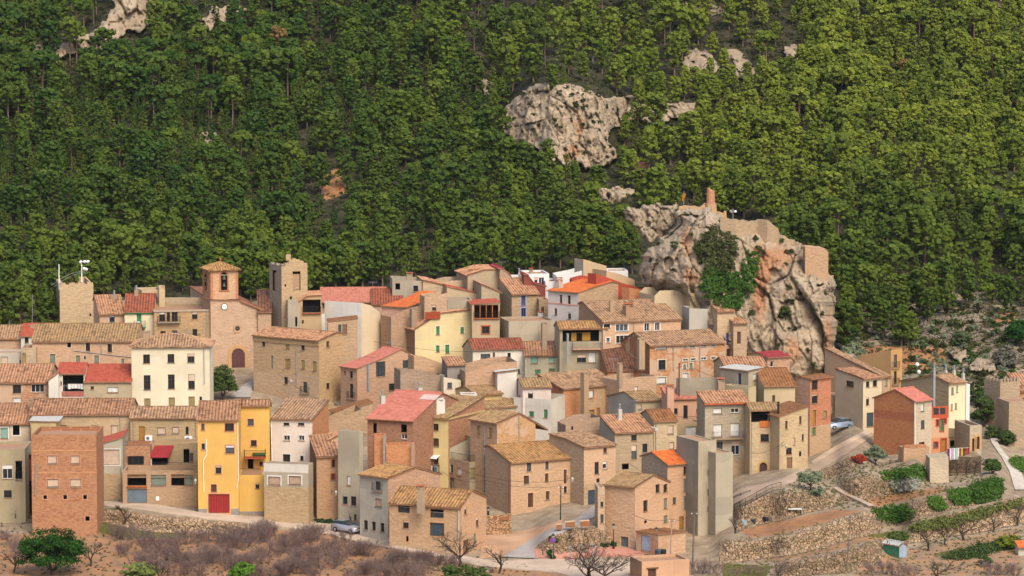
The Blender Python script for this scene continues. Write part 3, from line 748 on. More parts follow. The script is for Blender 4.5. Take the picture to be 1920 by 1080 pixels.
GXX, GYY = np.meshgrid(gxs[xi], gys[yi]); DD = DG[np.ix_(yi, xi)]
def Parr(px, py, D):
    x = (px-960)/FPX; u = (540-py)/FPX; y = CP+u*SP; z = -SP+u*CP; t = D/y
    return np.stack([x*t, D+0*x, CAMZ+z*t], -1)
V = Parr(GXX, GYY, DD); V[..., 2] += fbm(V[..., 0]/6+9, V[..., 1]/6+9, 3, 21)*.5*np.clip((620-GYY)/100, 0, 1)
# skirt so that the sheet goes on beyond the picture on every side
V = np.concatenate([V[:1]+np.array([0, 900, 150]), V, V[-1:]+np.array([0, -300, -14])], 0)
lft = V[:, :1]+np.array([-700, 0, 0]); rgt = V[:, -1:]+np.array([700, 0, 0]); V = np.concatenate([lft, V, rgt], 1)
S = SOIL[np.ix_(yi, xi)]; S = np.pad(S, [(1, 1), (1, 1), (0, 0)], mode='edge')
V_terr = V.reshape(-1, 3)[::7].tolist()+[V[0, 0].tolist(), V[0, -1].tolist(), V[-1, 0].tolist(), V[-1, -1].tolist()]
nr, nc = V.shape[:2]; idx = np.arange(nr*nc).reshape(nr, nc)
F = np.stack([idx[1:, :-1], idx[1:, 1:], idx[:-1, 1:], idx[:-1, :-1]], -1).reshape(-1, 4)
me = npmesh('hillside_ground', V.reshape(-1, 3), F, [soilmat()], attr={'soil': S.reshape(-1, 3)}, smooth=True)
go = mobj('ground', me); go['kind'] = 'structure'
# ---------------------------------------------------------------- rocks
def rockmat():
    t = NT('limestone'); pos = t.pos(); a = t.n('ShaderNodeAttribute', attribute_name='tint'); sep = t.n('ShaderNodeSeparateColor'); t.l(a.outputs['Color'], sep.inputs[0])
    big = t.noise(pos, .16, 5, .7); mid = t.noise(pos, .8, 6, .75); st = t.noise(pos, .5, 5, .75, (1, 1, .22)); fine = t.noise(pos, 4, 4, .75)
    grey = t.mix(t.ramp(mid, .3, .7), hexc('92826e', .68), hexc('c4ae90', .72)); cream = t.mix(t.ramp(st, .3, .7), hexc('b39c80', .66), hexc('d2bfa4', .68)); ora = t.mix(t.ramp(st, .35, .65), hexc('a8704c', .7), hexc('c89a74', .7))
    c = t.mix(t.ramp(t.math('ADD', sep.outputs[1], t.math('MULTIPLY', t.math('SUBTRACT', big, .5), 1.4)), .35, .65), grey, cream)
    c = t.mix(t.ramp(t.math('ADD', sep.outputs[0], t.math('MULTIPLY', t.math('SUBTRACT', st, .5), 1.6)), .40, .65), c, ora)
    c = t.mix(t.ramp(sep.outputs[2], .4, .9, 0, .45), c, hexc('5a5044', .6))
    c = t.mix(t.math('MULTIPLY', t.ramp(fine, .56, .72), .5), c, hexc('5a5348', .6)); c = t.mix(t.math('MULTIPLY', t.ramp(t.noise(pos, .45, 5, .75, (1.6, 1, .25)), .56, .68), .55), c, hexc('6a6258', .6))
    t.col(c); t.bump(t.math('ADD', mid, t.math('MULTIPLY', fine, .4)), .9, .35); return t.m
ROCK = rockmat()
def facet(x, y, z, sc, seed, tilt):
    """blocky relief: every voronoi block is a tilted plane, cracks run between blocks"""
    n = len(x); out = np.zeros(n); edge = np.zeros(n)
    for i in range(n):
        p = Vector((x[i]*sc*1.25+seed, y[i]*sc*.6, z[i]*sc*.8+.35*x[i]*sc+seed))
        d, q = mn.voronoi(p)
        c = q[0]; hsh = mn.noise_vector(c*7.13); out[i] = hsh.x*.5+tilt*((p-c).dot(hsh)); edge[i] = d[1]-d[0]
    return out, edge
def rock(name, poly, Dfun, bulge, rw, relief, tintf, step=2.4, back=8.0, scs=(.22, .7), seed=3.0):
    xs = [p[0] for p in poly]; ys = [p[1] for p in poly]
    gx = np.arange(min(xs)-step, max(xs)+2*step, step); gy = np.arange(min(ys)-step, max(ys)+2*step, step)
    X, Y = np.meshgrid(gx, gy); xr = X+(vnoise(X/9, Y/9, 5)-.5)*9; yr = Y+(vnoise(X/9+20, Y/9, 6)-.5)*9
    m = inpoly(xr, yr, poly)
    dist = m.astype(float); cur = m.copy(); k = 1
    while cur.any() and k < rw:
        p = np.pad(cur, 1); cur = cur & p[:-2, 1:-1] & p[2:, 1:-1] & p[1:-1, :-2] & p[1:-1, 2:]; dist += cur; k += 1
    r_ = np.clip(dist/rw, 0, 1); bz = 1-np.sqrt(1-r_**2*.999)  # 0 edge
    bz = np.sqrt(np.clip(1-(1-r_)**2, 0, 1))
    D0 = Dfun(X, Y); Dm = D0-bulge*bz
    Pm = Parr(X, Y, Dm); fl = Pm.reshape(-1, 3); mf = m.ravel(); ids = np.where(mf)[0]
    rel = np.zeros(len(fl)); cr = np.zeros(len(fl))
    amp = 1.0
    for sc in scs:
        o, e = facet(fl[ids, 0], fl[ids, 1], fl[ids, 2]*.75, sc, seed, 2.6)
        rel[ids] += o*amp; cr[ids] += np.clip(1-e/.05, 0, 1)*.30*amp; amp *= .4
    nz = fbm(fl[:, 0]*.9+3, fl[:, 2]*.9+3, 4, 31)
    out = relief*(rel-cr*1.2+nz*.5)*(0.35+.65*np.clip(dist.ravel()/4, 0, 1))
    Df = Dm-out.reshape(X.shape)
    VF = Parr(X, Y, Df); VB = Parr(X, Y, D0+back*np.sqrt(bz+.001))
    idx = np.arange(X.size).reshape(X.shape); q = m[:-1, :-1] & m[1:, :-1] & m[:-1, 1:] & m[1:, 1:]
    jj, ii = np.where(q); A, B_, C_, D_ = idx[jj+1, ii], idx[jj+1, ii+1], idx[jj, ii+1], idx[jj, ii]
    N = X.size; F = [np.stack([A, B_, C_, D_], -1), np.stack([D_, C_, B_, A], -1)+N]
    e = {}
    for a, b in ((A, B_), (B_, C_), (C_, D_), (D_, A)):
        for s, t in zip(a.tolist(), b.tolist()):
            if (t, s) in e: del e[(t, s)]
            else: e[(s, t)] = 1
    F.append(np.array([(s, s+N, t+N, t) for (s, t) in e]))
    F = np.concatenate(F); V = np.concatenate([VF.reshape(-1, 3), VB.reshape(-1, 3)])
    tint = np.stack([*(tintf(X, Y)), np.clip(cr.reshape(X.shape)*2.2, 0, 1)], -1).reshape(-1, 3); tint = np.concatenate([tint, tint])
    used = np.unique(F); rm = np.zeros(2*N, int); rm[used] = np.arange(len(used))
    me = npmesh(name, V[used], rm[F], [ROCK], attr={'tint': tint[used]})
    o = mobj(name, me); o['kind'] = 'structure'
    def surf(px, py):
        i = int(round((px-gx[0])/step)); j = int(round((py-gy[0])/step)); i = min(max(i, 0), len(gx)-1); j = min(max(j, 0), len(gy)-1)
        return float(Df[j, i]), bool(m[j, i])
    return surf
def blob(X, Y, cx, cy, rx, ry, a=1.0): return a*np.exp(-(((X-cx)/rx)**2+((Y-cy)/ry)**2))
ROCKPOLY = pts('N', '232 485 240 440 252 425 290 390 300 370 318 375 330 340 385 322 405 290 430 250 425 200 445 185 470 178 560 178 600 170 655 200 685 228 745 238 820 246 875 246 940 270 990 300 1010 345 1080 360 1140 392 1150 470 1262 520 1290 545 1310 590 1306 690 1300 720 1308 800 1300 940 1335 975 1350 1030 1310 1150 1150 1190 1000 1190 850 1185 720 1080 540 820 500 700 400 655 270 640 240 600')
RD = float(Dg(1480, 690))
def rockD(X, Y): return RD+3+np.clip((560-Y)*.05, -4, 9)+np.where(X < 1330, (1330-X)*.05, 0)
def tint1(X, Y):
    o = blob(X, Y, 1425, 545, 20, 70, .8)+blob(X, Y, 1460, 480, 50, 35, .65)+blob(X, Y, 1285, 450, 14, 60, .6)+blob(X, Y, 1555, 620, 16, 80, .6)+blob(X, Y, 1490, 660, 45, 40, .5)+blob(X, Y, 1545, 510, 30, 14, .5)+blob(X, Y, 1300, 520, 30, 20, .5)
    c = .38+blob(X, Y, 1240, 500, 30, 55, .8)+blob(X, Y, 1540, 660, 40, 50, .4)+blob(X, Y, 1480, 430, 60, 40, .5)+blob(X, Y, 1330, 395, 60, 25, .3)
    return np.clip(o, 0, 1), np.clip(c, 0, 1)
rsurf = rock('castle_rock', ROCKPOLY, rockD, 13, 30, 2.3, tint1, 1.8, 14, (.12, .33, .9, 2.0))
def tint2(X, Y):
    g = .40
    o = blob(X, Y, 1085, 240, 16, 60, .5)+blob(X, Y, 1065, 290, 20, 20, .55)+blob(X, Y, 1120, 235, 10, 30, .25); return np.clip(o, 0, 1), 0*X+g
def cliffD(off): return lambda X, Y: Dg(X, Y)-off
csurf = rock('cliff', MAIN_CLIFF, cliffD(1.6), 2.0, 5, 2.5, tint2, 1.8, 6, (.2, .55, 1.4), 9)
def tint3(X, Y): return 0*X+.1, 0*X+.28
rock('cliff', CLIFF2, cliffD(.6), 2, 5, 1.7, tint3, 2.2, 5, (.35, .8), 11)
rock('cliff', TL_CLIFF, cliffD(1.4), 1.6, 4, 2.4, lambda X, Y: (blob(X, Y, 215, 55, 30, 30, .35), 0*X+.45), 2.2, 6, (.22, .7), 13)
rock('cliff', TL2, cliffD(.8), 1.6, 4, 1.5, tint3, 2.2, 5, (.4, .9), 15)
for k, (f, s) in enumerate((('N', '130 180 170 165 230 170 290 150 440 150 435 200 425 250 400 300 360 340 320 345 290 390 250 330 200 280 150 230'), ('N', '0 70 60 60 210 65 215 100 150 130 80 160 20 140'), ('N', '1335 975 1360 960 1400 965 1420 1000 1410 1030 1350 1035'),
    ('Q', '1050 880 1130 850 1230 860 1260 930 1200 980 1100 950'), ('Q', '1250 990 1330 925 1440 930 1520 990 1500 1060 1300 1070'), ('N', '0 1000 0 1001 1 1001'), ('O', '120 160 160 150 200 170 260 185 200 260 150 250'), ('O', '20 90 90 80 120 110 60 150'), ('O', '1040 130 1100 120 1160 160 1120 220 1050 190'), ('O', '1380 150 1440 140 1480 170 1440 230'), ('O', '1640 0 1720 20 1770 90 1740 120 1700 160 1650 100'), ('P', '1650 250 1700 240 1690 300 1640 290'), ('P', '1130 760 1210 740 1230 800 1150 830'), ('P', '3860 270 3990 290 4060 380 4010 420 3900 460 3830 360'), ('P', '4400 260 4500 280 4490 330 4420 340'), ('P', '5560 0 5740 10 5700 60 5560 50'), ('N', '1180 940 1300 920 1345 985 1330 1060 1200 1060 1150 1010'))):
    if k == 5: continue
    near = k in (2, 16); crag = {0: 9, 1: 22}.get(k)
    rock('rock_outcrop', pts(f, s), (lambda X, Y: RD-4+0*X) if near else ((lambda X, Y: RD+crag+(520-Y)*.08) if crag else cliffD(.7)), 2.5 if not near else 5, 5, 2.2 if crag else 1.3, (lambda X, Y: (0*X+.3, 0*X+.5)) if near else tint3, 2.0, 4, (.45, 1.0), 17+k*3)
# ---------------------------------------------------------------- roads and paths
def surfmat(name, hx, var=.15, crack=0.3):
    t = NT(name); c = hexc(hx, .7); pos = t.pos(); a = t.noise(pos, .25, 4, .65); b = t.noise(pos, 2.2, 5, .7)
    col = t.mix(t.ramp(a, .35, .65), lt(c, 1-var), lt(c, 1+var)); col = t.mix(t.math('MULTIPLY', t.ramp(b, .55, .75), crack), col, lt(c, .62)); t.col(col); t.bump(b, .3, .03); return t.m
ROADM = surfmat('pale_concrete_road', 'c6b09a'); ASPH = surfmat('pale_asphalt', 'a8a09a'); DIRT = surfmat('beaten_earth', 'bd9878', .2); PAVE = surfmat('pink_paving', 'c98e78', .12)
def ribbon(name, a, b, m, lift=.12, nseg=14, across=6, kerb=0):
    """surface strip between two picture edge lines, laid on the ground"""
    def samp(pl, t):
        d = [0]; 
        for p, q in zip(pl[:-1], pl[1:]): d.append(d[-1]+math.hypot(q[0]-p[0], q[1]-p[1]))
        s = t*d[-1]; return (np.interp(s, d, [p[0] for p in pl]), np.interp(s, d, [p[1] for p in pl]))
    n = nseg*(max(len(a), len(b))-1); V = []; 
    for i in range(n+1):
        p = samp(a, i/n); q = samp(b, i/n)
        for j in range(across+1):
            x = p[0]+(q[0]-p[0])*j/across; y = p[1]+(q[1]-p[1])*j/across; V.append(ground(x, y, lift))
    w = across+1; Fq = [(i*w+j, (i+1)*w+j, (i+1)*w+j+1, i*w+j+1) for i in range(n) for j in range(across)]
    mb = MB(); mb.quadm(V, Fq, m, [(v[0], v[1]) for v in V])
    for j in (0, across):                   # kerb drop at both edges
        for i in range(n):
            p, q = V[i*w+j], V[(i+1)*w+j]; dz = Vector((0, 0, -lift-.3)); mb.face([p, q, q+dz, p+dz], m)
    o = mb.build(name); o['kind'] = 'structure'; return o
ribbon('road', pts('Z', '150 938 300 948 375 962 500 972 585 980 625 985 660 995 715 1005 760 1020 830 1034 880 1046 940 1054 1010 1049 1060 1050 1180 1052 1300 1056'), pts('Z', '150 946 250 955 375 972 480 984 560 993 620 1004 680 1020 740 1030 830 1048 900 1062 960 1068 1040 1073 1080 1085 1180 1095 1300 1100'), ROADM)
ribbon('road', pts('Z', '940 1046 985 1020 1020 1000 1050 985 1080 975 1105 955 1130 940'), pts('Z', '1010 1049 1000 1030 1025 1010 1055 1000 1085 985 1112 972 1140 958'), ASPH, .14)
ribbon('path', pts('Z', '905 1006 960 1000 1020 988 1060 972'), pts('Z', '900 1046 935 1046 990 1018 1050 986'), DIRT, .1)
ribbon('pavement', pts('Z', '1000 1032 1040 1036 1100 1040 1150 1040 1220 1043'), pts('Z', '1005 1047 1050 1050 1100 1046 1150 1042 1225 1050'), PAVE, .2)
ribbon('pavement', pts('Z', '1105 1028 1150 1028 1190 1032 1222 1036'), pts('Z', '1100 1040 1150 1044 1190 1039 1222 1042'), PAVE, .21)
ribbon('road', pts('Z', '1372 928 1400 915 1450 905 1490 888 1530 865 1560 845 1600 822 1630 803 1645 790'), pts('Z', '1372 950 1420 925 1470 912 1500 900 1540 880 1580 855 1620 830 1640 815 1660 800'), surfmat('pale_lane', 'bda48c'), .12)
ribbon('road', pts('Z', '1520 868 1560 842 1600 820 1640 800'), pts('Z', '1526 872 1566 848 1606 826 1646 808'), surfmat('wheel_track', 'd0b89e'), .16, 14, 3)
ribbon('path', pts('J', '1180 640 1220 760 1290 860 1340 950 1380 1080'), pts('J', '1240 640 1270 780 1340 870 1420 960 1470 1080'), surfmat('concrete_path', 'c8beb0'), .15)
ribbon('path', pts('M', '690 268 760 310 850 350 930 390'), pts('M', '720 262 800 310 890 350 965 385'), surfmat('stone_path', 'c0a890'), .3)
ribbon('path', pts('F', '225 135 290 80 340 40'), pts('F', '340 135 350 90 356 40'), ASPH, .2)
# ---------------------------------------------------------------- terrace walls
def wallface(nm, lb, top, bot, m, k, thick=.45, rough=.16):
    x0 = max(top[0][0], bot[0][0]); x1 = min(top[-1][0], bot[-1][0]); n = max(8, int((x1-x0)/1.6)); rows = 12; V = []; UV = []
    tx, ty = zip(*top); bx_, by_ = zip(*bot); s = 0
    for i in range(n+1):
        x = x0+(x1-x0)*i/n; yt = np.interp(x, tx, ty)+(vnoise(np.array(x/5.), np.array(k*3.1), 9)-.5)*5; yb = np.interp(x, bx_, by_)+2
        for j in range(rows+1):
            y = yb+(yt-yb)*j/rows; D = float(Dg(x, y))-.25; nz = .5*mn.noise(Vector((x*.1, y*.15, k*3)))+.9*mn.noise(Vector((x*.45, y*.6, k)))+.5*mn.noise(Vector((x*1.1, y*1.3, k)))
            V.append(P(x, y, D-rough*nz*2.2)); UV.append((V[-1].x, V[-1].z))
        V.append(V[-1]+Vector((0, thick, .02))); UV.append((V[-1].x, V[-1].z+thick)); V.append(V[-1]+Vector((0, .05, -2.0))); UV.append((V[-1].x, V[-1].z))
    w = rows+3; mb = MB(); mb.quadm(V, [(i*w+j, (i+1)*w+j, (i+1)*w+j+1, i*w+j+1) for i in range(n) for j in range(w-1)], m, UV)
    for e in (0, n): mb.face([V[e*w+j] for j in range(w)], m)
    o = mb.build(nm); tag(o, lb, 'stone wall', 'terrace walls of the gardens and slopes'); return o
RW = [rubble('b09678'), rubble('bba182'), rubble('a89074'), rubble('9c9080')]
for k, (nm, lb, t, b) in enumerate(TWP):
    m = RW[3] if nm == 'dry_stone_wall' else RW[k % 3]
    wallface(nm, lb, t, b, m, k+1)
# ---------------------------------------------------------------- the village, back rows first
pk = lambda s=.5: plaster('d2a583', .6, s); be = plaster('cbb08c', .6, .3); ochre = plaster('c39a68', .9, .3); cream = plaster('ecdcb4', .35); white = plaster('e6ddd2', .5)
ston = plaster('c2a07c', .6, 1); ston2 = plaster('c9a27f', .5, .85); sgrey = plaster('ac9a84', .7, 1); cgrey = plaster('b5ab98', .9); cgreen = plaster('aaa288', .8); sand = plaster('d0b48e', .6, .2)
lilac = plaster('d9cdc6', .6); salm = plaster('dfa37c', .6); ylw = plaster('edb748', .3); pyl = plaster('e9d395', .4); orb = brick('b5673c', 'd08a58'); orb2 = brick('c8763e', 'd99058', .2); mixb = brick('b8744c', 'cf9a72', .6, .6); ochb = brick('c28c58', 'd3a670', .5, .3)
darkst = plaster('9c8a78', .8, .9)
# --- far left
h = H('stone_house', 'low house with old brown tiled roof at the left edge behind the square tower', 'A', (-70, -70, 212), 730, 664, 3, pk(.3), roof='t', rh=105, rm='old', pitch=18)
h = H('plaster_house', 'white walled house with sloping red sheet roof left of the square tower', 'A', (165, 165, 425), 708, 668, 3, white, roof='t', rh=95, rm='red', pitch=18, wins=[('R', 'A', 'g 193 716 222 760')])
chimney(h, 'A', 255, 612, 660, .7, 3, 'flat')
h = H('watchtower', 'square pale stone tower with aerials on its broken top, left of the church', 'A', (415, 470, 727), 308, 640, 12, plaster('d3b489', .4, .75), plaster('a99a86', .6, .7), roof='flat', wins=[('R', 'A', 'o 572 362 582 378; o 697 533 710 552')], cat='tower', parapet=.9)  # left wall colour carries the grey shade of that side
for i in range(11):
    if i in (2, 5, 8): continue
    mb = MB(); fbox(mb, h.R, h.W*i/11, h.W*(i+.9)/11, h.ze, h.ze+.16+.25*random.random(), -.5, 0, plaster('d3b489', .4, .75)); mb.build('merlon', h.root)
for i in range(4): mb = MB(); fbox(mb, h.Lf, h.L*i/4, h.L*(i+.8)/4, h.ze, h.ze+.1+.3*random.random(), -.5, 0, plaster('d3b489', .4, .75)); mb.build('merlon', h.root)
fbm_ = MB(); a = h.R.uz('A', 640, 300); c_ = h.R.at(a[0], h.ze, -.6)
p0 = h.R.uz('A', 462, 305)[0]; q0 = h.R.at(p0, h.ze-.8, -.3)
fbm_.tube(q0, q0+Vector((0, 0, 4.0)), .09, .07, WHITE, 6); fbm_.tube(c_-Vector((0, 0, .8)), c_+Vector((0, 0, 3.6)), .1, .07, WHITE, 6)
for dz, dx in ((3.5, .5), (3.5, 1.0), (3.45, -.1), (2.4, .4), (2.3, .7)): fbm_.tube(c_+Vector((dx, -.1, dz)), c_+Vector((dx+.2, -.35, dz+.1)), .28, .12, WHITE, 8)
for dz in (3.5, 2.4): fbm_.tube(c_+Vector((-.2, 0, dz)), c_+Vector((1.2, 0, dz)), .03, .03, GREYM, 4)
prev = None
for i in range(13):
    t = i/12; p = q0.lerp(c_+Vector((.5, 0, 0)), t)+Vector((-1.2*(1-t), 0, .6+1.5*sin(pi*min(1, t*.62+.02))))
    if prev is not None: fbm_.tube(prev, p, .035, .035, GREYM, 4); fbm_.tube(prev+Vector((.35, .2, -.25)), p+Vector((.35, .2, -.25)), .03, .03, GREYM, 4)
    prev = p
fbm_.bx(c_.x+.4, c_.y, h.ze-1, .5, .4, 1.1, GREYM); fbm_.build('aerial_mast', h.root)
h = H('plaster_house', 'pink walled house with brown tiled roof touching the square tower', 'A', (728, 780, 972), 540, 690, 14, plaster('d9a98a', .4), roof='t', rh=150, rm='warm', pitch=22, W=None, wins=[('R', 'A', 'g 853 550 893 597')], trim='b9b4c0')
h = H('plaster_house', 'cream house with bright green cornice and green balcony door beside the ochre block', 'A', (975, 975, 1200), 520, 692, 4, cream, roof='t', rh=140, rm='redb', pitch=22, wins=[('R', 'A', 'n 1065 528 1102 632')])
mb = MB(); fbox(mb, h.R, 0, h.W+.1, h.ze-.3, h.ze+.05, 0.003, .2, plain('green_paint', '1f8a50', .6)); mb.build('cornice', h.root)
u, z = h.R.uz('A', 1045, 636); u2, _ = h.R.uz('A', 1135, 636); balcony(h.root, h.R, u, u2, z, .6, '2f8a58', plain('green_rail', '3f8a5c', .6)); acunit(h, 'R', 'A', 1050, 592, 1092, 630)
chimney(h, 'A', 1062, 335, 420, .6, 5, 'pipe')
chimney(h, 'A', 890, 372, 400, 1.0, 6, 'pipe')
h = H('ochre_block', 'weathered ochre block with a flat red terrace between the cream house and the church', 'A', (1205, 1205, 1640), 505, 696, 9, ochre, roof='flat', L=9, wins=[('R', 'A', 'g 1240 522 1286 592; g 1299 522 1325 592; g 1337 520 1384 592; g 1496 515 1538 574; g 1340 662 1381 700; g 1250 668 1290 690; g- 1500 652 1537 738')], parapet=.3, cornice='b7a590')
u, z = h.R.uz('A', 1226, 598); u2, _ = h.R.uz('A', 1405, 598); balcony(h.root, h.R, u, u2, z, .7, 'a59a8a'); pipe(h, 'R', 'A', [1608, 495, 1606, 750])
h = H('plaster_house', 'beige stair house with raised chimney wall at the back of the ochre block terrace', 'A', (1025, 1110, 1285), 350, 670, 20, sand, roof='flat', L=5, D0=h.B.y+10)
h2 = H('parapet_wall', '', 'A', (1285, 1285, 1622), 412, 670, 4, sand, roof='flat', L=1.2, D0=h.B.y+1, root=h.root, parapet=.05)
chimney(h, 'A', 1256, 306, 470, .9, -1, 'flat', sand)
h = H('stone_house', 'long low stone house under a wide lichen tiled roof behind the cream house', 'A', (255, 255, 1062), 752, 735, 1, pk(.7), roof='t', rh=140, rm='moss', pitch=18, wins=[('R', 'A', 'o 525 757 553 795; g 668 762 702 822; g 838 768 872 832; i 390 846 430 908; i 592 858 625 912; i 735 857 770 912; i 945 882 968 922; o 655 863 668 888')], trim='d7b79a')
pipe(h, 'R', 'A', [575, 820, 1025, 872]); pipe(h, 'R', 'A', [785, 765, 792, 845])
# --- church
h = H('church', 'pink stone church with gabled front, clock, round window and brown arched door', 'B', (232, 232, 668), 432, 694, 13, plaster('dab08e', .45, .45), roof='s', rf=.3, L=24, rm='dark', pitch=14, prof=[232, 432, 455, 434, 665, 530], ridge=False, ov=.1)
h.root['category'] = 'church'
fc = h.R
for st_, x0, y0, x1, y1, k in (('door', 392, 800, 494, 952, 0),):
    a = fc.uz('B', x0, y1); b = fc.uz('B', x1, y0)
    # door panel and arch stand proud of the facade by a few centimetres
    db = MB(); w = b[0]-a[0]; uc = (a[0]+b[0])/2; r = w/2; zc = b[1]-r; n = 14; dm = plain('church_door', '5d3a3c', .6)
    for i in range(10):
        xx = a[0]+w*i/10; xm = abs(xx+w/20-uc); zt = zc+math.sqrt(max(0, r*r-xm*xm)); fbox(db, fc, xx+.015, xx+w/10-.015, a[1], zt, 0, .05+.02*(i % 2), dm)
    dr = MB(); tm = plain('arch_stone', 'cfa26c', .9)
    for i in range(n):
        a0, a1 = pi*i/n, pi*(i+1)/n
        q = [(uc-rr*cos(t), zc+rr*sin(t)) for rr, t in ((r, a0), (r, a1), (r+.5, a1), (r+.5, a0))]
        dr.face([fc.at(*t, .12) for t in q], tm); dr.face([fc.at(*q[0], .12), fc.at(*q[1], .12), fc.at(*q[1], 0), fc.at(*q[0], 0)], tm); dr.face([fc.at(*q[3], .12), fc.at(*q[2], .12), fc.at(*q[2], 0), fc.at(*q[3], 0)], tm)
    for s_ in ((a[0]-.5, a[0]), (b[0], b[0]+.5)): fbox(dr, fc, s_[0], s_[1], a[1]-.1, zc, 0, .12, tm)
    dd = dr.build('arched_doorway', h.root); db.build('door_leaf', dd)
def disc(fc, f, x, y, r, rings, nm, root):
    u, z = fc.uz(f, x, y); mb = MB()
    for (r0, r1, o0, o1, m) in rings:
        for i in range(20):
            a0, a1 = 2*pi*i/20, 2*pi*(i+1)/20
            mb.face([fc.at(u+r0*cos(a0), z+r0*sin(a0), o0), fc.at(u+r1*cos(a0), z+r1*sin(a0), o1), fc.at(u+r1*cos(a1), z+r1*sin(a1), o1), fc.at(u+r0*cos(a1), z+r0*sin(a1), o0)], m)
    return mb, u, z
mb, u, z = disc(h.R, 'B', 335, 478, 1, [(0, .42, .08, .08, WHITE), (.42, .48, .08, .1, IRON), (.48, .5, .1, 0, IRON)], 'c', h.root)
mb.tube(h.R.at(u, z, .1), h.R.at(u+.2, z-.18, .1), .03, .02, IRON, 4); mb.tube(h.R.at(u, z, .1), h.R.at(u+.03, z+.3, .1), .03, .02, IRON, 4)
for i in range(12): a = pi*i/6; mb.tube(h.R.at(u+.33*cos(a), z+.33*sin(a), .09), h.R.at(u+.39*cos(a), z+.39*sin(a), .09), .015, .015, IRON, 3)
mb.build('clock_face', h.root)
mb, u, z = disc(h.R, 'B', 437, 648, 1, [(.36, .62, .03, .10, plain('round_frame', 'caa07e', .9)), (.62, .66, .10, 0, plain('round_frame', 'caa07e', .9)), (0, .36, .02, .02, DARK)], 'o', h.root)
for i in range(4): a = pi*i/4; mb.tube(h.R.at(u-.36*cos(a), z-.36*sin(a), .05), h.R.at(u+.36*cos(a), z+.36*sin(a), .05), .02, .02, GREYM, 3)
mb.build('round_window', h.root)
# rake moulding
mb = MB(); a = h.R.uz('B', 455, 436); b = h.R.uz('B', 668, 532); mb.box(h.R.at(a[0], a[1], .3), h.R.at(b[0]+.3, b[1], .3)-h.R.at(a[0], a[1], .3), -h.R.n*.9, (0, 0, .28), plain('rake_tiles', 'a87454', .9)); mb.build('roof_edge', h.root)
# bell tower on the left shoulder
D = h.B.y+1.0; tw = H('bell_tower', '', 'B', (168, 234, 441), 190, 694, 20, plaster('d9a47e', .4, .4), plaster('b98a6c', .5, .4), roof='h', rm='lich', pitch=24, ov=.45, root=h.root, D0=h.B.y+.35, depth_floor=1)  # left wall painted darker for the shade on that side
for fcn, x0, y0, x1, y1 in ((tw.R, 308, 210, 357, 350), (tw.Lf, 183, 215, 202, 345)):
    a = fcn.uz('B', x0, (y0+y1)/2); b = fcn.uz('B', x1, (y0+y1)/2); u0, u1 = sorted((a[0], b[0])); z0 = fcn.uz('B', x0, y1)[1]; z1 = fcn.uz('B', x0, y0)[1]
    ob = MB(); uc = (u0+u1)/2; r = (u1-u0)/2; zc = z1-r; n = 12
    ob.face([fcn.at(u0, z0, .02), fcn.at(u1, z0, .02), fcn.at(u1, zc, .02)]+[fcn.at(uc+r*cos(pi*i/n), zc+r*sin(pi*i/n), .02) for i in range(1, n)]+[fcn.at(u0, zc, .02)], DARK)  # flat near-black face stands in for the shaded depth of the opening
    tm = plain('brick_arch', 'b97c58', .9)
    for i in range(n):
        q = [(uc-rr*cos(t), zc+rr*sin(t)) for rr, t in ((r, pi*i/n), (r, pi*(i+1)/n), (r+.2, pi*(i+1)/n), (r+.2, pi*i/n))]
        ob.face([fcn.at(*t, .10) for t in q], tm); ob.face([fcn.at(*q[0], .10), fcn.at(*q[1], .10), fcn.at(*q[1], 0), fcn.at(*q[0], 0)], tm)
    fbox(ob, fcn, u0-.2, u0, z0, zc, 0, .1, tm); fbox(ob, fcn, u1, u1+.2, z0, zc, 0, .1, tm); fbox(ob, fcn, u0-.3, u1+.3, z0-.12, z0, 0, .16, tm)
    bo = ob.build('belfry_opening', h.root)
    if r > .35:
        bb = MB(); c = fcn.at(uc, zc-.45, .06); bb.lathe(c, [(.02, .45), (.12, .42), (.18, .2), (.24, 0), (.32, -.12)], plain('bronze', '6b6a55', .5, .7, .5), 10); bb.lathe(c-Vector((0, 0, 1.1)), [(.02, .4), (.1, .36), (.15, .2), (.2, 0), (.26, -.1)], plain('bronze', '6b6a55', .5, .7, .5), 10)
        fbox(bb, fcn, u0, u1, zc+.0, zc+.12, .03, .1, plain('yoke', 'a89f92', .8)); bb.build('bell', bo)
mb = MB()
for F_ in (tw.R, tw.Lf):
    for zz in (tw.ze-.25, F_.uz('B', 240, 432)[1]-.1): fbox(mb, F_, -.1, F_.ln+.1, zz, zz+.22, .003, .14, plain('stone_band', 'b98a64', .9))
    for uu in (0, F_.ln-.35): fbox(mb, F_, uu, uu+.35, F_.uz('B', 240, 432)[1], tw.ze-.25, .002, .07, plain('brick_corner', 'c08460', .9))
mb.build('cornice', h.root)
c = Vector((tw.B.x, tw.B.y, 0))+tw.ru*tw.W/2+tw.lu*tw.L/2; mb = MB(); zt = tw.ze+min(tw.W, tw.L)/2*tan(R(24)); mb.lathe((c.x, c.y, zt), [(.14, 0), (.1, .25), (.2, .4), (.02, .7)], TERRA, 8); mb.build('finial', h.root)
CH = h
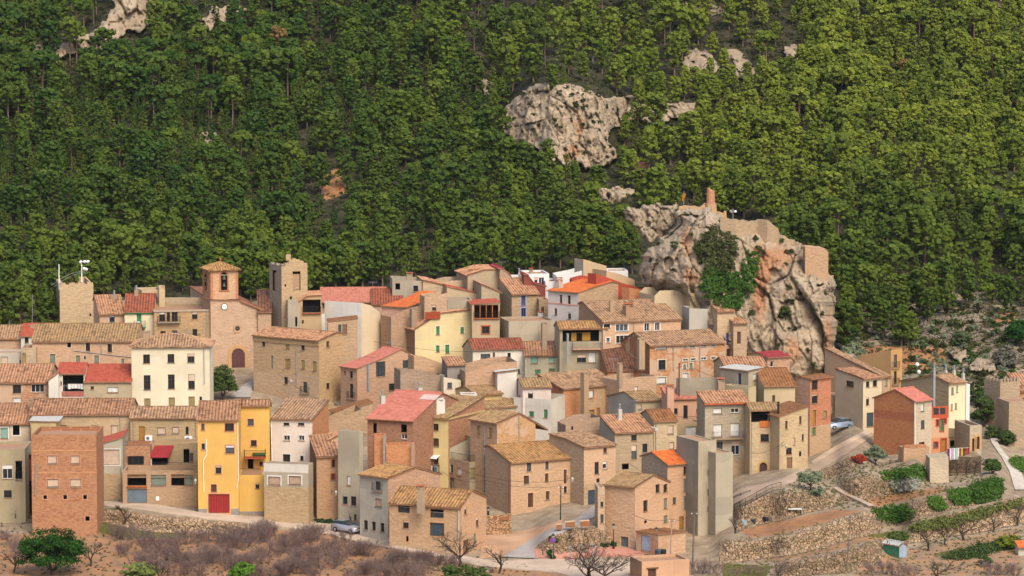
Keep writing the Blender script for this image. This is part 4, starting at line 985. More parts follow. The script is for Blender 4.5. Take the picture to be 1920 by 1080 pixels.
# --- middle tower
tst = plaster('cfac80', .5, .8); tst_shade = plaster('a39688', .7, .8)  # second stone has the shade of the left side painted in as grey
h = H('watchtower', 'tall ruined stone tower with broken top right of the church', 'B', (685, 785, 982), 165, 690, 27, tst, tst_shade, roof='sflat', cat='tower', prof=None, wins=[('R', 'B', 'o 868 205 928 350; o 876 335 906 362; o 805 305 817 322; o 845 400 862 420'), ('L', 'B', 'o 712 196 742 352; o 715 335 735 360')], rm=None)
for i in range(7):
    mb = MB(); t = i/7; fbox(mb, h.R, h.W*t, h.W*(t+1/7.05), h.ze-.02, h.ze+(.2, .55, 1.0, 1.15, 1.0, .75, .45)[i]-.05, -.55, 0, tst); mb.build('merlon', h.root)
for i in range(5): mb = MB(); fbox(mb, h.Lf, h.L*i/5, h.L*(i+.85)/5, h.ze-.02, h.ze+(.3, .05, .35, .1, .3)[i], -.5, 0, tst_shade); mb.build('merlon', h.root)
mb = MB(); mb.bx(*h.R.at(h.W*.35, 0, -.8).to_tuple()[:2], h.ze+.8, .7, .5, .9, tst); mb.build('turret', h.root)
# masonry filling the recesses of the tower
for F_, x0, y0, x1, y1 in ((h.R, 868, 205, 928, 350), (h.Lf, 712, 196, 742, 352)):
    a = F_.uz('B', x0, y1); b = F_.uz('B', x1, y0); u0, u1 = sorted((a[0], b[0])); mb = MB(); fbox(mb, F_, u0+.02, u1-.02, a[1]+.02, b[1]-.35, -.5, -.3, plaster('c49a76', .5, .8)); mb.build('bricked_recess', h.root)
h = H('plaster_house', 'grey lean-to house standing against the ruined tower', 'B', (832, 832, 922), 440, 700, 6, cgrey, roof='sflat', L=6, prof=[832, 432, 875, 412, 922, 452], wins=[('R', 'B', 'o 887 560 903 632')], rm=None)
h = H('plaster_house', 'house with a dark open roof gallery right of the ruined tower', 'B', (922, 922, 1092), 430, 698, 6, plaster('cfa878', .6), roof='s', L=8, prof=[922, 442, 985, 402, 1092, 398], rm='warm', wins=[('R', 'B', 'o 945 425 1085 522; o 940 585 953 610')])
u, z = h.R.uz('B', 940, 526); u2, _ = h.R.uz('B', 1088, 526); balcony(h.root, h.R, u, u2, z, .4, 'b0603c')
h = H('stone_house', 'dark tiled roof building tucked between the church gable and the ruined tower', 'B', (600, 600, 700), 520, 690, 5, pk(.4), roof='t', rf=1, L=8, rm='dark', pitch=18)
h = H('plaster_house', 'wide house with faded pinkish red roof behind the white sheds', 'B', (1092, 1092, 1600), 445, 655, 4, plaster('d8a35c', .5), roof='t', rh=112, rm='pink', pitch=17, wins=[('R', 'B', 'b 1100 447 1143 492; g 1168 448 1184 475')])
h = H('plaster_house', 'long dull red roofed house joining the orange roof', 'C', (-10, -10, 230), 462, 660, 3, plaster('d8a88a', .5), roof='t', rh=120, rm='redb', pitch=17)
h = H('plaster_shed', 'white corrugated side wall of a low shed in front of the roof gallery', 'B', (965, 965, 1118), 570, 695, 40, plaster('dedcd6', .5), roof='sflat', L=4, prof=[965, 560, 1118, 530], rm=None)
h = H('plaster_house', 'white and cream windowless warehouse below the faded red roof', 'B', (1115, 1405, 1562), 448, 698, 58, plaster('ecd3ac', .3), plaster('e4e2de', .4), roof='sflat', prof=[1405, 448, 1480, 470, 1562, 535], rm=None)
h = H('plaster_house', 'small beige terrace room with laundry below the white warehouse', 'B', (1145, 1145, 1372), 600, 712, 5, plaster('c9a07c', .6, .2), roof='s', L=4, prof=[1145, 596, 1372, 572], rm='rust', wins=[('R', 'B', 'd 1222 618 1246 674; x 1254 616 1292 692')], ov=.1)
# --- upper middle
h = H('plaster_house', 'concrete roof house with two small dark windows at the village skyline', 'C', (150, 150, 388), 278, 648, 5, cgrey, roof='sflat', L=7, prof=[150, 265, 250, 270, 388, 278], rm=None, wins=[('R', 'C', 'o 172 298 208 344; g 312 314 349 360')])
chimney(h, 'C', 282, 215, 290, .9, 2, 'hat')
h = H('plaster_house', 'beige skyline house with an empty sloping wall right of the concrete house', 'C', (388, 388, 580), 318, 648, 8, sand, roof='s', L=8, prof=[388, 280, 470, 295, 580, 322], rm='warm')
h = H('plaster_house', 'pale house under a thin slanting red roof edge behind the glazed loggia', 'C', (575, 575, 885), 335, 658, 10, plaster('d0b590', .5), roof='s', L=8, prof=[575, 325, 730, 358, 885, 390], rm='red')
h = H('plaster_house', 'skyline house with pale blank wall between two chimneys', 'C', (510, 510, 745), 282, 640, 8, sand, roof='sflat', L=7, prof=[510, 295, 600, 275, 745, 272], rm=None)
h = H('plaster_house', 'tall grey-beige gabled house at the top of the village', 'C', (735, 735, 990), 235, 648, 12, plaster('c4ab8a', .6), roof='s', L=9, prof=[735, 238, 870, 196, 985, 192], rm='warm', wins=[('R', 'C', 'b 775 330 803 365')])
for x in (727, 757, 806): chimney(h, 'C', x, 190 if x > 740 else 215, 260, .6, 3, 'hat')
h = H('plaster_house', 'curved red edged gable house beside the white skyline boxes', 'C', (985, 985, 1110), 260, 650, 10, plaster('b59474', .6), roof='s', L=8, prof=[985, 185, 1010, 182, 1060, 225, 1110, 300], rm='crim')
h = H('modern_house', 'white modern box house with wide dark window on the skyline', 'C', (1195, 1195, 1370), 222, 640, 8, plaster('e9e9ea', .2), roof='flat', L=7, wins=[('R', 'C', 'c 1253 248 1281 306; c 1288 250 1331 314')], parapet=.3)
chimney(h, 'C', 1229, 180, 225, .5, 3, 'hat')
h = H('modern_house', 'small white rooftop block with steam pipes left of the dark curved gable', 'C', (1082, 1082, 1195), 250, 644, 8, plaster('e9e9ea', .2), roof='flat', L=5, parapet=.3)
chimney(h, 'C', 1136, 200, 260, .3, -.4, 'pipe', plain('old_white_flue', 'c4beb2', .7)); chimney(h, 'C', 1158, 222, 262, .5, -.4, 'hat', WHITE)
h = H('plaster_house', 'dark brown house with a curved sheet gable in front of the white box house', 'C', (1172, 1172, 1338), 320, 655, 8, plain('brown_sheet', '86483c', .7), roof='s', L=5, prof=[1172, 228, 1205, 238, 1255, 300, 1338, 322], rm='crim')
h = H('modern_house', 'low white annex right of the dark curved gable', 'C', (1340, 1340, 1440), 282, 648, 5, plaster('e9e9ea', .2), roof='flat', L=6, parapet=.2)
h = H('stone_house', 'rubble stone house with tall lilac framed windows under a long tiled roof', 'C', (985, 1078, 1290), 385, 668, 20, plaster('c3a27c', .5, 1), plaster('c6b190', .6), roof='t', rh=150, rm='warm', pitch=20, wins=[('R', 'C', 'u 1152 392 1186 470; u 1152 488 1188 568; b 1308 480 1328 520')], trim='a3aede')
h = H('plaster_house', 'beige house with tiled lean-to roof left of the rubble stone house', 'C', (842, 842, 985), 372, 672, 10, plaster('c4ab88', .7), roof='s', L=8, prof=[842, 310, 985, 368], rm='warm')
pipe(h, 'R', 'C', [982, 370, 985, 470])
h = H('stone_house', 'low stone wall house with an orange door right of the rubble stone house', 'C', (1290, 1290, 1362), 420, 672, 5, ston, roof='flat', L=4, wins=[('R', 'C', 'b 1308 480 1330 530')], parapet=.2)
chimney(h, 'C', 1302, 520, 575, .7, -1.2, 'hat', WHITE)
# orange roof house left
h = H('plaster_house', 'pink walled house with bright orange tiled roof above the cream house with green windows', 'C', (68, 268, 575), 488, 692, 60, plaster('c4a082', .6, .6), plaster('dfa592', .4), roof='s', rm='orange', prof=[268, 486, 400, 445, 575, 372], wins=[('L', 'C', 'R 68 570 108 628; g 80 662 104 700'), ('R', 'C', 'g 460 467 490 508')])
h = H('stone_house', 'rough brick wall with flue in front of the orange roofed pink house', 'C', (140, 140, 400), 540, 700, 25, plaster('c49a78', .6, .9), roof='sflat', L=4, prof=[140, 560, 250, 500, 400, 462], rm=None)
chimney(h, 'C', 425, 388, 520, .9, 1.5, 'flat'); chimney(h, 'C', 310, 480, 590, .8, -.5, 'flat')
h = H('plaster_house', 'small room with one window and red parapet above the green windowed house', 'C', (400, 400, 575), 440, 700, 12, plaster('c9a383', .6, .4), roof='sflat', L=4, prof=[400, 400, 575, 372], rm=None, wins=[('R', 'C', 'g 458 467 490 508')])
h = H('plaster_house', 'grey terrace wall house behind the glazed loggia', 'C', (578, 578, 770), 425, 690, 6, cgrey, roof='flat', L=5, parapet=.3)
h = H('plaster_house', 'cream yellow house with green framed small windows and a tiled left slope', 'C', (152, 325, 770), 662, 708, 22, plaster('e6cf94', .5), plaster('a57b60', .6), roof='s', rm='warm', prof=[325, 658, 520, 535, 770, 508], wins=[('R', 'C', 'n 489 630 516 698; n 678 637 705 686; n 488 780 515 830; n 560 774 592 842'), ('L', 'C', 't 222 682 250 752')], trim='e9dfb8')
mb = MB(); a = h.R.uz('C', 403, 525); b = h.R.uz('C', 517, 570); fbox(mb, h.R, a[0], b[0], b[1], a[1]+.1, .05, .3, plain('red_parapet', 'a0492f', .8)); mb.build('parapet', h.root)
h = H('plaster_house', 'beige house with a wooden glazed loggia under a flat red roof', 'C', (770, 770, 985), 460, 706, 6, plaster('c9b08c', .6), roof='s', L=6, prof=[770, 462, 985, 448], rm='red', ov=.3, wins=[('R', 'C', 'o 784 466 976 566; g 846 630 904 688')], trim=None)
mb = MB()
for i in range(5):
    u = h.R.uz('C', 784+192*i/4, 500)[0]; za = h.R.uz('C', 880, 566)[1]; zb = h.R.uz('C', 880, 466)[1]; fbox(mb, h.R, u-.06, u+.06, za, zb, -.2, -.02, plain('orange_wood', 'b56a2c', .6))
mb.build('loggia_frame', h.root); u, z = h.R.uz('C', 780, 567); u2, _ = h.R.uz('C', 985, 567); balcony(h.root, h.R, u, u2, z, .3, 'b9693c')
mb = MB(); a = h.R.uz('C', 838, 696); b = h.R.uz('C', 912, 622)
for q in ((a[0], b[0], a[1], a[1]+.16), (a[0], b[0], b[1]-.16, b[1]), (a[0], a[0]+.16, a[1], b[1]), (b[0]-.16, b[0], a[1], b[1])): fbox(mb, h.R, *q, .0, .05, plain('orange_brick_trim', 'c56a38', .8))
mb.build('window_surround', h.root)
h = H('plaster_house', 'long grey block wall building below the rubble stone house', 'C', (985, 1055, 1412), 592, 712, 12, cgrey, roof='flat', L=7, parapet=.3)
chimney(h, 'C', 1332, 595, 745, .8, -1.0, 'flat')
h = H('plaster_house', 'white house with red tiled roof and small air conditioner in the middle of the village', 'C', (697, 775, 1178), 815, 740, 10, plaster('e8ddcb', .4), plaster('cfc0a4', .5), roof='t', rh=70, rm='redb', pitch=17, wins=[('R', 'C', 'g 836 846 912 882; b 930 834 948 910; g 1045 838 1070 872; g 1125 965 1142 1000')])
acunit(h, 'R', 'C', 815, 892, 846, 918)
h = H('plaster_house', 'grey green house with four green shuttered windows under a brown tiled roof', 'C', (1180, 1180, 1492), 858, 742, 3, plaster('bfb697', .6), roof='t', rh=105, rm='brown', pitch=20, wins=[('R', 'C', 't 1230 866 1280 920; t 1367 868 1411 919; n 1260 968 1302 1006; n 1367 959 1412 980')])
h = H('plaster_house', 'grey house with dark open roof loggia, yellow door and pink balcony', 'D', (165, 205, 577), 652, 748, 8, plaster('b7a98a', .7), roof='t', rh=55, rm='lich', pitch=18, wins=[('R', 'D', 'o 228 662 512 748; g 340 852 411 912; w 427 833 487 915')], ov=.4)
u, z = h.R.uz('D', 302, 806); u2, _ = h.R.uz('D', 524, 806); balcony(h.root, h.R, u, u2, z, .7, 'd09a7c', GREYM)
mb = MB(); a = h.R.uz('D', 300, 748); b = h.R.uz('D', 450, 682); fbox(mb, h.R, a[0], b[0], a[1], b[1], -.8, -.7, plain('yellow_shutter', 'b88a34', .7)); a = h.R.uz('D', 342, 748); b = h.R.uz('D', 386, 685); fbox(mb, h.R, a[0], b[0], a[1], b[1], -.7, -.65, DARK); mb.build('loggia_door', h.root)
chimney(h, 'D', 268, 680, 850, .3, -1.0, 'flat', GREYM); chimney(h, 'D', 85, 592, 745, .7, -1.5, 'flat')
h = H('plaster_house', 'lilac white house with vivid orange roof and stone gable end', 'D', (115, 350, 888), 375, 705, 48, plaster('c7a27c', .5, .8), plaster('dcd0cc', .3), roof='s', rm='orange', prof=[350, 372, 605, 287, 745, 315, 888, 348], wins=[('L', 'D', 'g 205 386 224 450; g 268 391 290 465; g 165 490 184 543; g 268 522 293 572'), ('R', 'D', 'g 667 358 700 412')])
mb = MB(); a = h.Lf.uz('D', 116, 455); b = h.Lf.uz('D', 350, 468); fbox(mb, h.Lf, 0, h.L, b[1]-.1, b[1]+.1, .003, .04, plain('pink_band', 'd8a090', .8)); mb.build('cornice', h.root)
h = H('brick_house', 'orange block end wall at the right of the stone gable', 'D', (745, 745, 885), 350, 700, 46, orb2, roof='sflat', L=1.5, prof=[745, 330, 885, 352], rm=None, D0=None, dD=2.5)
chimney(h, 'D', 200, 255, 330, .9, 1, 'hat', plaster('d9c5b6', .4))
h = H('plaster_house', 'beige stepped attic blocks rising at the skyline above the orange roof', 'D', (320, 388, 570), 112, 652, 30, plaster('d3b48c', .4), plaster('b5ac9e', .5), roof='sflat', prof=[388, 108, 570, 160], rm=None)
h2 = H('x', '', 'D', (568, 568, 790), 200, 652, 28, plaster('cdae88', .5), roof='sflat', L=5, prof=[568, 198, 680, 225, 790, 270], rm=None, root=h.root, dD=-3)
h = H('modern_house', 'white rooftop room on the skyline right of the stepped attic', 'D', (575, 575, 738), 198, 648, 5, plaster('e9e9ea', .2), roof='flat', L=5, parapet=.2)
h = H('modern_house', 'white flat roofed building behind the vivid orange roof', 'D', (180, 180, 385), 235, 652, 5, plaster('e9e9ea', .2), roof='sflat', L=6, prof=[180, 240, 305, 215, 385, 195], rm=None)
h = H('plaster_house', 'narrow house with red painted sloping parapets behind the vivid orange roof', 'D', (298, 298, 500), 262, 672, 5, plain('red_render', 'b4523e', .8), roof='sflat', L=3, prof=[298, 268, 380, 245, 500, 262], rm=None)
h = H('plaster_house', 'red edged terrace strip running down to the stone gable', 'D', (488, 488, 890), 270, 690, 38, plain('red_render', 'b4523e', .8), roof='sflat', L=2, prof=[488, 222, 600, 258, 740, 310, 890, 345], rm=None)
h = H('plaster_house', 'salmon house with white framed windows under a broad mossy roof with dormer', 'D', (355, 540, 1150), 602, 746, 22, plaster('dfae88', .5, .15), plaster('b78f74', .7), roof='t', rh=165, rm='old', pitch=17, wins=[('R', 'D', 'g 548 611 597 645; c 642 604 738 668; c 865 606 905 668; c 947 601 984 664; c 568 720 597 757; c 645 702 738 762')], trim='efe6dc')
pipe(h, 'R', 'D', [782, 590, 780, 680]); chimney(h, 'D', 607, 415, 500, .5, 4, 'flat'); chimney(h, 'D', 740, 455, 540, 1.3, 3.5, 'hat', plaster('c3906c', .6))
h = H('plaster_house', 'pale tall house wall climbing behind the mossy roof at the foot of the rock', 'D', (890, 942, 1222), 400, 712, 20, plaster('d0bb98', .5), roof='sflat', L=6, prof=[942, 392, 985, 352, 1100, 350, 1222, 372], rm=None)
h = H('plaster_house', 'beige gable with corner chimney right under the ivy', 'D', (1215, 1215, 1430), 375, 716, 15, plaster('cfae84', .6, .2), roof='sflat', L=6, prof=[1215, 370, 1300, 378, 1430, 418], rm=None)
chimney(h, 'D', 1436, 382, 520, .7, 0, 'hat')
h = H('plaster_house', 'smooth light grey house wall below the beige gable', 'D', (1212, 1212, 1432), 500, 730, 12, plaster('c9c2b8', .4), roof='sflat', L=4, prof=[1212, 490, 1432, 498], rm=None)
h = H('stone_house', 'beige stone house with one purple window at the foot of the rock', 'D', (1430, 1430, 1562), 520, 738, 14, plaster('cdae8a', .5, .6), roof='t', rf=1, L=4, rm='warm', pitch=12, wins=[('R', 'I', 'v 437 86 461 169; b 440 194 466 244')])
h = H('stone_house', 'narrow stone house with two wooden shutters touching the rock', 'D', (1556, 1556, 1664), 612, 742, 14, plaster('cba884', .5, .6), roof='t', rf=1, L=4, rm='warm', pitch=12, wins=[('R', 'I', 'b 511 78 537 161; b 583 168 597 216; o 540 200 548 215')])
h = H('brick_house', 'brick house with dark red brown tiled roof sloping below the salmon house', 'D', (578, 578, 902), 978, 772, 6, orb, roof='t', rh=200, rm='dark', pitch=17)
h = H('brick_house', 'long orange brick house with rows of small slit windows under a brown roof', 'D', (682, 905, 1492), 788, 775, 22, brick('b8683c', 'd5a068', .6, .45), brick('a0603c', 'b87c50', .7, .3), roof='t', rf=.5, rm='old', prof=[905, 786, 790, 685, 682, 752], wins=[('R', 'D', 'w 956 792 1043 812; c 1166 784 1200 800; c 1220 779 1260 798; c 1308 771 1346 790; c 1385 767 1420 787; c 1166 884 1204 903; c 1228 880 1264 898; c 1308 873 1347 893; c 1387 867 1422 888; g 974 892 1030 968; w 962 1028 1034 1078; i 1167 928 1188 960; i 1215 915 1240 960; w 1165 993 1208 1040')], trim='d8ccb6')
pipe(h, 'R', 'D', [1088, 790, 1090, 980]); pipe(h, 'R', 'D', [1295, 775, 1297, 1040]); chimney(h, 'D', 838, 715, 900, .9, -.6, 'flat')
# --- second row, left half
h = H('brick_house', 'brick house with white framed windows under a sloping tiled roof at the left edge', 'E', (-50, -50, 262), 52, 805, 2, mixb, roof='t', rh=100, rm='warm', pitch=16, wins=[('R', 'E', 'g 68 62 112 106; c 165 58 236 101; w 68 131 113 160')])
h = H('plaster_house', 'white house with deep open balcony and hanging washing under a red roof', 'E', (311, 311, 450), 2, 806, 2, white, roof='t', rh=55, rm='red', pitch=16, wins=[('R', 'E', 'o 335 12 447 96; g 322 40 330 60')])
mb = MB(); a = h.R.uz('E', 330, 124); b = h.R.uz('E', 447, 96); fbox(mb, h.R, a[0], b[0], a[1], b[1], .0, .06, plain('pink_parapet', 'b06a5c', .8)); mb.build('parapet', h.root); laundry(h, 'R', 'E', 360, 445, 58, 88, ['f0eee8', 'e8e4dc', 'f2efe8', 'dcdcdc', 'efe9dd'], 'white washing hung on the deep balcony of the white house', -.3)
h = H('plaster_house', 'small white room with a tiled lean-to left of the deep balcony', 'E', (262, 262, 312), 30, 810, 2, white, roof='s', L=6, prof=[262, 40, 312, 0], rm='warm')
h = H('plaster_house', 'beige house with one white blind under a plain red roof left of the cream block', 'E', (452, 452, 700), 46, 806, 2, plaster('c9b391', .8), roof='t', rh=92, rm='red', pitch=17, wins=[('R', 'E', 'g 483 68 500 85; w 571 73 630 103')])
h = H('plaster_house', 'whitewashed house with a pink blind at the left edge below the brown roof', 'A', (-80, -80, 170), 838, 740, 3, plaster('d8cdbb', .7), roof='flat', L=5, wins=[('R', 'A', 'r 5 868 60 930; g 153 873 168 925')], parapet=.3)
h = H('stone_house', 'beige stone house with shuttered window between the whitewashed house and the long stone house', 'A', (170, 170, 280), 800, 742, 3, be, roof='flat', L=5, wins=[('R', 'A', 'e 172 842 203 935')], parapet=.2)
h = H('cream_block', 'tall cream block with dark windows in three rows under a hipped tiled roof', 'A', (1030, 1030, 1632), 793, 802, 2, plaster('ecdfbf', .35), roof='h', L=9, rm='old', pitch=17, ov=.35, wins=[('R', 'A', 'g 1115 850 1168 920; g 1305 847 1358 915; g 1460 843 1515 913'), ('R', 'E', 'g 766 10 802 88; g 895 6 931 83; g 1003 5 1038 83; e 769 134 802 173; e 899 129 932 173; e 1005 124 1038 173; g 1063 124 1077 143')], trim=None)
pipe(h, 'R', 'A', [1588, 800, 1592, 1080]); chimney(h, 'A', 1142, 660, 740, .9, 3, 'flat')
h = H('stone_house', 'small stone house with tiled roof and plant balcony at the left edge', 'E', (-60, -60, 158), 272, 866, 2, plaster('d9c3a8', .5), roof='t', rh=52, rm='warm', pitch=17, wins=[('R', 'E', 't 2 290 42 348; o 68 276 105 329')], trim='efe9dc')
u, z = h.R.uz('E', 0, 402); u2, _ = h.R.uz('E', 155, 402); balcony(h.root, h.R, 0, u2, z, 1.3, 'a85f44', plain('red_rail', '8f6a5a', .7))
h = H('stone_house', 'narrow upper roof house behind the plant balcony at the left edge', 'E', (-60, -60, 150), 218, 850, 2, be, roof='t', rh=55, rm='brown', pitch=17)
h = H('plaster_house', 'long beige house with pale blinds under a straight brown tiled roof', 'E', (163, 163, 697), 222, 868, 1, plaster('cfab84', .6, .3), roof='t', rh=85, rm='brown', pitch=18, wins=[('R', 'E', 'e 318 276 355 326; r 487 278 524 337; r 592 278 628 333')])
chimney(h, 'E', 172, 132, 175, .9, 6, 'flat'); pipe(h, 'R', 'E', [640, 222, 638, 330])
h = H('plaster_house', 'cream kitchen annex with grey sheet roof and teal window above the red brick tower house', 'E', (170, 170, 300), 270, 890, 2, plaster('d9bc78', .5), roof='s', L=5, prof=[170, 262, 300, 262], rm='grey', wins=[('R', 'E', 't 228 291 246 318; c 248 291 280 324')], ov=.4)
h = H('plaster_house', 'rough beige house with air conditioners under a grooved brown roof', 'E', (697, 697, 1052), 240, 872, 1, plaster('b99a70', .9, .3), roof='t', rh=60, rm='old', pitch=18, wins=[('R', 'E', 'y 740 283 774 362; r 838 289 882 325; r 918 286 954 320; g 989 285 1005 326')])
acunit(h, 'R', 'E', 985, 334, 1025, 364); acunit(h, 'R', 'E', 774, 331, 812, 357); pipe(h, 'R', 'E', [1042, 240, 1044, 395]); pipe(h, 'R', 'E', [710, 255, 712, 350])
h = H('plaster_house', 'olive grey flat roofed house with a barred window at the left edge', 'E', (-60, -60, 133), 403, 981, 2, plaster('bdae88', .9), roof='flat', L=7, wins=[('R', 'E', 'c 12 488 67 562; o 83 468 118 562; k 22 623 62 662')], trim=None, parapet=.3)
u, z = h.R.uz('E', 83, 562); u2, _ = h.R.uz('E', 120, 562); balcony(h.root, h.R, u, u2, z, .2, '8d8468')
h = H('brick_house', 'thin red wall squeezed between the olive house and the brick tower house', 'E', (132, 132, 175), 430, 972, 2, plaster('9c4a30', .6), roof='flat', L=5, wins=[('R', 'E', 'o 136 572 170 788; o 136 430 166 458')], dD=1.5)
h = H('brick_house', 'tall red brick tower house with four pale blinds near the left edge', 'E', (173, 173, 513), 328, 1004, 1, brick('ab6440', 'c48a5c', .9), roof='flat', L=8, wins=[('R', 'E', 'r 252 438 302 482; r 375 438 425 482; r 250 563 312 606; r 373 562 432 606; o 232 652 250 670; o 338 650 357 670; o 444 650 463 670; o 455 763 478 786')], trim='c99470', bands=[], parapet=.5)
mb = MB(); 
for y in (412, 530): z = h.R.uz('E', 300, y)[1]; fbox(mb, h.R, 0, h.W, z-.1, z+.1, .003, .03, plain('concrete_band', 'c49068', .9))
mb.build('cornice', h.root); pipe(h, 'R', 'E', [193, 482, 190, 650], .09)
h = H('plaster_house', 'narrow grey house with wide pink blind under a slanting red roof', 'E', (527, 527, 653), 380, 940, 2, plaster('b9b3a2', .7), roof='s', L=7, prof=[527, 382, 653, 345], rm='red', wins=[('R', 'E', 'r 541 406 637 488')], trim='e4ded2', bands=[('R', 'E', 600, 533, plaster('c4a17c', .6, .5))])
pipe(h, 'R', 'E', [645, 500, 646, 688]); pipe(h, 'R', 'E', [534, 500, 533, 680])
h = H('brick_house', 'upper brick room with one wide dark window above the blue grey garage', 'E', (655, 655, 800), 388, 925, 1, brick('b9744c', 'cf9a72', .4), roof='flat', L=5, wins=[('R', 'E', 'g 679 441 767 488')])
mb = MB(); railing_into(mb, h.R.at(.1, h.ze, 0), h.R.at(h.W, h.ze, 0), .7); mb.build('railing', h.root)
h = H('plaster_house', 'terrace room with crimson awning and white pillar right of the upper brick room', 'E', (800, 800, 1052), 372, 918, 1, plaster('b99a70', .8, .3), roof='flat', L=4, wins=[('R', 'E', 'o 812 448 895 482; o 978 405 1010 476; g 1012 425 1030 470')])
mb = MB(); a = h.R.uz('E', 805, 440); b = h.R.uz('E', 922, 388); p = h.R.at(a[0], a[1], 2.0); mb.box(p, h.R.d*(b[0]-a[0]-.4), -h.R.n*2.0+Vector((.5, 0, 1.3)), (0, 0, .08), plain('crimson_awning', '9a2f34', .7)); mb.build('awning', h.root)
mb = MB(); fbox(mb, h.R, a[0], a[0]+.25, a[1]-3, a[1], 1.6, 1.85, WHITE); mb.build('pillar', h.root)
h = H('stone_house', 'stone ground floor with blue grey garage door and open terrace beside the yellow house', 'E', (655, 655, 1052), 520, 946, 1, plaster('c79f78', .6, .6), roof='flat', L=5, wins=[('R', 'E', 'o 679 541 780 598; G 679 617 783 692; i 804 541 885 598; o 913 541 983 598; i 985 541 1029 598')], bands=[], parapet=.9)
mb = MB(); a = h.R.uz('E', 805, 514); b = h.R.uz('E', 1028, 480); railing_into(mb, h.R.at(a[0], a[1], 0), h.R.at(b[0], a[1], 0), .95); mb.build('railing', h.root)
mb = MB(); z = h.R.uz('E', 700, 606)[1]; a = h.R.uz('E', 677, 606)[0]; b = h.R.uz('E', 785, 606)[0]; fbox(mb, h.R, a, b, z, z+.15, .0, .25, TERRA); mb.build('door_canopy', h.root)
mb = MB(); a = h.R.uz('E', 832, 677); b = h.R.uz('E', 848, 656); fbox(mb, h.R, a[0], b[0], a[1], b[1], 0, .08, WHITE); mb.build('meter_box', h.root)
# yellow house: main block and set back wing
h = H('yellow_house', 'bright yellow four storey house with a dark red garage door', 'F', (62, 62, 275), 250, 962, 2, ylw, roof='t', rh=100, rm='brown', pitch=19, wins=[('R', 'F', 'g 78 268 95 302; g 203 266 252 307; g 207 382 254 426; g 80 374 97 405; g 154 492 185 534; b 129 592 160 632; R 115 643 229 746')], trim='e6a878', bands=[('R', 'F', 70, 722, plaster('9a948c', .6, .6))])
pipe(h, 'R', 'F', [105, 350, 107, 435, 88, 465, 92, 630], .05, WHITE); pipe(h, 'R', 'F', [272, 255, 276, 560, 268, 612], .05, WHITE)
w2 = H('x', '', 'F', (275, 275, 440), 175, 962, 2, ylw, roof='t', rh=30, rf=.3, rm='brown', pitch=19, wins=[('R', 'F', 'g 325 243 357 277; g 342 356 373 388; g 388 470 406 492; o 326 455 356 540')], trim='e6a878', root=h.root, dD=5.0)
w3 = H('x', '', 'F', (278, 278, 412), 542, 964, 2, ylw, roof='flat', L=5.5, wins=[('R', 'F', 'g 367 588 387 614')], trim='e6a878', root=h.root, dD=.35, parapet=.1, bands=[('R', 'F', 300, 736, plaster('9a948c', .6, .6))])
u, z = w3.R.uz('F', 286, 545); u2, _ = w3.R.uz('F', 395, 545)
mb = MB(); railing_into(mb, w3.R.at(u, w3.ze, -.1), w3.R.at(u2, w3.ze, -.1), .8); mb.build('railing', h.root)
u, z = w2.R.uz('F', 308, 442); u2, _ = w2.R.uz('F', 422, 442); balcony(h.root, w2.R, u, u2, z, 1.6, 'b9603c')
mb = MB()
for i in range(9): p = w2.R.at(u+(u2-u)*(.45+.06*i), z, 1.3); mb.lathe(p, [(.1, 0), (.14, .2)], TERRA, 6); mb.lathe(p, [(.14, .2), (.22, .4), (.05, .65)], plain('pot_plant', '4d5f30', .9), 6)
mb.build('potted_plants', h.root)
# pinkish white house and its terrace block
h = H('pink_house', 'pinkish white three storey house with brick side wall right of the yellow house', 'F', (450, 672, 757), 250, 948, 76, orb2, plaster('eddcd0', .3), roof='s', rf=1, rm='old', pitch=17, prof=[672, 248, 757, 146], wins=[('L', 'F', 'g 516 263 548 277; g 593 263 627 278; c 517 331 550 358; c 597 331 627 358; g 513 431 552 486; g 605 440 623 464')], trimL='efe6de', bands=[])
pipe(h, 'L', 'F', [450, 250, 456, 480], .05, WHITE)
t = H('x', '', 'F', (412, 650, 674), 487, 975, 76, cgrey, plaster('dcd5cb', .4), roof='flat', root=h.root, dD=-2.5, parapet=.9, wins=[('L', 'F', 'p 434 550 500 596; p 544 547 611 593')], trimL='eeeae2', bands=[('L', 'F', 500, 526, cgrey), ('L', 'F', 500, 606, plaster('bc9c74', .7, .7)), ('R', 'F', 660, 606, plaster('bc9c74', .7, .7))])
mb = MB(); a = h.Lf.uz('F', 455, 487); b = h.Lf.uz('F', 495, 470); u0, u1 = sorted((a[0], b[0])); fbox(mb, h.Lf, u0, u1, a[1]-.3, b[1]+.1, .4, .8, plain('red_cover', 'a8202e', .6)); mb.build('terrace_bench', h.root)
h = H('stone_house', 'narrow stone house with two stepped tiled roofs left of the grey concrete house', 'F', (676, 694, 812), 445, 975, 12, plaster('b9875f', .5, 1), plaster('8c6c50', .6, 1), roof='t', rf=1, L=6, rm='brown', pitch=17, wins=[('R', 'F', 'g 773 460 790 500; b 770 536 790 568')], trim='b86a48')
h2 = H('x', '', 'F', (690, 700, 812), 395, 960, 12, pk(.6), roof='s', L=4, rm='warm', root=h.root, prof=[700, 390, 812, 335])
h = H('concrete_house', 'tall plain grey concrete house above the parked silver hatchback', 'F', (806, 922, 960), 312, 986, 62, cgrey, plaster('b3aa98', .9), roof='flat', wins=[('L', 'F', 'w 853 547 873 597; g 831 648 857 697; g 875 656 903 705; g 866 752 877 784; b 891 752 905 784')], parapet=.2, L=None, W=.9)
h = H('brick_house', 'orange hollow brick wall block behind the grey concrete house', 'G', (8, 8, 88), 605, 962, 4, orb2, roof='flat', L=3)
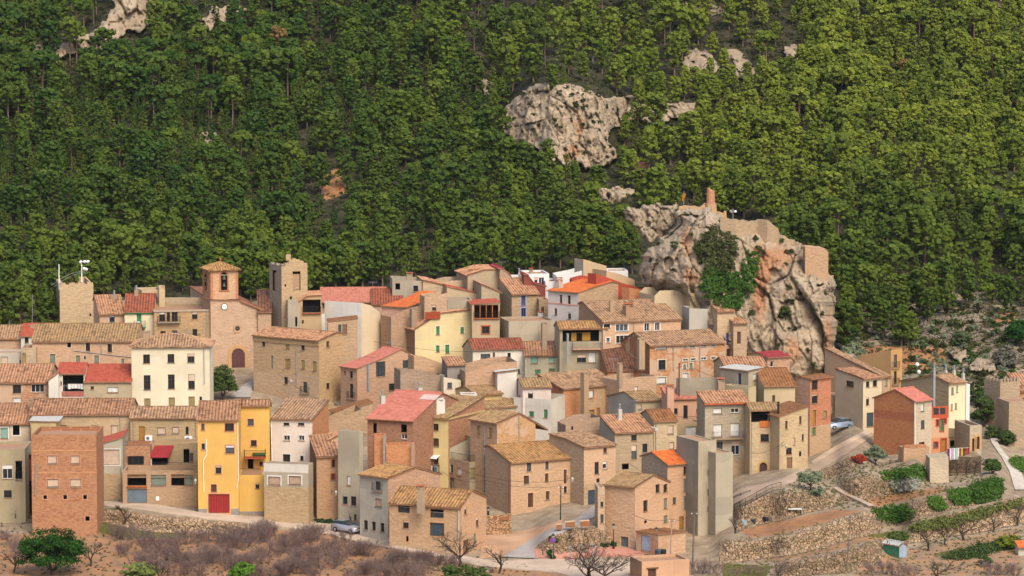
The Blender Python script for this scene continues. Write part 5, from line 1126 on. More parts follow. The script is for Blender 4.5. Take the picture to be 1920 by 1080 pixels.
h2 = H('x', '', 'G', (86, 86, 282), 668, 962, 4, orb2, roof='flat', L=3, root=h.root); chimney(h, 'G', 73, 590, 800, .25, -.6, 'flat', GREYM); chimney(h, 'G', 262, 645, 820, .2, -.6, 'flat', GREYM)
# --- middle
h = H('stone_house', 'large beige stone house with paired shutters and balcony right of the church', 'B', (560, 1075, 1242), 748, 762, 52, plaster('c49c6c', .6, .8), plaster('c9a27a', .6, .75), roof='s', rf=1, rm='warm', pitch=16, prof=[1075, 746, 1215, 682, 1242, 690], wins=[('L', 'B', 'g 628 731 653 784; e 810 744 842 806; g 933 753 960 817; i 697 861 715 960; e 807 884 850 955; e 934 894 962 963; e 1022 904 1054 977; g 800 1026 829 1080'), ('L', 'F', 'g- 620 46 642 102'), ('R', 'B', 'b 1130 746 1154 796'), ('R', 'F', 'g 745 52 762 82')], bands=[('L', 'B', 700, 995, plaster('cfa887', .6, .2))])
mb = MB(); fbox(mb, h.Lf, 0, h.Lf.ln, h.ze-.75, h.ze-.02, .003, .12, plaster('b08a60', .7, .5)); mb.build('cornice', h.root)
pipe(h, 'L', 'B', [897, 745, 900, 1080], .06)
h = H('plaster_house', 'salmon workshop house with sloping coral roof and large barred window', 'B', (1240, 1372, 1818), 962, 772, 42, plaster('d6a27e', .5, .25), plaster('cf9a7a', .6, .2), roof='s', rm='salmon', prof=[1372, 960, 1560, 888, 1711, 812, 1818, 868], wins=[('L', 'B', 'g 1268 973 1280 1000; g 1312 980 1335 1035'), ('L', 'F', 'g- 868 56 887 130'), ('R', 'B', 'k 1517 906 1588 1020'), ('R', 'C', 'k 230 894 293 954'), ('R', 'G', 'g 106 248 150 296')])
chimney(h, 'B', 1455, 912, 1080, .3, -2.5, 'flat', GREYM); 
h = H('stone_house', 'roofless stone yard with stepped walls between the coral roof and the pinkish white house', 'F', (757, 757, 930), 235, 838, 12, plaster('bb9674', .7, .7), roof='sflat', L=5, prof=[757, 262, 850, 225, 930, 190], rm=None)
h = H('stone_house', 'low terracotta slab roof above the roofless stone yard', 'F', (800, 800, 990), 205, 815, 14, plaster('c8a07c', .6, .5), roof='s', L=4, prof=[800, 215, 990, 158], rm='rust')
h = H('stone_house', 'stone retaining house wall under the big beige stone house', 'F', (690, 690, 815), 165, 800, 14, plaster('b99a72', .7, .8), roof='sflat', L=4, prof=[690, 150, 815, 175], rm=None)
h = H('stone_house', 'sloping pinkish stone yard wall right of the salmon workshop', 'C', (318, 318, 566), 880, 785, 18, plaster('cb9c78', .5, .7), roof='sflat', L=3, prof=[318, 862, 440, 885, 566, 930], rm=None)
h = H('plaster_house', 'grey and beige shed with sloping top below the yard wall', 'G', (184, 184, 476), 168, 805, 15, plaster('b2937a', .8, .2), roof='sflat', L=4, prof=[184, 160, 320, 172, 476, 198], rm=None)
h = H('plaster_house', 'small cream room with one brown window at the end of the grey shed', 'G', (475, 475, 592), 214, 808, 10, plaster('ead8bc', .4), roof='sflat', L=4, prof=[475, 205, 592, 226], rm=None, wins=[('R', 'G', 'g 500 242 531 283; o 577 230 588 275')])
h = H('plaster_house', 'dark grey shed with tiled edge below the cream yellow house', 'G', (500, 500, 622), 128, 800, 12, plaster('958b84', .8), roof='t', rf=1, L=4, rm='warm', pitch=10, wins=[('R', 'G', 'g 568 181 590 214')])
h = H('stone_house', 'ruined pinkish stone enclosure with bowed top in the middle of the village', 'G', (622, 622, 970), 122, 812, 12, plaster('c89b7a', .6, .7), roof='sflat', L=7, prof=[622, 170, 760, 130, 880, 105, 970, 100], rm=None)
h = H('plaster_house', 'tiny white shed with white canopy right of the bowed stone enclosure', 'G', (838, 838, 968), 200, 816, 10, white, roof='s', L=3, prof=[838, 180, 968, 165], rm='grey', ov=.3)
h = H('red_roof_house', 'brick house under a wide coral red painted roof with a skylight', 'G', (-38, -38, 272), 482, 932, -24, brick('a0603e', 'b98262', .6), roof='t', rh=195, rm='salmon', pitch=17, wins=[('R', 'G', 'o 0 517 23 592; o 188 526 226 578; c 188 590 227 624')], ov=.45)
mb = MB(); u = h.W*.63; 
for k in range(1): 
    a = h.R.uz('G', 170, 480)[0]; o_ = h.R.at(a, 0)+h.lu*6.0; zz = h.pf(6.0)+.2; z2 = h.pf(7.6)+.2
    mb.face([Vector((o_.x, o_.y, zz)), Vector((*(o_+h.ru*2.4).to_tuple()[:2], zz)), Vector((*(o_+h.ru*2.4+h.lu*1.6).to_tuple()[:2], z2)), Vector((*(o_+h.lu*1.6).to_tuple()[:2], z2))], plain('skylight', 'd7b8ac', .4))
mb.build('skylight', h.root); chimney(h, 'G', 62, 320, 380, .6, 4, 'pipe', plain('old_white_flue', 'c4beb2', .7)); chimney(h, 'G', 312, 265, 295, .6, 9, 'pipe', plain('old_white_flue', 'c4beb2', .7)); chimney(h, 'G', 430, 340, 400, 1.6, 4.5, 'flat', plaster('e6e0d8', .4))
h = H('pale_yellow_house', 'narrow pale yellow house with brick flank and washing on its balcony', 'G', (275, 507, 750), 480, 926, 62, brick('b06a44', 'c48a64', .5), plaster('ecd48c', .35), roof='s', rf=1, rm='moss', prof=[507, 490, 620, 425, 750, 345], wins=[('L', 'G', 'b 331 517 375 565; g 392 520 440 566; b 332 616 378 670; b 397 618 442 673; b 340 752 374 796; b 406 750 440 796')], cornice='c9ad74')
mb = MB(); a = h.Lf.uz('G', 305, 800); b = h.Lf.uz('G', 450, 745); u0, u1 = sorted((a[0], b[0])); z = h.Lf.uz('G', 380, 842)[1]
balcony(h.root, h.Lf, u0, u1, z, .6, 'c9b27c'); za = h.Lf.uz('G', 380, 748)[1]; mb.box(h.Lf.at(u0, za, 1.0), h.Lf.d*(u1-u0), -h.Lf.n*1.0+Vector((0, 0, .35)), (0, 0, .05), plain('white_awning', 'dfe2e6', .7)); mb.build('awning', h.root)
laundry(h, 'L', 'G', 306, 448, 792, 838, ['2f7f96', '2d3350', 'c8ccd2', '22242c', '8e96a8', '23262e', '4a4f5c', 'b9bfc6', '30343e', 'a8adb2'], 'dark and teal washing hung along the balcony of the narrow pale yellow house', .75)
h = H('stone_house', 'tall stone house with mossy roof and light brick gable in the centre', 'G', (655, 835, 1082), 522, 946, 40, ochb, plaster('bb9274', .6, .7), roof='s', rf=.6, rm='moss', prof=[835, 520, 985, 456, 1165, 560], wins=[('L', 'G', 'e 699 534 722 597; e 779 548 802 609; e 779 657 803 729; t 781 793 803 855; g 776 957 803 1016')], W=6.5)
pipe(h, 'L', 'G', [752, 530, 752, 980], .07); pipe(h, 'R', 'G', [980, 465, 982, 640])
h = H('plaster_house', 'concrete terrace house with beige shutter door right of the narrow pale yellow house', 'G', (510, 650, 745), 780, 936, 40, plaster('c9b58a', .7), plaster('b99474', .7, .2), roof='flat', wins=[('L', 'G', 'g 515 797 538 849; w 566 820 598 868; o 520 888 547 970'), ('R', 'G', 'e 652 815 727 885; b 708 930 742 960')], parapet=.15, L=None)
mb = MB(); railing_into(mb, h.R.at(0, h.ze, -.1), h.R.at(h.W, h.ze, -.1), .9); railing_into(mb, h.Lf.at(0, h.ze, -.1), h.Lf.at(h.L, h.ze, -.1), .9); mb.build('railing', h.root)
h = H('concrete_house', 'grey concrete wall room behind the terrace with railing', 'G', (510, 510, 665), 680, 925, 18, plaster('b5ab92', .8), roof='sflat', L=3, prof=[510, 690, 665, 612], rm=None)
h = H('plaster_house', 'white house with green shutters under mossy roofs in the village centre', 'H', (-60, 190, 205), 430, 835, 60, plaster('d8d0c2', .7), plaster('e6ddd0', .6), roof='s', rf=1, rm=None, pitch=5, wins=[('L', 'H', 'n 43 508 75 544; n 142 496 168 552')], W=4)
h = H('plaster_house', 'pinkish white attic with dark window above the green shutters', 'H', (-40, 0, 192), 350, 828, 10, plaster('e4cfc2', .5), roof='t', rh=60, rm='moss', pitch=16, wins=[('R', 'H', 'g 36 377 70 426')])
h = H('stone_house', 'house with long mossy tiled roof running towards the green shutters', 'G', (745, 745, 1000), 420, 835, 32, plaster('c9b090', .6), roof='t', rh=100, rm='moss', pitch=14)
h = H('stone_house', 'low house with upper mossy roof and yellow gable strip', 'G', (690, 690, 870), 330, 826, 28, plaster('e0bc70', .4), roof='t', rh=60, rm='moss', pitch=14)
h = H('plaster_house', 'white chimney block room on the ridge beside the coral red roof', 'G', (592, 592, 700), 322, 860, 5, plaster('e4e0d8', .5), roof='flat', L=2.5, parapet=.1)
h = H('stone_house', 'pink stone house with grey white side wall left of the front stone house', 'F', (922, 1075, 1260), 565, 1012, 46, plaster('cf9c78', .5, .9), plaster('c6beb0', .7), roof='s', rm='lich', prof=[1075, 562, 1222, 506, 1350, 540], W=9, wins=[('L', 'F', 'g- 1005 576 1033 622; p 1004 668 1040 711; g 944 783 965 832; g 987 791 1007 837; g 1032 798 1053 845')])
h = H('stone_house', 'front stone house with brown grooved roof, open galleries and a chimney', 'K', (147, 806, 1040), 452, 1044, 68, plaster('d8a27a', .4, .45), plaster('c99e78', .5, .7), roof='s', rm='lich', prof=[806, 450, 905, 300, 1040, 362], wins=[('L', 'K', 'o 230 433 335 500; g 272 571 325 640; o 303 716 325 762; o 526 470 648 547; d 518 590 652 715'), ('R', 'K', 'g 838 436 860 512; g 947 546 970 625; i 923 691 946 770; x 826 746 882 905')], trimL='d2a070', bands=[('L', 'K', 400, 800, ston)])
for a_, b_, y_ in ((230, 335, 500), (526, 648, 547)):
    u0, z = h.Lf.uz('K', a_, y_); u1, _ = h.Lf.uz('K', b_, y_); mb = MB(); railing_into(mb, h.Lf.at(min(u0, u1), z, -.1), h.Lf.at(max(u0, u1), z, -.1), .75, plain('pale_rail', 'c8c4be', .5)); mb.build('railing', h.root)
chimney(h, 'K', 437, 250, 410, .75, .5, 'hat', plaster('c8a888', .6)); pipe(h, 'L', 'K', [788, 470, 788, 750], .09, plain('pale_pipe', 'c9b8a8', .6))
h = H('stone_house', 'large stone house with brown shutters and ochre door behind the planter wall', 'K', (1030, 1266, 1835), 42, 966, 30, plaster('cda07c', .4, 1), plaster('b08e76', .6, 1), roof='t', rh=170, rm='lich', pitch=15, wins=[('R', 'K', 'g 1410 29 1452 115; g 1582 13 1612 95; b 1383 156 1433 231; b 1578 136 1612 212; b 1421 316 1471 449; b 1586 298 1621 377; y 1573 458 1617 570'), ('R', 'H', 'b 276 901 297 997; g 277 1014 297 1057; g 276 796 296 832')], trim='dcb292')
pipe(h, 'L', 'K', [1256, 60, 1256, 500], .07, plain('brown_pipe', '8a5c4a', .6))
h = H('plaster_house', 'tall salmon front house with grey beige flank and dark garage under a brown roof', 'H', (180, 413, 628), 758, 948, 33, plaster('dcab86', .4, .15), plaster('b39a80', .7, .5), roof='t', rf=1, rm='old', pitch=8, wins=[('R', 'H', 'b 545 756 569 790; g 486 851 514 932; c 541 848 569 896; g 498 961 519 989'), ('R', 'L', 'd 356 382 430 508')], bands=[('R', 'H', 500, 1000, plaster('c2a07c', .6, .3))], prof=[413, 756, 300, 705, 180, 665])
h = H('stone_house', 'rough stone house with three dark windows under an old red brown roof', 'H', (520, 620, 882), 657, 925, 22, plaster('b69c7c', .6, 1), plaster('b3a89c', .6), roof='t', rh=125, rm='warm', pitch=19, wins=[('R', 'H', 'g 733 658 770 707; g 734 737 769 830; k 809 727 840 785; o 670 864 716 900')])
mb = MB(); u, z = h.S.uz('H', 882, 640) if False else (0, 0); mb.box(h.S.at(-.3, h.ze+.1, .1), h.S.d*h.L, h.S.n*.5, (0, 0, .3), plaster('c9c9c8', .4)); mb.build('parapet', h.root); chimney(h, 'H', 655, 480, 545, .5, 4, 'pipe', plain('old_white_flue', 'c4beb2', .7))
h = H('plaster_house', 'pink grey gable wall with one tiny window between two tiled roofs', 'H', (290, 290, 520), 580, 905, 15, plaster('c49c80', .6, .2), roof='sflat', L=4, prof=[290, 602, 400, 555, 520, 548], rm=None, wins=[('R', 'H', 'o 328 612 340 634')])
h = H('brick_house', 'brick house with a wide mossy roof and a tall flue against its front', 'H', (100, 270, 660), 362, 802, 38, plaster('c6a079', .5, .7), brick('a8583a', 'bd7048', .3), roof='t', rh=130, rm='old', pitch=15, wins=[('R', 'H', 'w 447 367 479 420; w 562 360 600 410; e 450 500 482 550; e 500 488 520 535')], trim='c98a5c')
mb = MB(); a = h.R.uz('H', 272, 590); b = h.R.uz('H', 405, 345); fbox(mb, h.R, 0.02, b[0], h.zg-2, h.ze-.25, .0, .12, orb2); mb.build('brick_facing', h.root)
chimney(h, 'H', 418, 235, 560, .85, -1.4, 'flat', plaster('c09a70', .6)); chimney(h, 'H', 655, 175, 290, .6, 2, 'flat')
h = H('plaster_house', 'low ochre parapet house with a pink stone face right of the mossy brick house', 'H', (650, 650, 902), 295, 796, 30, plaster('cfa583', .5, .7), roof='sflat', L=5, prof=[650, 300, 780, 275, 902, 268], rm=None, wins=[('R', 'H', 'w 757 341 778 388')])
h = H('concrete_house', 'grey walled house with a small lichen roof and one pink window', 'H', (575, 762, 937), 442, 838, 22, plaster('c9b58c', .6), plaster('b3b0ac', .6), roof='t', rh=52, rm='moss', pitch=12, wins=[('R', 'H', 'r 782 463 803 495')])
h = H('plaster_house', 'beige box house with two pink blinds and rusty lean-to roof', 'H', (770, 884, 1042), 578, 905, 14, plaster('cbb18a', .6, .1), roof='t', rh=78, rm='rust', pitch=17, wins=[('R', 'H', 'r 979 604 1018 662; r 988 717 1022 765')])
pipe(h, 'R', 'H', [898, 590, 898, 770])
h = H('salmon_house', 'salmon terrace house with dark doors and pink roofs beside the white shuttered house', 'I', (0, 45, 255), 535, 850, 12, plaster('e2a47e', .35), roof='t', rh=75, rm='pink', pitch=18, wins=[('R', 'I', 'g 149 576 178 664; g 82 596 110 636; g 236 579 254 625')])
chimney(h, 'I', 58, 440, 590, .95, -1.2, 'hat', plaster('e2a48c', .3))
mb = MB(); u, z = h.R.uz('I', 60, 668); u2, _ = h.R.uz('I', 255, 668); balcony(h.root, h.R, u, u2, h.R.uz('I', 150, 690)[1], 1.2, 'b06a4a')
h = H('plaster_house', 'low beige house with white garage blind below the salmon terrace', 'I', (-10, 100, 292), 700, 872, 18, plaster('c9ad86', .6, .4), roof='flat', L=4, wins=[('R', 'I', 'w 163 720 237 804; w 52 824 86 876')], parapet=.2)
h = H('concrete_house', 'grey beige house with white shutters, long balcony and red eaves line', 'I', (240, 292, 594), 566, 902, 14, plaster('c0ae90', .7, .1), roof='t', rh=125, rm='warm', pitch=17, wins=[('R', 'I', 'w 349 597 409 634; c 468 590 524 626; w 350 706 410 791; w 466 698 527 785; k 369 824 412 900; c 471 820 529 910')], bands=[('R', 'I', 450, 930, plaster('c4a27c', .6, .8))])
u, z = h.R.uz('I', 345, 800); u2, _ = h.R.uz('I', 547, 792); balcony(h.root, h.R, u, u2, z, .8, 'a89070', GREYM)
mb = MB(); fbox(mb, h.R, -.2, h.W+.2, h.ze-.12, h.ze+.06, .2, .45, plain('red_eaves', 'c2603c', .8)); mb.build('eaves_tiles', h.root); pipe(h, 'R', 'I', [590, 580, 600, 1060], .06)
chimney(h, 'I', 400, 395, 470, .9, 8, 'hat')
h = H('concrete_house', 'tall blank grey concrete house with three small windows above the garden terraces', 'I', (127, 247, 372), 820, 1006, 24, plaster('bcb096', .8), plaster('a09788', .8), roof='flat', parapet=.1, wins=[('R', 'I', 'g 312 1004 331 1044')], L=6)
h2 = H('x', '', 'I', (365, 365, 484), 900, 1006, 24, plaster('bcb096', .8), roof='flat', root=h.root, L=6, parapet=.1, wins=[], dD=1.06)
for w_ in (('R', 'L', 'g 1323 370 1363 430; o 1323 513 1357 562'),): pass
for x0, y0, x1, y1 in ((1323, 370, 1363, 430), (1323, 513, 1357, 562)):
    a = h.R.uz('L', x0, y1); b = h.R.uz('L', x1, y0); g = MB(); fbox(g, h.R, a[0]-.08, b[0]+.08, a[1]-.1, b[1]+.08, 0, .05, plain('surround_c0a890', 'c0a890')); fbox(g, h.R, a[0], b[0], a[1], b[1], .02, .07, GLASS); g.build('window', h.root)
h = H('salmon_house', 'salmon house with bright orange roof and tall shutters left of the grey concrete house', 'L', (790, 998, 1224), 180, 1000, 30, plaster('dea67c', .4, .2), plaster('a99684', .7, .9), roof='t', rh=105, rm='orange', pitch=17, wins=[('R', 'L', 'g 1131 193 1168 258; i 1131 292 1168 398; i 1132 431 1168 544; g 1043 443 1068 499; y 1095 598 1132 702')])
pipe(h, 'R', 'L', [1218, 185, 1214, 640], .06); chimney(h, 'L', 1110, 35, 90, .8, 5, 'hat')
h = H('stone_house', 'tall pink rendered house with mossy hipped roof in front of the orange roof', 'L', (488, 735, 1015), 368, 1028, 56, plaster('dfa982', .4, .2), plaster('d3a483', .5, .3), roof='s', rm='moss', prof=[735, 366, 890, 268, 1015, 322], wins=[('R', 'L', 'g 803 466 840 557; g 903 336 938 404; g 967 336 1000 400; i 968 448 998 534; i 968 589 1000 646; o 810 630 831 653'), ('L', 'L', 'm 622 762 684 858; d 458 470 480 515')], trim='d9b090')
h = H('stone_house', 'thin end wall with narrow windows at the left of the mossy hipped roof', 'L', (436, 436, 492), 365, 1012, 4, plaster('c7a68c', .5, .4), roof='flat', L=4, wins=[('R', 'L', 'g 458 445 480 520; d 457 580 482 650')], parapet=.1, dD=1)
h = H('garage', 'low brown roofed garage with a pale blue door on the square', 'L', (747, 925, 1147), 748, 1046, 42, plaster('d9a680', .4, .6), brick('b9744c', 'cf9a72', .5, .4), roof='s', rm='rust', prof=[925, 752, 1040, 738, 1147, 728], wins=[('L', 'L', 'l 783 753 862 880')], ov=.3)
h = H('stone_house', 'roofless salmon walled building cut by the bottom edge with a brown shutter', 'L', (620, 792, 1178), 965, 1100, 18, plaster('dba07a', .4), plaster('c08c6c', .6, .2), roof='flat', L=4, wins=[('R', 'L', 'b 842 1020 910 1100')], parapet=.3)
mb = MB(); a = h.R.uz('L', 832, 1022); b = h.R.uz('L', 925, 1008); fbox(mb, h.R, a[0], b[0], a[1], b[1], 0, .15, plain('lintel_wood', '7a5a40', .9)); mb.build('wooden_lintel', h.root)
# --- right side
h = H('brick_house', 'low pink house with crimson roof below the rock', 'I', (590, 712, 866), 256, 792, 28, plaster('d29a78', .5, .5), plaster('c9a688', .5, .3), roof='t', rh=35, rm='crim', pitch=9, wins=[('R', 'I', 'c 736 278 759 317'), ('L', 'I', 'g 640 300 652 320')])
h = H('stone_house', 'low house with pale old tiled roof between the brick house and the crimson roof', 'I', (432, 432, 716), 326, 806, 8, sand, roof='t', rh=72, rm='warm', pitch=14)
h = H('concrete_house', 'grey cube house with metal sheet roof and blue framed door', 'I', (400, 584, 694), 352, 858, 42, plaster('bdb092', .7), plaster('a39a88', .7), roof='s', rm='grey', prof=[584, 350, 694, 328], wins=[('R', 'I', 'w 621 363 652 407; g 596 491 616 529'), ('L', 'I', 'u 516 358 539 441')], ov=.15)
h2 = H('x', '', 'I', (425, 584, 600), 455, 866, 42, plaster('c9b58c', .6), plaster('c9b58c', .6), roof='flat', root=h.root, dD=-2.2, parapet=.2, W=1.5)
h = H('concrete_house', 'long grey garden wall with a rusty flue left of the grey cube house', 'I', (105, 105, 432), 395, 846, 6, plaster('a9a08c', .8), roof='flat', L=.8, parapet=.05); chimney(h, 'I', 121, 285, 460, .16, -.3, 'flat', plain('rusty_flue', '6a4a3c', .7))
h = H('plaster_house', 'cream yellow house wall under a rust brown roof below the crimson roof', 'I', (690, 690, 903), 448, 862, 8, plaster('d8bd8e', .4), roof='t', rh=120, rm='rust', pitch=18, wins=[('R', 'I', 'b 748 508 768 556')])
h = H('brick_house', 'red brick three storey house with green door at the bend of the lane', 'I', (896, 1000, 1146), 405, 856, 44, brick('c06a44', 'd28660', .3), plaster('b98a78', .5, .4), roof='t', rf=1, rm='rust', pitch=12, prof=[1000, 402, 940, 385, 896, 400], wins=[('R', 'I', 'g 1015 406 1055 470; g 1015 501 1055 562; y 1020 609 1044 714; n 1018 726 1041 777; e 1093 613 1117 664')], trim='b98a64', bands=[('R', 'I', 1060, 712, plaster('cba37a', .6, .5))])
h = H('plaster_house', 'beige house with arched brick doorway and small orange railed loggia', 'I', (590, 597, 797), 612, 890, 8, plaster('cfb28a', .6, .1), roof='t', rh=48, rm='moss', pitch=18, wins=[('R', 'I', 'o 606 618 732 688; k 670 770 725 822; g 758 638 770 662; a 661 962 714 1062; d 808 962 819 1048')])
mb = MB(); a = h.R.uz('I', 663, 724); b = h.R.uz('I', 727, 680); fbox(mb, h.R, a[0], b[0], a[1], b[1], .02, .1, plain('orange_screen', 'c8743c', .7)); mb.build('balcony_screen', h.root)
chimney(h, 'I', 790, 545, 750, .25, -.8, 'flat', IRON); pipe(h, 'R', 'I', [610, 690, 606, 1050], .05)
h = H('plaster_house', 'beige row house with brown door and iron balcony lamp up the lane', 'I', (796, 796, 990), 655, 884, 20, plaster('cfb083', .6, .2), roof='s', rm='rust', L=6, prof=[796, 655, 990, 588], dD=1.2, wins=[('R', 'I', 'b 836 681 852 734; b 931 649 946 703; r 890 794 904 844; g 949 771 961 814; g 972 765 980 805; g 842 862 880 908; x 846 926 884 1026; o 930 890 943 920')])
h = H('plaster_house', 'cream house with low red tiled roof behind the battered stone wall', 'J', (166, 352, 482), 330, 806, 30, plaster('e6cfa8', .3), plaster('dbbd9c', .4), roof='t', rf=1, rm='warm', prof=[352, 330, 166, 262], wins=[('L', 'J', 'g 238 339 290 379'), ('R', 'J', 'g 374 343 396 382; g 420 336 448 376; g 374 452 394 503; d 378 553 425 648')], pitch=15)
h = H('plaster_house', 'narrow pink beige house with long slanting roof right of the cream house', 'J', (482, 482, 538), 316, 798, 30, plaster('cfa080', .5), roof='t', rf=1, L=14, rm='old', pitch=11, wins=[('R', 'J', 't 502 330 518 372')])
h = H('ochre_house', 'plain ochre yellow house with two iron balconies at the edge of the village', 'J', (326, 540, 618), 128, 745, 40, plaster('d99c48', .3), plaster('d3a060', .3), roof='tflat', prof=[540, 130, 326, 168], rm=None, wins=[('R', 'J', 'g- 561 162 583 248; g- 562 273 581 360')])
h = H('brick_house', 'small brick gable house with salmon pink roof at the bend, pale side wall', 'J', (428, 697, 818), 478, 846, 42, plaster('cdbba4', .6, .1), brick('b4602e', 'c77a40', .3), roof='t', rf=.45, rm='salmon', prof=[697, 478, 572, 400, 428, 455], wins=[('R', 'J', 'w 744 493 767 544; g 744 604 769 661; g 731 752 769 788')], bands=[('L', 'J', 560, 545, brick('a8522c', 'b85f34', .2)), ('L', 'J', 560, 600, brick('b4602e', 'c77a40', .3))], trim=None)
pipe(h, 'R', 'J', [700, 480, 702, 780], .06, WHITE)
h = H('brick_house', 'low brick garden wall room in front of the small brick gable house', 'J', (627, 627, 800), 790, 866, 14, plaster('c79a74', .5, .8), roof='flat', L=2, bands=[('R', 'J', 700, 812, plaster('c79a74', .5, .8))], parapet=.1)
mb = MB(); fbox(mb, h.R, 0, h.W*.88, h.ze, h.ze+.35, -.3, .03, orb); mb.build('brick_coping', h.root)
h = H('orange_house', 'orange terrace house with red railing walls between the pale side wall and the cream house', 'J', (812, 812, 932), 592, 852, 16, plaster('e0a683', .4), roof='flat', L=5, wins=[('R', 'J', 'n 875 590 896 680; b 849 602 864 644; b 900 587 915 626; g 832 753 857 790; y 880 730 914 830')], trim='c0503a', bands=[('R', 'J', 850, 722, plaster('dd7f56', .3))], parapet=.1)
mb = MB(); fbox(mb, h.R, 0, h.W, h.ze, h.ze+1.6, -.2, 0, plain('red_screen', 'c25a3c', .7)); mb.build('parapet', h.root)
mb = MB(); 
for x0, x1 in ((.12, .42), (.5, .8)): fbox(mb, h.R, h.W*x0, h.W*x1, h.ze+.5, h.ze+1.4, .0, .03, plain('dark_mesh', '3c3a3c', .7))
mb.build('terrace_mesh', h.root); chimney(h, 'J', 834, 240, 520, .3, .5, 'pipe', GREYM)
h = H('cream_house', 'large cream and beige house with blank gable, long balcony and vines', 'J', (608, 928, 1046), 358, 842, 36, plaster('efe0b4', .3), plaster('b59c74', .7, .1), roof='t', rf=.6, rm='old', prof=[928, 358, 830, 305, 608, 345], wins=[('R', 'J', 'i 949 384 965 430; i 984 371 993 416; t 946 495 958 537; i 975 488 986 528; g 976 600 987 640; g 1013 602 1040 660; o 940 740 1040 822')], W=None)
u, z = h.R.uz('J', 930, 712); u2, _ = h.R.uz('J', 1044, 700); 
mb = MB(); fbox(mb, h.R, 0, h.W+.6, z, z+1.15, .003, 1.2, plaster('efe0b4', .3)); mb.build('balcony', h.root)
for x in (912, 968, 1030): chimney(h, 'J', x, 255 if x < 1000 else 275, 305, .35, 4, 'pipe', plain('old_white_flue', 'c4beb2', .7))
h = H('pink_house', 'narrow pink then white row house behind the large cream house', 'J', (1000, 1044, 1075), 362, 838, 30, plaster('e6e6e4', .2), plaster('d8a890', .4), roof='flat', L=5, wins=[('R', 'J', 'u 1052 450 1059 520')], dD=2)
h = H('stone_house', 'pale arcade terrace with dark arched openings below the cream house', 'J', (1072, 1072, 1155), 640, 858, 12, plaster('c9b89a', .7, .4), roof='flat', L=6, wins=[('R', 'J', 'a 1089 726 1105 818; a 1121 714 1140 800')], trim=None)
h = H('watchtower', 'squat crenellated stone tower at the right edge beside the lane', 'J', (1172, 1276, 1412), 352, 806, 30, plaster('b49c80', .6, 1), plaster('a8937c', .6, 1), roof='flat', cat='tower', parapet=.9)
for F_, n_ in ((h.R, 6), (h.Lf, 5)):
    for i in range(n_): mb = MB(); fbox(mb, F_, F_.ln*(i+.1)/n_, F_.ln*(i+.75)/n_, h.ze, h.ze+.45+.15*random.random(), -.4, 0, plaster('b49c80', .6, 1)); mb.build('merlon', h.root)
h = H('stone_house', 'beige stone annex wall right of the squat tower', 'J', (1335, 1335, 1520), 482, 836, 10, plaster('b89c80', .7, .6), roof='flat', L=5, parapet=.2)
h = H('plaster_house', 'orange house with terracotta roof at the right edge', 'J', (1408, 1408, 1560), 412, 800, 6, plaster('dd9258', .4), roof='t', rf=1, L=7, rm='warm', pitch=14)
# --- garden sheds
h = H('garden_shed', 'green sheet metal shed with pale blue end and grey roof in the gardens', 'M', (1015, 1118, 1166), 632, 1047, 40, plain('blue_sheet', '9fb4c4', .6), plain('green_sheet', '3f8a68', .6), roof='s', rm='grey', prof=[1118, 634, 1142, 612, 1166, 630], cat='shed', ov=.12)
mb = MB(); rs = plain('rust_patch', '6b3b28', .8)
for i in range(26): u = random.uniform(.1, h.L-.2); z = h.zg+random.uniform(.1, 1.9); fbox(mb, h.Lf, u, u+random.uniform(.05, .22), z, z+random.uniform(.04, .3), .002, .006, rs)
for F_ in (h.Lf, h.R):
    for i in range(9): fbox(mb, F_, F_.ln*i/9, F_.ln*i/9+.03, h.zg, h.ze-.05, .007, .02, plain('sheet_rib', '4c8f74' if F_ is h.Lf else 'a9bccb', .6))
mb.build('sheet_ribs', h.root)
h = H('garden_shed', 'small white shed with orange roof at the bottom right edge', 'M', (1884, 1884, 1990), 640, 1042, 5, plaster('d8d0c4', .6), roof='t', rf=1, L=1.6, rm='orange', pitch=14, cat='shed')
#h = H('garden_shed', 'corner of a tiled roof hut at the very bottom right', 'M', (1880, 1880, 1990), 818, 1110, 5, plaster('c9a080', .6), roof='t', rf=1, L=4, rm='orange', pitch=12, cat='shed')
# ---------------------------------------------------------------- vegetation
def leafmat(name, c1, c2, c3, dead=0):
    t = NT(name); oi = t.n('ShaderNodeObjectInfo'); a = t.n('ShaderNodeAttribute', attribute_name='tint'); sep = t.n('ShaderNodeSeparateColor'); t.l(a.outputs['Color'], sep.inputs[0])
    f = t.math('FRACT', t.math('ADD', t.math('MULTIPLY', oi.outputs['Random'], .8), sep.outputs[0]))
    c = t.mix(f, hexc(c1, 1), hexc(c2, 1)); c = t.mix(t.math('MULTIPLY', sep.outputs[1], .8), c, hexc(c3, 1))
    if name.startswith('pine'): c = t.mix(t.math('MULTIPLY', sep.outputs[2], .85), c, hexc('20481c', 1)); c = t.mix(t.ramp(sep.outputs[2], 1.4, 1.6), c, hexc('7a6038', 1))  # cool green mix puts the shade of the left valley into the needles
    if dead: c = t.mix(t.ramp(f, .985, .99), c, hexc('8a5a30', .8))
    t.col(c); t.b.inputs['Roughness'].default_value = .75; t.b.inputs['Specular IOR Level'].default_value = .15
    tr = t.n('ShaderNodeBsdfTranslucent'); t.set(tr.inputs[0], c); ms = t.n('ShaderNodeMixShader'); ms.inputs[0].default_value = .3
    t.l(t.b.outputs[0], ms.inputs[1]); t.l(tr.outputs[0], ms.inputs[2]); t.l(ms.outputs[0], t.out.inputs[0]); return t.m
PINE = leafmat('pine_needles', '30481a', '5c6c24', '969e36')
PINE_SUNLIT = leafmat('pine_needles_sunlit', '4a621e', '78862a', 'b0b440')  # paler copy of the needles, sunlight of the right slope painted in
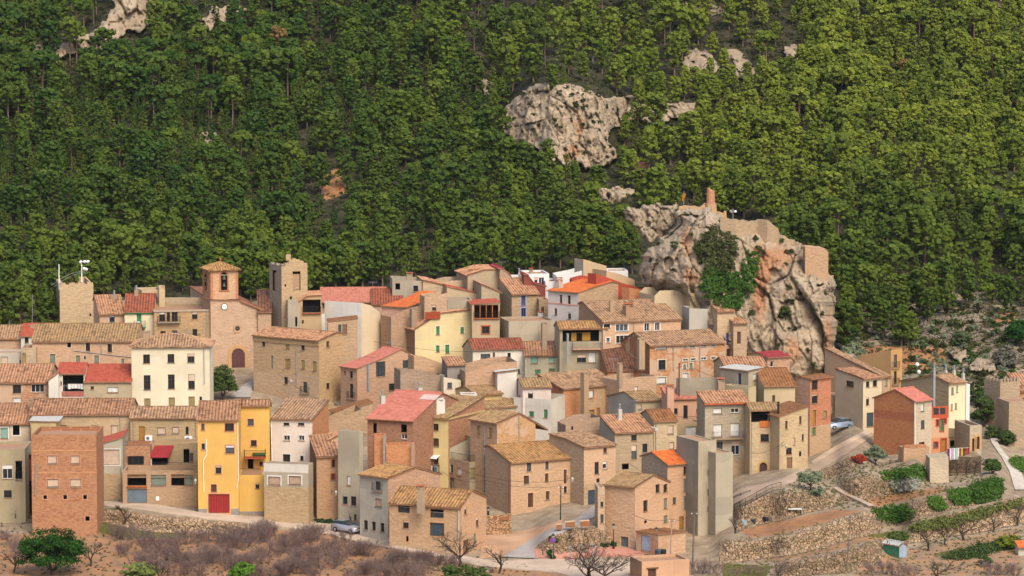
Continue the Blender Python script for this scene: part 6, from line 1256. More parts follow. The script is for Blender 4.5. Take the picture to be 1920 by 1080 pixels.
BARK = plain('pine_bark', '7d6a5c', .95, .6); TWIG = plain('grey_twigs', '86706a', .95, .7, 0, .25); DKB = plain('dark_bark', '4e423c', .95, .7)
BUSH = leafmat('bush_leaves', '2c4420', '4a5c2a', '6a7436'); DKG = leafmat('dark_glossy_leaves', '16300f', '244a16', '44641c'); OLV = leafmat('olive_leaves', '5e6a52', '7a8466', '97a07e')
IVY = leafmat('ivy_leaves', '2c4c18', '4a6c28', '6e8c38'); MAQ = leafmat('scrub_leaves', '232e16', '414422', '6a6238')
def leaves(centers, radii, n, size, flat=.7, rs=None, up=.35):
    """leaf cards around clump centres: vertices (4 per card), tint"""
    rs = rs or rng; k = len(centers); C = np.repeat(centers, n, 0); Rr = np.repeat(radii, n)
    d = rs.normal(size=(k*n, 3)); d /= np.linalg.norm(d, axis=1)[:, None]+1e-9; d[:, 2] = np.abs(d[:, 2])*.9-.25*(rs.random(k*n) < .5)
    r = rs.random(k*n)**.45; p = C+d*(Rr*r)[:, None]*np.array([1, 1, flat])
    nrm = d+rs.normal(size=d.shape)*.45+np.array([0, 0, up]); nrm /= np.linalg.norm(nrm, axis=1)[:, None]
    t = np.cross(nrm, rs.normal(size=d.shape)); t /= np.linalg.norm(t, axis=1)[:, None]+1e-9; b = np.cross(nrm, t)
    s = size*(.6+.8*rs.random(k*n))[:, None]
    V = np.stack([p-t*s-b*s*.6, p+t*s-b*s*.6, p+t*s+b*s*.6, p-t*s+b*s*.6], 1).reshape(-1, 3)
    ct = np.repeat(rs.random(k), n)*.16; hi = np.clip((d[:, 2]*r+.1), 0, 1)*rs.random(k*n)  # upward cards lightened: sunlit clump tops put into the tint
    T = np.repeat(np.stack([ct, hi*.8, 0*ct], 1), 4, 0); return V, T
def cubes(C, r, rs):
    """small turned blocks that fill the heart of each leaf clump"""
    k = len(C); b = np.array([(x, y, z) for x in (-1, 1) for y in (-1, 1) for z in (-1, 1)], float)/1.732
    Q = np.array([(0, 1, 3, 2), (4, 6, 7, 5), (0, 4, 5, 1), (2, 3, 7, 6), (0, 2, 6, 4), (1, 5, 7, 3)])
    V = []
    for i in range(k):
        q, _ = np.linalg.qr(rs.normal(size=(3, 3))); v = (b*(.75+.5*rs.random((8, 1))))@q.T*r[i]*np.array([1, 1, .85])+C[i]; V.append(v[Q].reshape(-1, 3))
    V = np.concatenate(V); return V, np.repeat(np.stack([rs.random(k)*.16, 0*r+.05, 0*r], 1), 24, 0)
def tubearr(pts_, rad, n=5):
    """tube through points -> V,F"""
    V = []; F = []; 
    for i, (p, r) in enumerate(zip(pts_, rad)):
        d = Vector(pts_[min(i+1, len(pts_)-1)])-Vector(pts_[max(0, i-1)]); d.normalize(); x = d.orthogonal().normalized(); y = d.cross(x)
        for k in range(n): a = 2*pi*k/n; q = Vector(p)+(x*cos(a)+y*sin(a))*r; V.append(tuple(q))
    for i in range(len(pts_)-1):
        for k in range(n): F.append((i*n+k, i*n+(k+1) % n, (i+1)*n+(k+1) % n, (i+1)*n+k))
    return V, F
def pine_variant(kind, rs):
    """kind 0 rounded Aleppo pine, 1 narrow young pine, 2 umbrella crown on a bare trunk -> crown V,T ; trunk V,F (height about 1)"""
    cs = []; rr = []
    if kind == 1:
        for i in range(64):
            z = .12+.86*(i/63); w = .21*(1-z)**.55+.03; a = rs.random()*6.28; q = w*(.5+.5*rs.random()); cs.append((q*cos(a), q*sin(a), z)); rr.append(.062*(1.15-z*.6))
        n = 16; tr = [(0, 0, -.1), (0, 0, .5), (0, 0, .95)]; tw = [.018, .012, .004]
    elif kind == 2:
        for i in range(34):
            a = rs.random()*6.28; q = .24*math.sqrt(rs.random()); z = .78+.16*(1-(q/.26)**2)+rs.normal()*.045; cs.append((q*cos(a), q*sin(a), z)); rr.append(.075)
        for i in range(6): a = rs.random()*6.28; cs.append((.16*cos(a), .16*sin(a), .55+.12*rs.random())); rr.append(.055)
        n = 28; tr = [(0, 0, -.1), (.02, .01, .4), (-.01, .0, .85)]; tw = [.022, .017, .008]
    else:
        lean = rs.normal(size=2)*.04
        cone = rs.random() < .5; lob = rs.random()*6.28; wmx = .22+.09*rs.random(); zc = .42+.16*rs.random()
        for i in range(112):
            z = .20+.76*(i/111)**.8; w = wmx*math.sqrt(max(.06, 1-((z-zc)/(.36 if z < zc else 1.02-zc))**2)) if not cone else wmx*1.15*max(.08, min(1, (z-.12)/.2))*(1.03-z)**.62*1.25; a = rs.random()*6.28; q = w*(rs.random()**.45)*(1+.22*cos(2*a+lob+z*4)); cs.append((q*cos(a)+lean[0]*z, q*sin(a)+lean[1]*z, z+rs.normal()*.015)); rr.append(.042+.03*rs.random())
        n = 15; tr = [(0, 0, -.12), (lean[0]*.3, lean[1]*.3, .3), (lean[0], lean[1], .85)]; tw = [.028, .02, .008]
    cs = np.array(cs); rr = np.array(rr); V, T = leaves(cs, rr*1.15, n, .0135, 1.0, rs, .05); V2, T2 = cubes(cs, rr*.95, rs); V = np.concatenate([V, V2]); T = np.concatenate([T, T2])
    tv, tf = tubearr(tr, tw)
    for c in cs[::4]:
        z0 = max(.15, c[2]-.12); v, f = tubearr([(0, 0, z0), tuple(c*.9+np.array([0, 0, .0]))], [.007, .003], 3); b = len(tv); tv += v; tf += [tuple(b+i for i in q) for q in f]
    return V, T, np.array(tv), tf
VARS = [pine_variant(k, np.random.default_rng(50+i)) for i, k in enumerate((0, 0, 0, 0, 1, 1, 1, 2, 2))]
KI = {0: [0, 1, 2, 3], 1: [4, 5, 6], 2: [7, 8]}
def quadF(n): return np.arange(n*4).reshape(-1, 4)
VM = []
for i, (V_, T_, tv, tf) in enumerate(VARS):
    ms = []
    for m in (PINE, PINE_SUNLIT): ms.append(npmesh('pine_crown', V_, quadF(len(V_)//4), [m], attr={'tint': T_}))
    VM.append((ms, npmesh('pine_trunk', tv, np.array(tf), [BARK])))
# placing: candidates over the slope, thinned by a spacing that follows the size in the picture
CRAG = [MAIN_CLIFF, CLIFF2, TL_CLIFF, TL2, ROCKPOLY]
SKYL = pts('Z', '-60 640 100 620 180 560 300 545 370 550 480 560 500 585 590 560 640 545 740 525 870 520 1000 510 1060 500 1180 510 1210 500')
BAREZ = [[(1355, 88), (1385, 90), (1425, 130), (1410, 152), (1375, 140)], pts('O', '1040 640 1150 640 1130 760 1040 750'), pts('Q', '100 760 1900 500 1900 1300 0 1300'), [(1475, 80), (1503, 80), (1505, 120), (1470, 120)], [(600, 330), (645, 335), (640, 375), (610, 370)], [(20, 95), (60, 70), (200, 60), (300, -20), (310, 10), (240, 80), (190, 100), (60, 115)], pts('N', '100 150 450 130 430 330 300 390 150 200')]
def kindat(x, y):
    r = random.random()
    if x < 560 and y < 330:
        if y < 200 and (x < 330 or x > 420): return 2 if r < .35 else (1 if r < .5 else 0)
        return 1 if r < .78 else (2 if r < .86 else 0)
    if x < 640 and y < 470: return 1 if r < .6 else 0
    if y < 150 and 860 < x < 1500: return 2 if r < .2 else 0
    if x > 1250: return 0 if r < .80 else (2 if r < .92 else 1)
    return 0 if r < .8 else 1
trees = []
cell = {}
def okspot(x, y, d):
    for i in range(int((x-d)//40), int((x+d)//40)+1):
        for j in range(int((y-d)//40), int((y+d)//40)+1):
            for (a, b) in cell.get((i, j), ()):
                if ((a-x)**2+((b-y)*1.25)**2) < d*d: return False
    return True
sx, sy = zip(*SKYL)
def treeline(x):
    if x < 1210: return np.interp(x, sx, sy)+10
    if x < 1575: return 690 if x > 1560 else 560
    return float(np.interp(x, [1575, 1600, 1700, 1760, 1800, 1860, 1960], [665, 662, 652, 620, 600, 590, 600]))
random.seed(11)
for it in range(60000):
    x = random.uniform(-60, 1980); y = random.uniform(-40, 700)
    if y > treeline(x): continue
    dens = 23
    if 860 < x < 1500 and y < 175: dens = 32
    elif 1080 < x < 1330 and 320 < y < 450: dens = 30
    elif x > 1560 and y > 500: dens = 27
    elif x > 1300 and y < 330: dens = 17
    elif x < 560 and 40 < y < 420: dens = 15.5
    elif 560 < x < 860 and y < 60: dens = 22
    nv = float(vnoise(np.array(x/70.), np.array(y/45.), 77)); dens *= .8+.5*nv
    if not okspot(x, y, dens): continue
    if any(inpoly(np.array(x), np.array(y-3.0), q) for q in CRAG[:1]+CRAG[2:]) and random.random() < .97: continue
    if inpoly(np.array(x), np.array(y-3.0), CLIFF2) and random.random() < .6: continue
    if any(inpoly(np.array(x), np.array(y-2.0), q) for q in BAREZ) and random.random() < .93: continue
    cell.setdefault((int(x//40), int(y//40)), []).append((x, y)); k = kindat(x, y)
    h = random.uniform(46, 76)*(1.0+.28*(y/560)) if k != 1 else random.uniform(36, 52)
    h *= .78+.5*float(vnoise(np.array(x/60.+9), np.array(y/50.), 78))
    if x > 1300 and y < 330: h *= .85
    if y > 470 and x < 1250: h *= 1.0
    if x > 1560 and y > 480: h *= random.uniform(.85, 1.2)
    if any(inpoly(np.array([x, x, x]), np.array([y-h*.4, y-h*.65, y-h*.9]), q).any() for q in CRAG[:3]+CRAG[4:]) and random.random() < .9: continue
    if any(inpoly(np.array([x, x]), np.array([y-h*.5, y-h*.8]), q).any() for q in [TL2]+BAREZ[:2]+BAREZ[3:5]+BAREZ[6:]) and random.random() < .7: continue
    trees.append([x, y, k, h*FPX**-1])
# a few named by the photograph: lone pines in front of the crags
for x, y, h, k in ((1025, 322, 62, 0), (1205, 372, 58, 0), (1225, 408, 95, 0), (1740, 592, 98, 0), (1690, 650, 80, 0), (213, 150, 70, 2), (132, 118, 85, 2), (143, 120, 72, 2), (1180, 150, 60, 0), (1240, 385, 40, 0), (1035, 180, 60, 0), (1255, 120, 115, 2)):
    trees.append([x, y, k, h/FPX])
trees.sort(key=lambda t: -float(Dg(t[0], t[1])))
N = len(trees); near = set(range(N-296, N))
def treeplace(t):
    D = float(Dg(t[0], t[1])); p = P(t[0], t[1], D); return p, t[3]*D
SV = []; ST = []; TV = []; TF = []; nb = 0; tb = 0; frnd = np.random.default_rng(5)
PG = 'individual pines on the lower forest slope'
PL = {0: 'round crowned pine', 1: 'narrow young pine', 2: 'umbrella crowned pine on a bare trunk'}
def where(x, y):
    for x1, w in ((95, 'at the forest foot left of the square tower'), (185, 'in the forest behind the square tower'), (290, 'in the forest behind the green corniced house'), (375, 'in the forest behind the ochre block'), (450, 'in the forest behind the bell tower'), (505, 'in the forest between the bell tower and the ruined tower'), (585, 'in the forest behind the ruined tower'), (680, 'in the forest above the white warehouse'), (760, 'in the forest above the faded red roof'), (860, 'in the forest above the concrete skyline house'), (970, 'in the forest above the tall gabled skyline house'), (1060, 'in the forest above the white modern houses'), (1215, 'in the forest between the skyline houses and the rock'), (1580, 'in the forest beyond the castle rock'), (1680, 'on the slope just right of the castle rock'), (1780, 'above the terraces beside the ochre house'), (9999, 'above the terraces at the right edge')):
        if x < x1: return w, w
for i, t in enumerate(trees):
    p, h = treeplace(t); v = int(frnd.choice(KI[t[2]])); a = frnd.random()*6.28; wd = h*frnd.uniform(.85, 1.2)
    sunlit_zone = t[0] > 1250 and t[1] < 420 or (t[0] > 1000 and t[1] < 60)
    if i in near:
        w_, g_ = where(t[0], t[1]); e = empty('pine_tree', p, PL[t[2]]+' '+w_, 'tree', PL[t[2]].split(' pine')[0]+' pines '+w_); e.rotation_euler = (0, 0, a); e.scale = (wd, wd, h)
        c = bpy.data.objects.new('crown', VM[v][0][1 if sunlit_zone else 0]); c.parent = e; COL.objects.link(c)
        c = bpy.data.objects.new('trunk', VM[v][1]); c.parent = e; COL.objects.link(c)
    else:
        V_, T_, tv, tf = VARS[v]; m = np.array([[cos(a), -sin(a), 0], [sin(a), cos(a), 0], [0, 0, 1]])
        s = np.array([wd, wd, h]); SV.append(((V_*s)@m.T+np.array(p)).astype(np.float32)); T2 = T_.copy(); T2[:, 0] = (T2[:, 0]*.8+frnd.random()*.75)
        rz = np.clip((t[0]-900)/500, 0, 1)*np.clip((520-t[1])/200, 0, 1)*.55; T2[:, 1] += rz*frnd.uniform(.3, 1.1); T2[:, 2] = np.clip(1-(t[0]-150)/900, 0, .6)*frnd.random() if frnd.random() > .005 else 2.0; ST.append(T2.astype(np.float32)); w_ = (tv*s)@m.T+np.array(p); TV.append(w_); TF.append(np.array(tf)+tb); tb += len(tv)  # sunlit right slope and shaded left valley put into the tint
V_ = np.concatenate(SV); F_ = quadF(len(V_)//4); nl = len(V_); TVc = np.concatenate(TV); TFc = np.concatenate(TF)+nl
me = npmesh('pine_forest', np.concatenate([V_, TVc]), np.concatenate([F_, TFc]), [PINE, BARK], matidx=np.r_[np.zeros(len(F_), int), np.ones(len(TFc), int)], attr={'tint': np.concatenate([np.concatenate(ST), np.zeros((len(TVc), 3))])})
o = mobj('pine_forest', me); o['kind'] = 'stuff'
print('trees', N, 'forest quads', len(F_))
# undergrowth: low scrub all over the slope, one mass
random.seed(23); cs = []; rr = []
for i in range(15000):
    x = random.uniform(-40, 1960); y = random.uniform(-20, 720) if i < 9000 else random.uniform(-20, 240)
    if y > treeline(x)+(60 if x > 1570 else 0): continue
    if any(inpoly(np.array(x), np.array(y), q) for q in CRAG): 
        continue
    if x > 1570 and y > 560 and random.random() < .55: continue
    if any(inpoly(np.array(x), np.array(y), q) for q in BAREZ[:2]+BAREZ[3:4]) and random.random() < .8: continue
    p = ground(x, y, .2); cs.append(tuple(p)); rr.append(random.uniform(.45, 1.1))
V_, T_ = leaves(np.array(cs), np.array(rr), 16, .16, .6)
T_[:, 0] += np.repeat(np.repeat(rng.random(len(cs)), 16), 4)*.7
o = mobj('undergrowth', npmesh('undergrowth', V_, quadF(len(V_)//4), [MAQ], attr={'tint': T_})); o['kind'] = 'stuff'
# ---------------------------------------------------------------- bushes, ivy, gardens
def bush(name, label, cat, p, w, h, mat, n=None, size=.11, group=None, trunk=None, k=None, seed=0):
    rs = np.random.default_rng(int(abs(p[0]*31+p[1]*17+seed)) % 100000); k = k or max(8, int(14*w*h/2)); k = min(k, 70)
    cs = []; rr = []
    z0 = 0 if trunk is None else trunk
    for i in range(k):
        a = rs.random()*6.28; q = math.sqrt(rs.random())*.42*w; z = z0+(h-z0)*(.15+.75*rs.random()*(1-(q/(w*.6))**2)); cs.append((q*cos(a), q*sin(a)*.8, z)); rr.append(min(w, h)*.19*(.7+.6*rs.random()))
    V, T = leaves(np.array(cs), np.array(rr), n or 46, size, .8, rs); T[:, 0] += rs.random()*.3
    e = empty(name, p, label, cat, group)
    c = mobj('crown' if trunk else 'foliage', npmesh('foliage', V, quadF(len(V)//4), [mat], attr={'tint': T}), e)
    tv, tf = [], []
    for i in range(1 if trunk else 4):
        q = [(0, 0, -.4), (.05*w*(rs.random()-.5), 0, z0*.6+.1), tuple(np.array(cs[i])*.8)]
        v, f = tubearr(q, [.02*w+.05, .015*w+.04, .02], 5); b = len(tv); tv += v; tf += [tuple(b+j for j in g) for g in f]
    if trunk:
        for c_ in cs[::5]: v, f = tubearr([(0, 0, z0*.7), tuple(np.array(c_)*.95)], [.05, .015], 4); b = len(tv); tv += v; tf += [tuple(b+j for j in g) for g in f]
    mobj('trunk' if trunk else 'stem', npmesh('stem', tv, np.array(tf), [DKB]), e)
    return e
def gbush(name, label, cat, x, y, wpx, hpx, mat, **k):
    D = float(Dg(x, y)); s = D/FPX; p = P(x, y, D); return bush(name, label, cat, p, wpx*s, hpx*s, mat, **k)
gbush('evergreen_tree', 'large dark round evergreen in the bottom left foreground', 'tree', 98, 1078, 140, 95, DKG, n=170, size=.10, trunk=.6, k=70)
gbush('evergreen_tree', 'dark leafy tree standing between the cream block and the church steps', 'tree', 418, 750, 54, 68, BUSH, n=90, size=.12, trunk=.8)
gbush('olive_tree', 'grey green olive tree beside the climbing road', 'tree', 1520, 920, 52, 42, OLV, n=50, size=.09, trunk=.9)
gbush('olive_tree', 'low olive shrub hanging over the wall below the roadside olive tree', 'shrub', 1532, 932, 30, 22, OLV, n=40, size=.09)
gbush('olive_tree', 'olive tree under the end wall of the small brick gable house', 'tree', 1642, 872, 46, 38, OLV, n=50, size=.09, trunk=.7)
gbush('shrub', 'green shrub at the foot of the concrete path on the right', 'shrub', 1860, 888, 36, 34, BUSH, n=60)
gbush('shrub', 'big dark shrub filling the gap between the white row house and the squat tower', 'shrub', 1845, 800, 50, 70, BUSH, n=110, k=40)
gbush('shrub', 'upper dark shrub left of the squat tower', 'shrub', 1835, 760, 34, 42, BUSH, n=80)
gbush('shrub', 'dark shrub at the right edge below the squat tower', 'shrub', 1905, 815, 44, 42, BUSH, n=90)
gbush('shrub', 'orange fruited bush near the white garden shed', 'shrub', 1892, 1030, 46, 34, leafmat('citrus_leaves', '3c5a1c', '5a7426', 'c08a20'), n=70)
gbush('shrub', 'green bush left of the white garden shed at the bottom right', 'shrub', 1848, 1062, 30, 26, BUSH, n=60)
gbush('shrub', 'pale green bush at the bottom edge left of the centre', 'shrub', 262, 1085, 80, 34, leafmat('pale_bush', '5c6c34', '7a864a', '98a05c'), n=60)
gbush('shrub', 'bright green bush at the bottom edge among bare twigs', 'shrub', 455, 1086, 60, 34, leafmat('fresh_bush', '3c6420', '56802a', '86a03c'), n=60)
gbush('shrub', 'green hedge bush at the bottom edge in front of the stone house', 'shrub', 868, 1090, 110, 34, BUSH, n=80, k=50)
gbush('shrub', 'round green shrub below the curved rubble wall beside the road sign', 'shrub', 1032, 1049, 18, 19, DKG, n=70)
gbush('shrub', 'dark shrub on the top of the curved rubble wall by the road sign', 'shrub', 1037, 1018, 20, 16, BUSH, n=60)
gbush('shrub', 'green shrub at the right foot of the curved rubble wall', 'shrub', 1134, 1028, 16, 14, DKG, n=60)
gbush('shrub', 'small shrub beside the lamp right of the curved rubble wall', 'shrub', 1151, 1026, 14, 12, BUSH, n=60)
gbush('shrub', 'agave and rosemary bed in the kerbed planter on the square', 'shrub', 1216, 1050, 26, 11, leafmat('rosemary', '3c5a48', '52705c', '6c8a64'), n=60)
gbush('shrub', 'yellow flowering bush in the kerbed planter on the square', 'shrub', 1200, 1050, 9, 8, leafmat('yellow_flowers', 'b8a820', 'd0b828', 'e0d040'), n=60)
gbush('shrub', 'grey green bush in the middle of the bare terraces on the right', 'shrub', 1805, 648, 42, 32, leafmat('greyish_bush', '4c5a3a', '66704c', '808a60'), n=70)
gbush('evergreen_tree', 'dark round tree on the terraces at the right edge', 'tree', 1912, 650, 54, 56, DKG, n=110, trunk=.6)
gbush('shrub', 'pale olive bush behind the castle rock on its right', 'shrub', 1590, 655, 46, 60, OLV, n=100, k=40, size=.13)
gbush('shrub', 'lower olive bush between the rock and the ochre yellow house', 'shrub', 1598, 690, 52, 52, OLV, n=100, k=40, size=.13)
gbush('shrub', 'dark green shrub just above the ochre yellow house', 'shrub', 1732, 662, 14, 26, BUSH, n=60)
gbush('shrub', 'dark low shrub on the stony slope right of the ochre yellow house', 'shrub', 1822, 676, 24, 20, BUSH, n=60)
gbush('shrub', 'twiggy grey shrub on the slope above the squat tower', 'shrub', 1885, 690, 46, 46, leafmat('twiggy', '5e5e50', '78766a', '8a8878'), n=60)
random.seed(31)
for i in range(290):                      # scrub on the terraces
    x = random.uniform(1600, 1915); y = random.uniform(548, 735)
    if 1600 < x < 1700 and y > 640: continue
    gbush('terrace_scrub', 'small scrub bush scattered over the bare terraces on the right slope', 'shrub', x, y, random.uniform(9, 26), random.uniform(6, 15), random.choice([MAQ, BUSH, OLV]), n=34, size=.14, k=8, group='scrub bushes on the terraces')
gbush('shrub', 'shrub at the left foot of the squat crenellated tower', 'shrub', 1862, 822, 30, 30, BUSH, n=70)
gbush('shrub', 'ivy bush at the right foot of the squat crenellated tower', 'shrub', 1888, 836, 34, 34, BUSH, n=70)
def matcover(name, label, poly, off, n, mat, size=.11, dfun=None, thick=.5, cat='ivy'):
    xs = [p[0] for p in poly]; ys = [p[1] for p in poly]; cs = []; rr = []; tries = 0
    while len(cs) < n and tries < n*20:
        tries += 1; x = random.uniform(min(xs), max(xs)); y = random.uniform(min(ys), max(ys))
        if not inpoly(np.array(x+random.gauss(0, 4)), np.array(y+random.gauss(0, 2.5)), poly): continue
        D = dfun(x, y) if dfun else float(Dg(x, y)); 
        if D is None: continue
        cs.append(tuple(P(x, y, D-off-random.random()*thick*.4))); rr.append(random.uniform(.3, .75)*thick)
    V, T = leaves(np.array(cs), np.array(rr), 22, size, 1, None, .2); o = mobj(name, npmesh(name, V, quadF(len(V)//4), [mat], attr={'tint': T}))
    if cat == 'stuff': o['kind'] = 'stuff'
    else: tag(o, label, cat)
def rd(x, y):
    d, ok = rsurf(x, y); return d if ok else None
matcover('ivy', 'dark green ivy sheet hanging down the face of the castle rock', pts('N', '880 430 885 480 850 560 855 620 800 680 760 740 700 745 640 700 560 640 560 560 620 500 700 520 780 540 830 400'), .2, 520, IVY, .12, rd, .8)
matcover('rock_shrub', 'olive brown shrub mass clinging to the top of the castle rock', pts('N', '590 295 650 275 700 320 760 340 775 400 730 440 745 500 690 530 640 500 610 540 570 470 535 420 545 370 585 340'), .3, 230, leafmat('rock_bush', '34401e', '4e5230', '6a6c44'), .15, rd, 1.1, 'shrub')
for k, (x, y, r, l) in enumerate(((925, 335, 24, 'left of the two dark bushes under the castle wall'), (998, 355, 28, 'right of the two dark bushes under the castle wall'), (1030, 750, 40, 'single dark bush low on the face of the castle rock'), (420, 380, 26, 'small bush in the cleft at the left of the castle rock'), (345, 240, 40, 'rounded green bush on the grey crag left of the castle rock'), (318, 290, 34, 'dark bush under the rounded green bush on the grey crag'))):
    x, y = fr('N', x, y); D = rsurf(x, y+6)[0] if k < 4 else float(Dg(x, y))-1; s = D/FPX; bush('rock_bush', l, 'shrub', P(x, y+r/2.918*.6, D-.5), r*2.1/2.918*s, r*1.8/2.918*s, BUSH if k != 4 else PINE, n=60, size=.1)
for k, (l, s_) in enumerate((('ivy bank draped over the wall under the orange brick house', 'M|985 165 1130 140 1290 105 1290 170 1250 210 1150 215 1040 200'), ('rounded ivy bank at the end of the footpath', 'M|940 400 1160 365 1210 420 1160 470 1060 485 980 460'), ('small ivy patch between the two ivy banks', 'M|1310 330 1370 320 1410 370 1390 405 1340 380'), ('dark ivy hedge on the wall, left of the long ivy hedge', 'M|1445 275 1560 265 1580 340 1530 370 1470 350'), ('long tall ivy hedge on the wall beside the concrete path', 'M|1580 250 1700 205 1780 190 1780 280 1730 330 1600 355'),
    ('grass strip hanging over the low wall above the almond trees', 'M|1185 505 1350 465 1500 430 1700 385 1900 330 1920 370 1700 430 1500 490 1300 535 1190 530'), ('green hedge row at the far bottom right', 'M|1400 700 1600 640 1890 580 1890 620 1700 670 1500 720'), ('low green tuft above the green garden shed', 'M|1045 565 1100 550 1165 560 1160 590 1060 592'), ('green bank right of the concrete path', 'J|1340 880 1440 860 1440 960 1390 920'), ('whitish creeper on the wall below the ivy bank', 'M|1060 215 1240 205 1245 255 1090 280'))):
    f, c = s_.split('|'); m = [IVY, IVY, IVY, IVY, IVY, leafmat('long_grass', '4e5a2c', '6a7038', '8c8a50'), BUSH, BUSH, IVY, leafmat('pale_creeper', '7a7c68', 'a0a090', 'c0bcae')][k]
    matcover('ivy' if k < 5 else 'hedge', l, pts(f, c), .3, 150 if k not in (4, 5, 6) else 260, m, .10, None, 1.0)
matcover('weeds', '', pts('Z', '-20 960 190 955 190 1000 640 1000 1000 1060 1000 1080 -20 1080'), 0, 900, leafmat('winter_grass', '4e4a32', '6e6444', '8a7c58'), .06, None, .35, 'stuff')
matcover('weeds', '', pts('M', '0 590 300 560 650 480 1000 500 1900 330 1920 820 0 820'), 0, 1100, leafmat('dry_weeds', '5a5a34', '7c744a', '9c8e60'), .06, None, .35, 'stuff')
matcover('weeds', '', pts('M', '60 440 500 400 930 380 1400 300 1700 240 1500 120 900 80 400 250'), 0, 900, leafmat('dry_weeds2', '56582f', '787048', '988a5c'), .06, None, .35, 'stuff')
matcover('weeds', '', pts('Q', '100 480 700 420 1000 300 1500 300 1900 400 1900 1150 900 1150 200 900'), 0, 1100, leafmat('dry_weeds3', '4e5430', '6e6c44', '8c8658'), .09, None, .5, 'stuff')
matcover('grass_verge', '', pts('F', '665 778 800 778 800 800 700 802'), .1, 60, DKG, .07, None, .35, 'stuff')
# ---------------------------------------------------------------- bare trees and twiggy shrubs
def twigmesh(kind, seed, dep0=5):
    rs = random.Random(seed); V = []; F = []
    def seg(p, q, r0, r1, n=4):
        v, f = tubearr([p, q], [r0, r1], n); b = len(V); V.extend(v); F.extend([tuple(b+i for i in g) for g in f])
    def grow(p, d, L, r, dep):
        q = p+d*L*.5+Vector((rs.gauss(0, .08), rs.gauss(0, .08), rs.gauss(0, .05)))*L; e = q+(d+Vector((rs.gauss(0, .2), rs.gauss(0, .2), rs.gauss(0, .15)))).normalized()*L*.5
        n = 5 if r > .03 else 3; seg(p, q, r, r*.85, n); seg(q, e, r*.85, r*.7, n)
        if dep == 0: return
        for k in range(rs.choice((2, 3, 3)) if dep > 1 else 4):
            sp = (.55 if kind == 'almond' else .38)
            nd = (d+Vector((rs.gauss(0, sp), rs.gauss(0, sp), rs.gauss(.12 if kind == 'almond' else .3, .25)))).normalized(); grow(e if k else q, nd, L*rs.uniform(.62, .85), max(.007, r*.58), dep-1)
    if kind == 'almond':
        grow(Vector((0, 0, -.2)), Vector((0, 0, 1)), 1.0, .13, dep0)
    else:
        for k in range(11):
            a = rs.random()*6.28; d = Vector((cos(a)*.55, sin(a)*.55, 1)).normalized(); grow(Vector((cos(a)*.1, sin(a)*.1, -.1)), d, .75, .022, 3)
    return npmesh('branches', V, np.array(F), [DKB if kind == 'almond' else TWIG])
TWM = [twigmesh('shrub', 100+i) for i in range(5)]; ALM = [twigmesh('almond', 200+i) for i in range(4)]
def cliffscrub(poly, surf, n):
    xs = [p[0] for p in poly]; ys = [p[1] for p in poly]; cs = []; rr = []
    for i in range(n):
        x = random.uniform(min(xs), max(xs)); y = random.uniform(min(ys), max(ys)); D, ok = surf(x, y)
        if not ok: continue
        for j in range(random.randint(2, 6)): cs.append(tuple(P(x+random.gauss(0, 2.2), y+random.gauss(0, 1.6), D-.25))); rr.append(random.uniform(.2, .5))
    V, T = leaves(np.array(cs), np.array(rr), 26, .11, 1); o = mobj('cliff_scrub', npmesh('cliff_scrub', V, quadF(len(V)//4), [MAQ], attr={'tint': T})); o['kind'] = 'stuff'
random.seed(91); cliffscrub(MAIN_CLIFF, csurf, 70); cliffscrub(ROCKPOLY, rsurf, 70)
BIGT = twigmesh('almond', 260, 6)
def bare(name, label, cat, x, y, hpx, meshes, i, group=None, wide=1.0):
    D = float(Dg(x, y)); p = P(x, y, D); me = meshes[i % len(meshes)]; zmax = max(v.co.z for v in me.vertices); s = hpx*D/FPX/zmax
    o = mobj(name, me, None, p); o.scale = (s*wide, s*wide, s); o.rotation_euler = (0, 0, (i*2.4) % 6.28); tag(o, label, cat, group); return o
random.seed(77); i = 0
rows = [((205, 1008), (330, 1036), 8), ((215, 1036), (400, 1066), 10), ((330, 1020), (470, 1016), 7), ((380, 1045), (520, 1000), 9), ((420, 1075), (600, 1010), 12), ((520, 1085), (650, 1015), 10), ((640, 1050), (700, 1040), 5), ((690, 1080), (760, 1050), 6), ((760, 1052), (850, 1070), 6), ((250, 1062), (380, 1085), 8), ((545, 1050), (600, 1088), 5), ((640, 1088), (800, 1085), 10), ((10, 1010), (60, 1060), 4)]
RWL = ['row under the road in front of the yellow house', 'long row right of the dark evergreen', 'row below the boulder bank', 'row in the middle of the orchard', 'slanting row under the pink house', 'slanting row under the parked hatchback', 'clump under the white grey house', 'clump at the bottom under the stone house', 'clump beside the pale bush', 'row along the bottom edge left', 'clump at the bottom edge centre', 'row at the bottom edge under the road', 'clump at the left edge', 'row along the boulder bank', 'lower middle row', 'bottom row beside the bright green bush']
rows += [((440, 1018), (600, 1022), 9), ((300, 1050), (480, 1065), 10), ((470, 1090), (650, 1060), 10)]
for ri, (a, b, n) in enumerate(rows):
    n = int(n*1.5)
    for k in range(n):
        t = (k+.5)/n; x = a[0]+(b[0]-a[0])*t+random.gauss(0, 5); y = a[1]+(b[1]-a[1])*t+random.gauss(0, 4)
        bare('bare_shrub', 'leafless grey brown shrub, '+RWL[ri], 'shrub', x, y, random.uniform(22, 36), TWM, i, 'bare shrubs '+RWL[ri], 1.3); i += 1
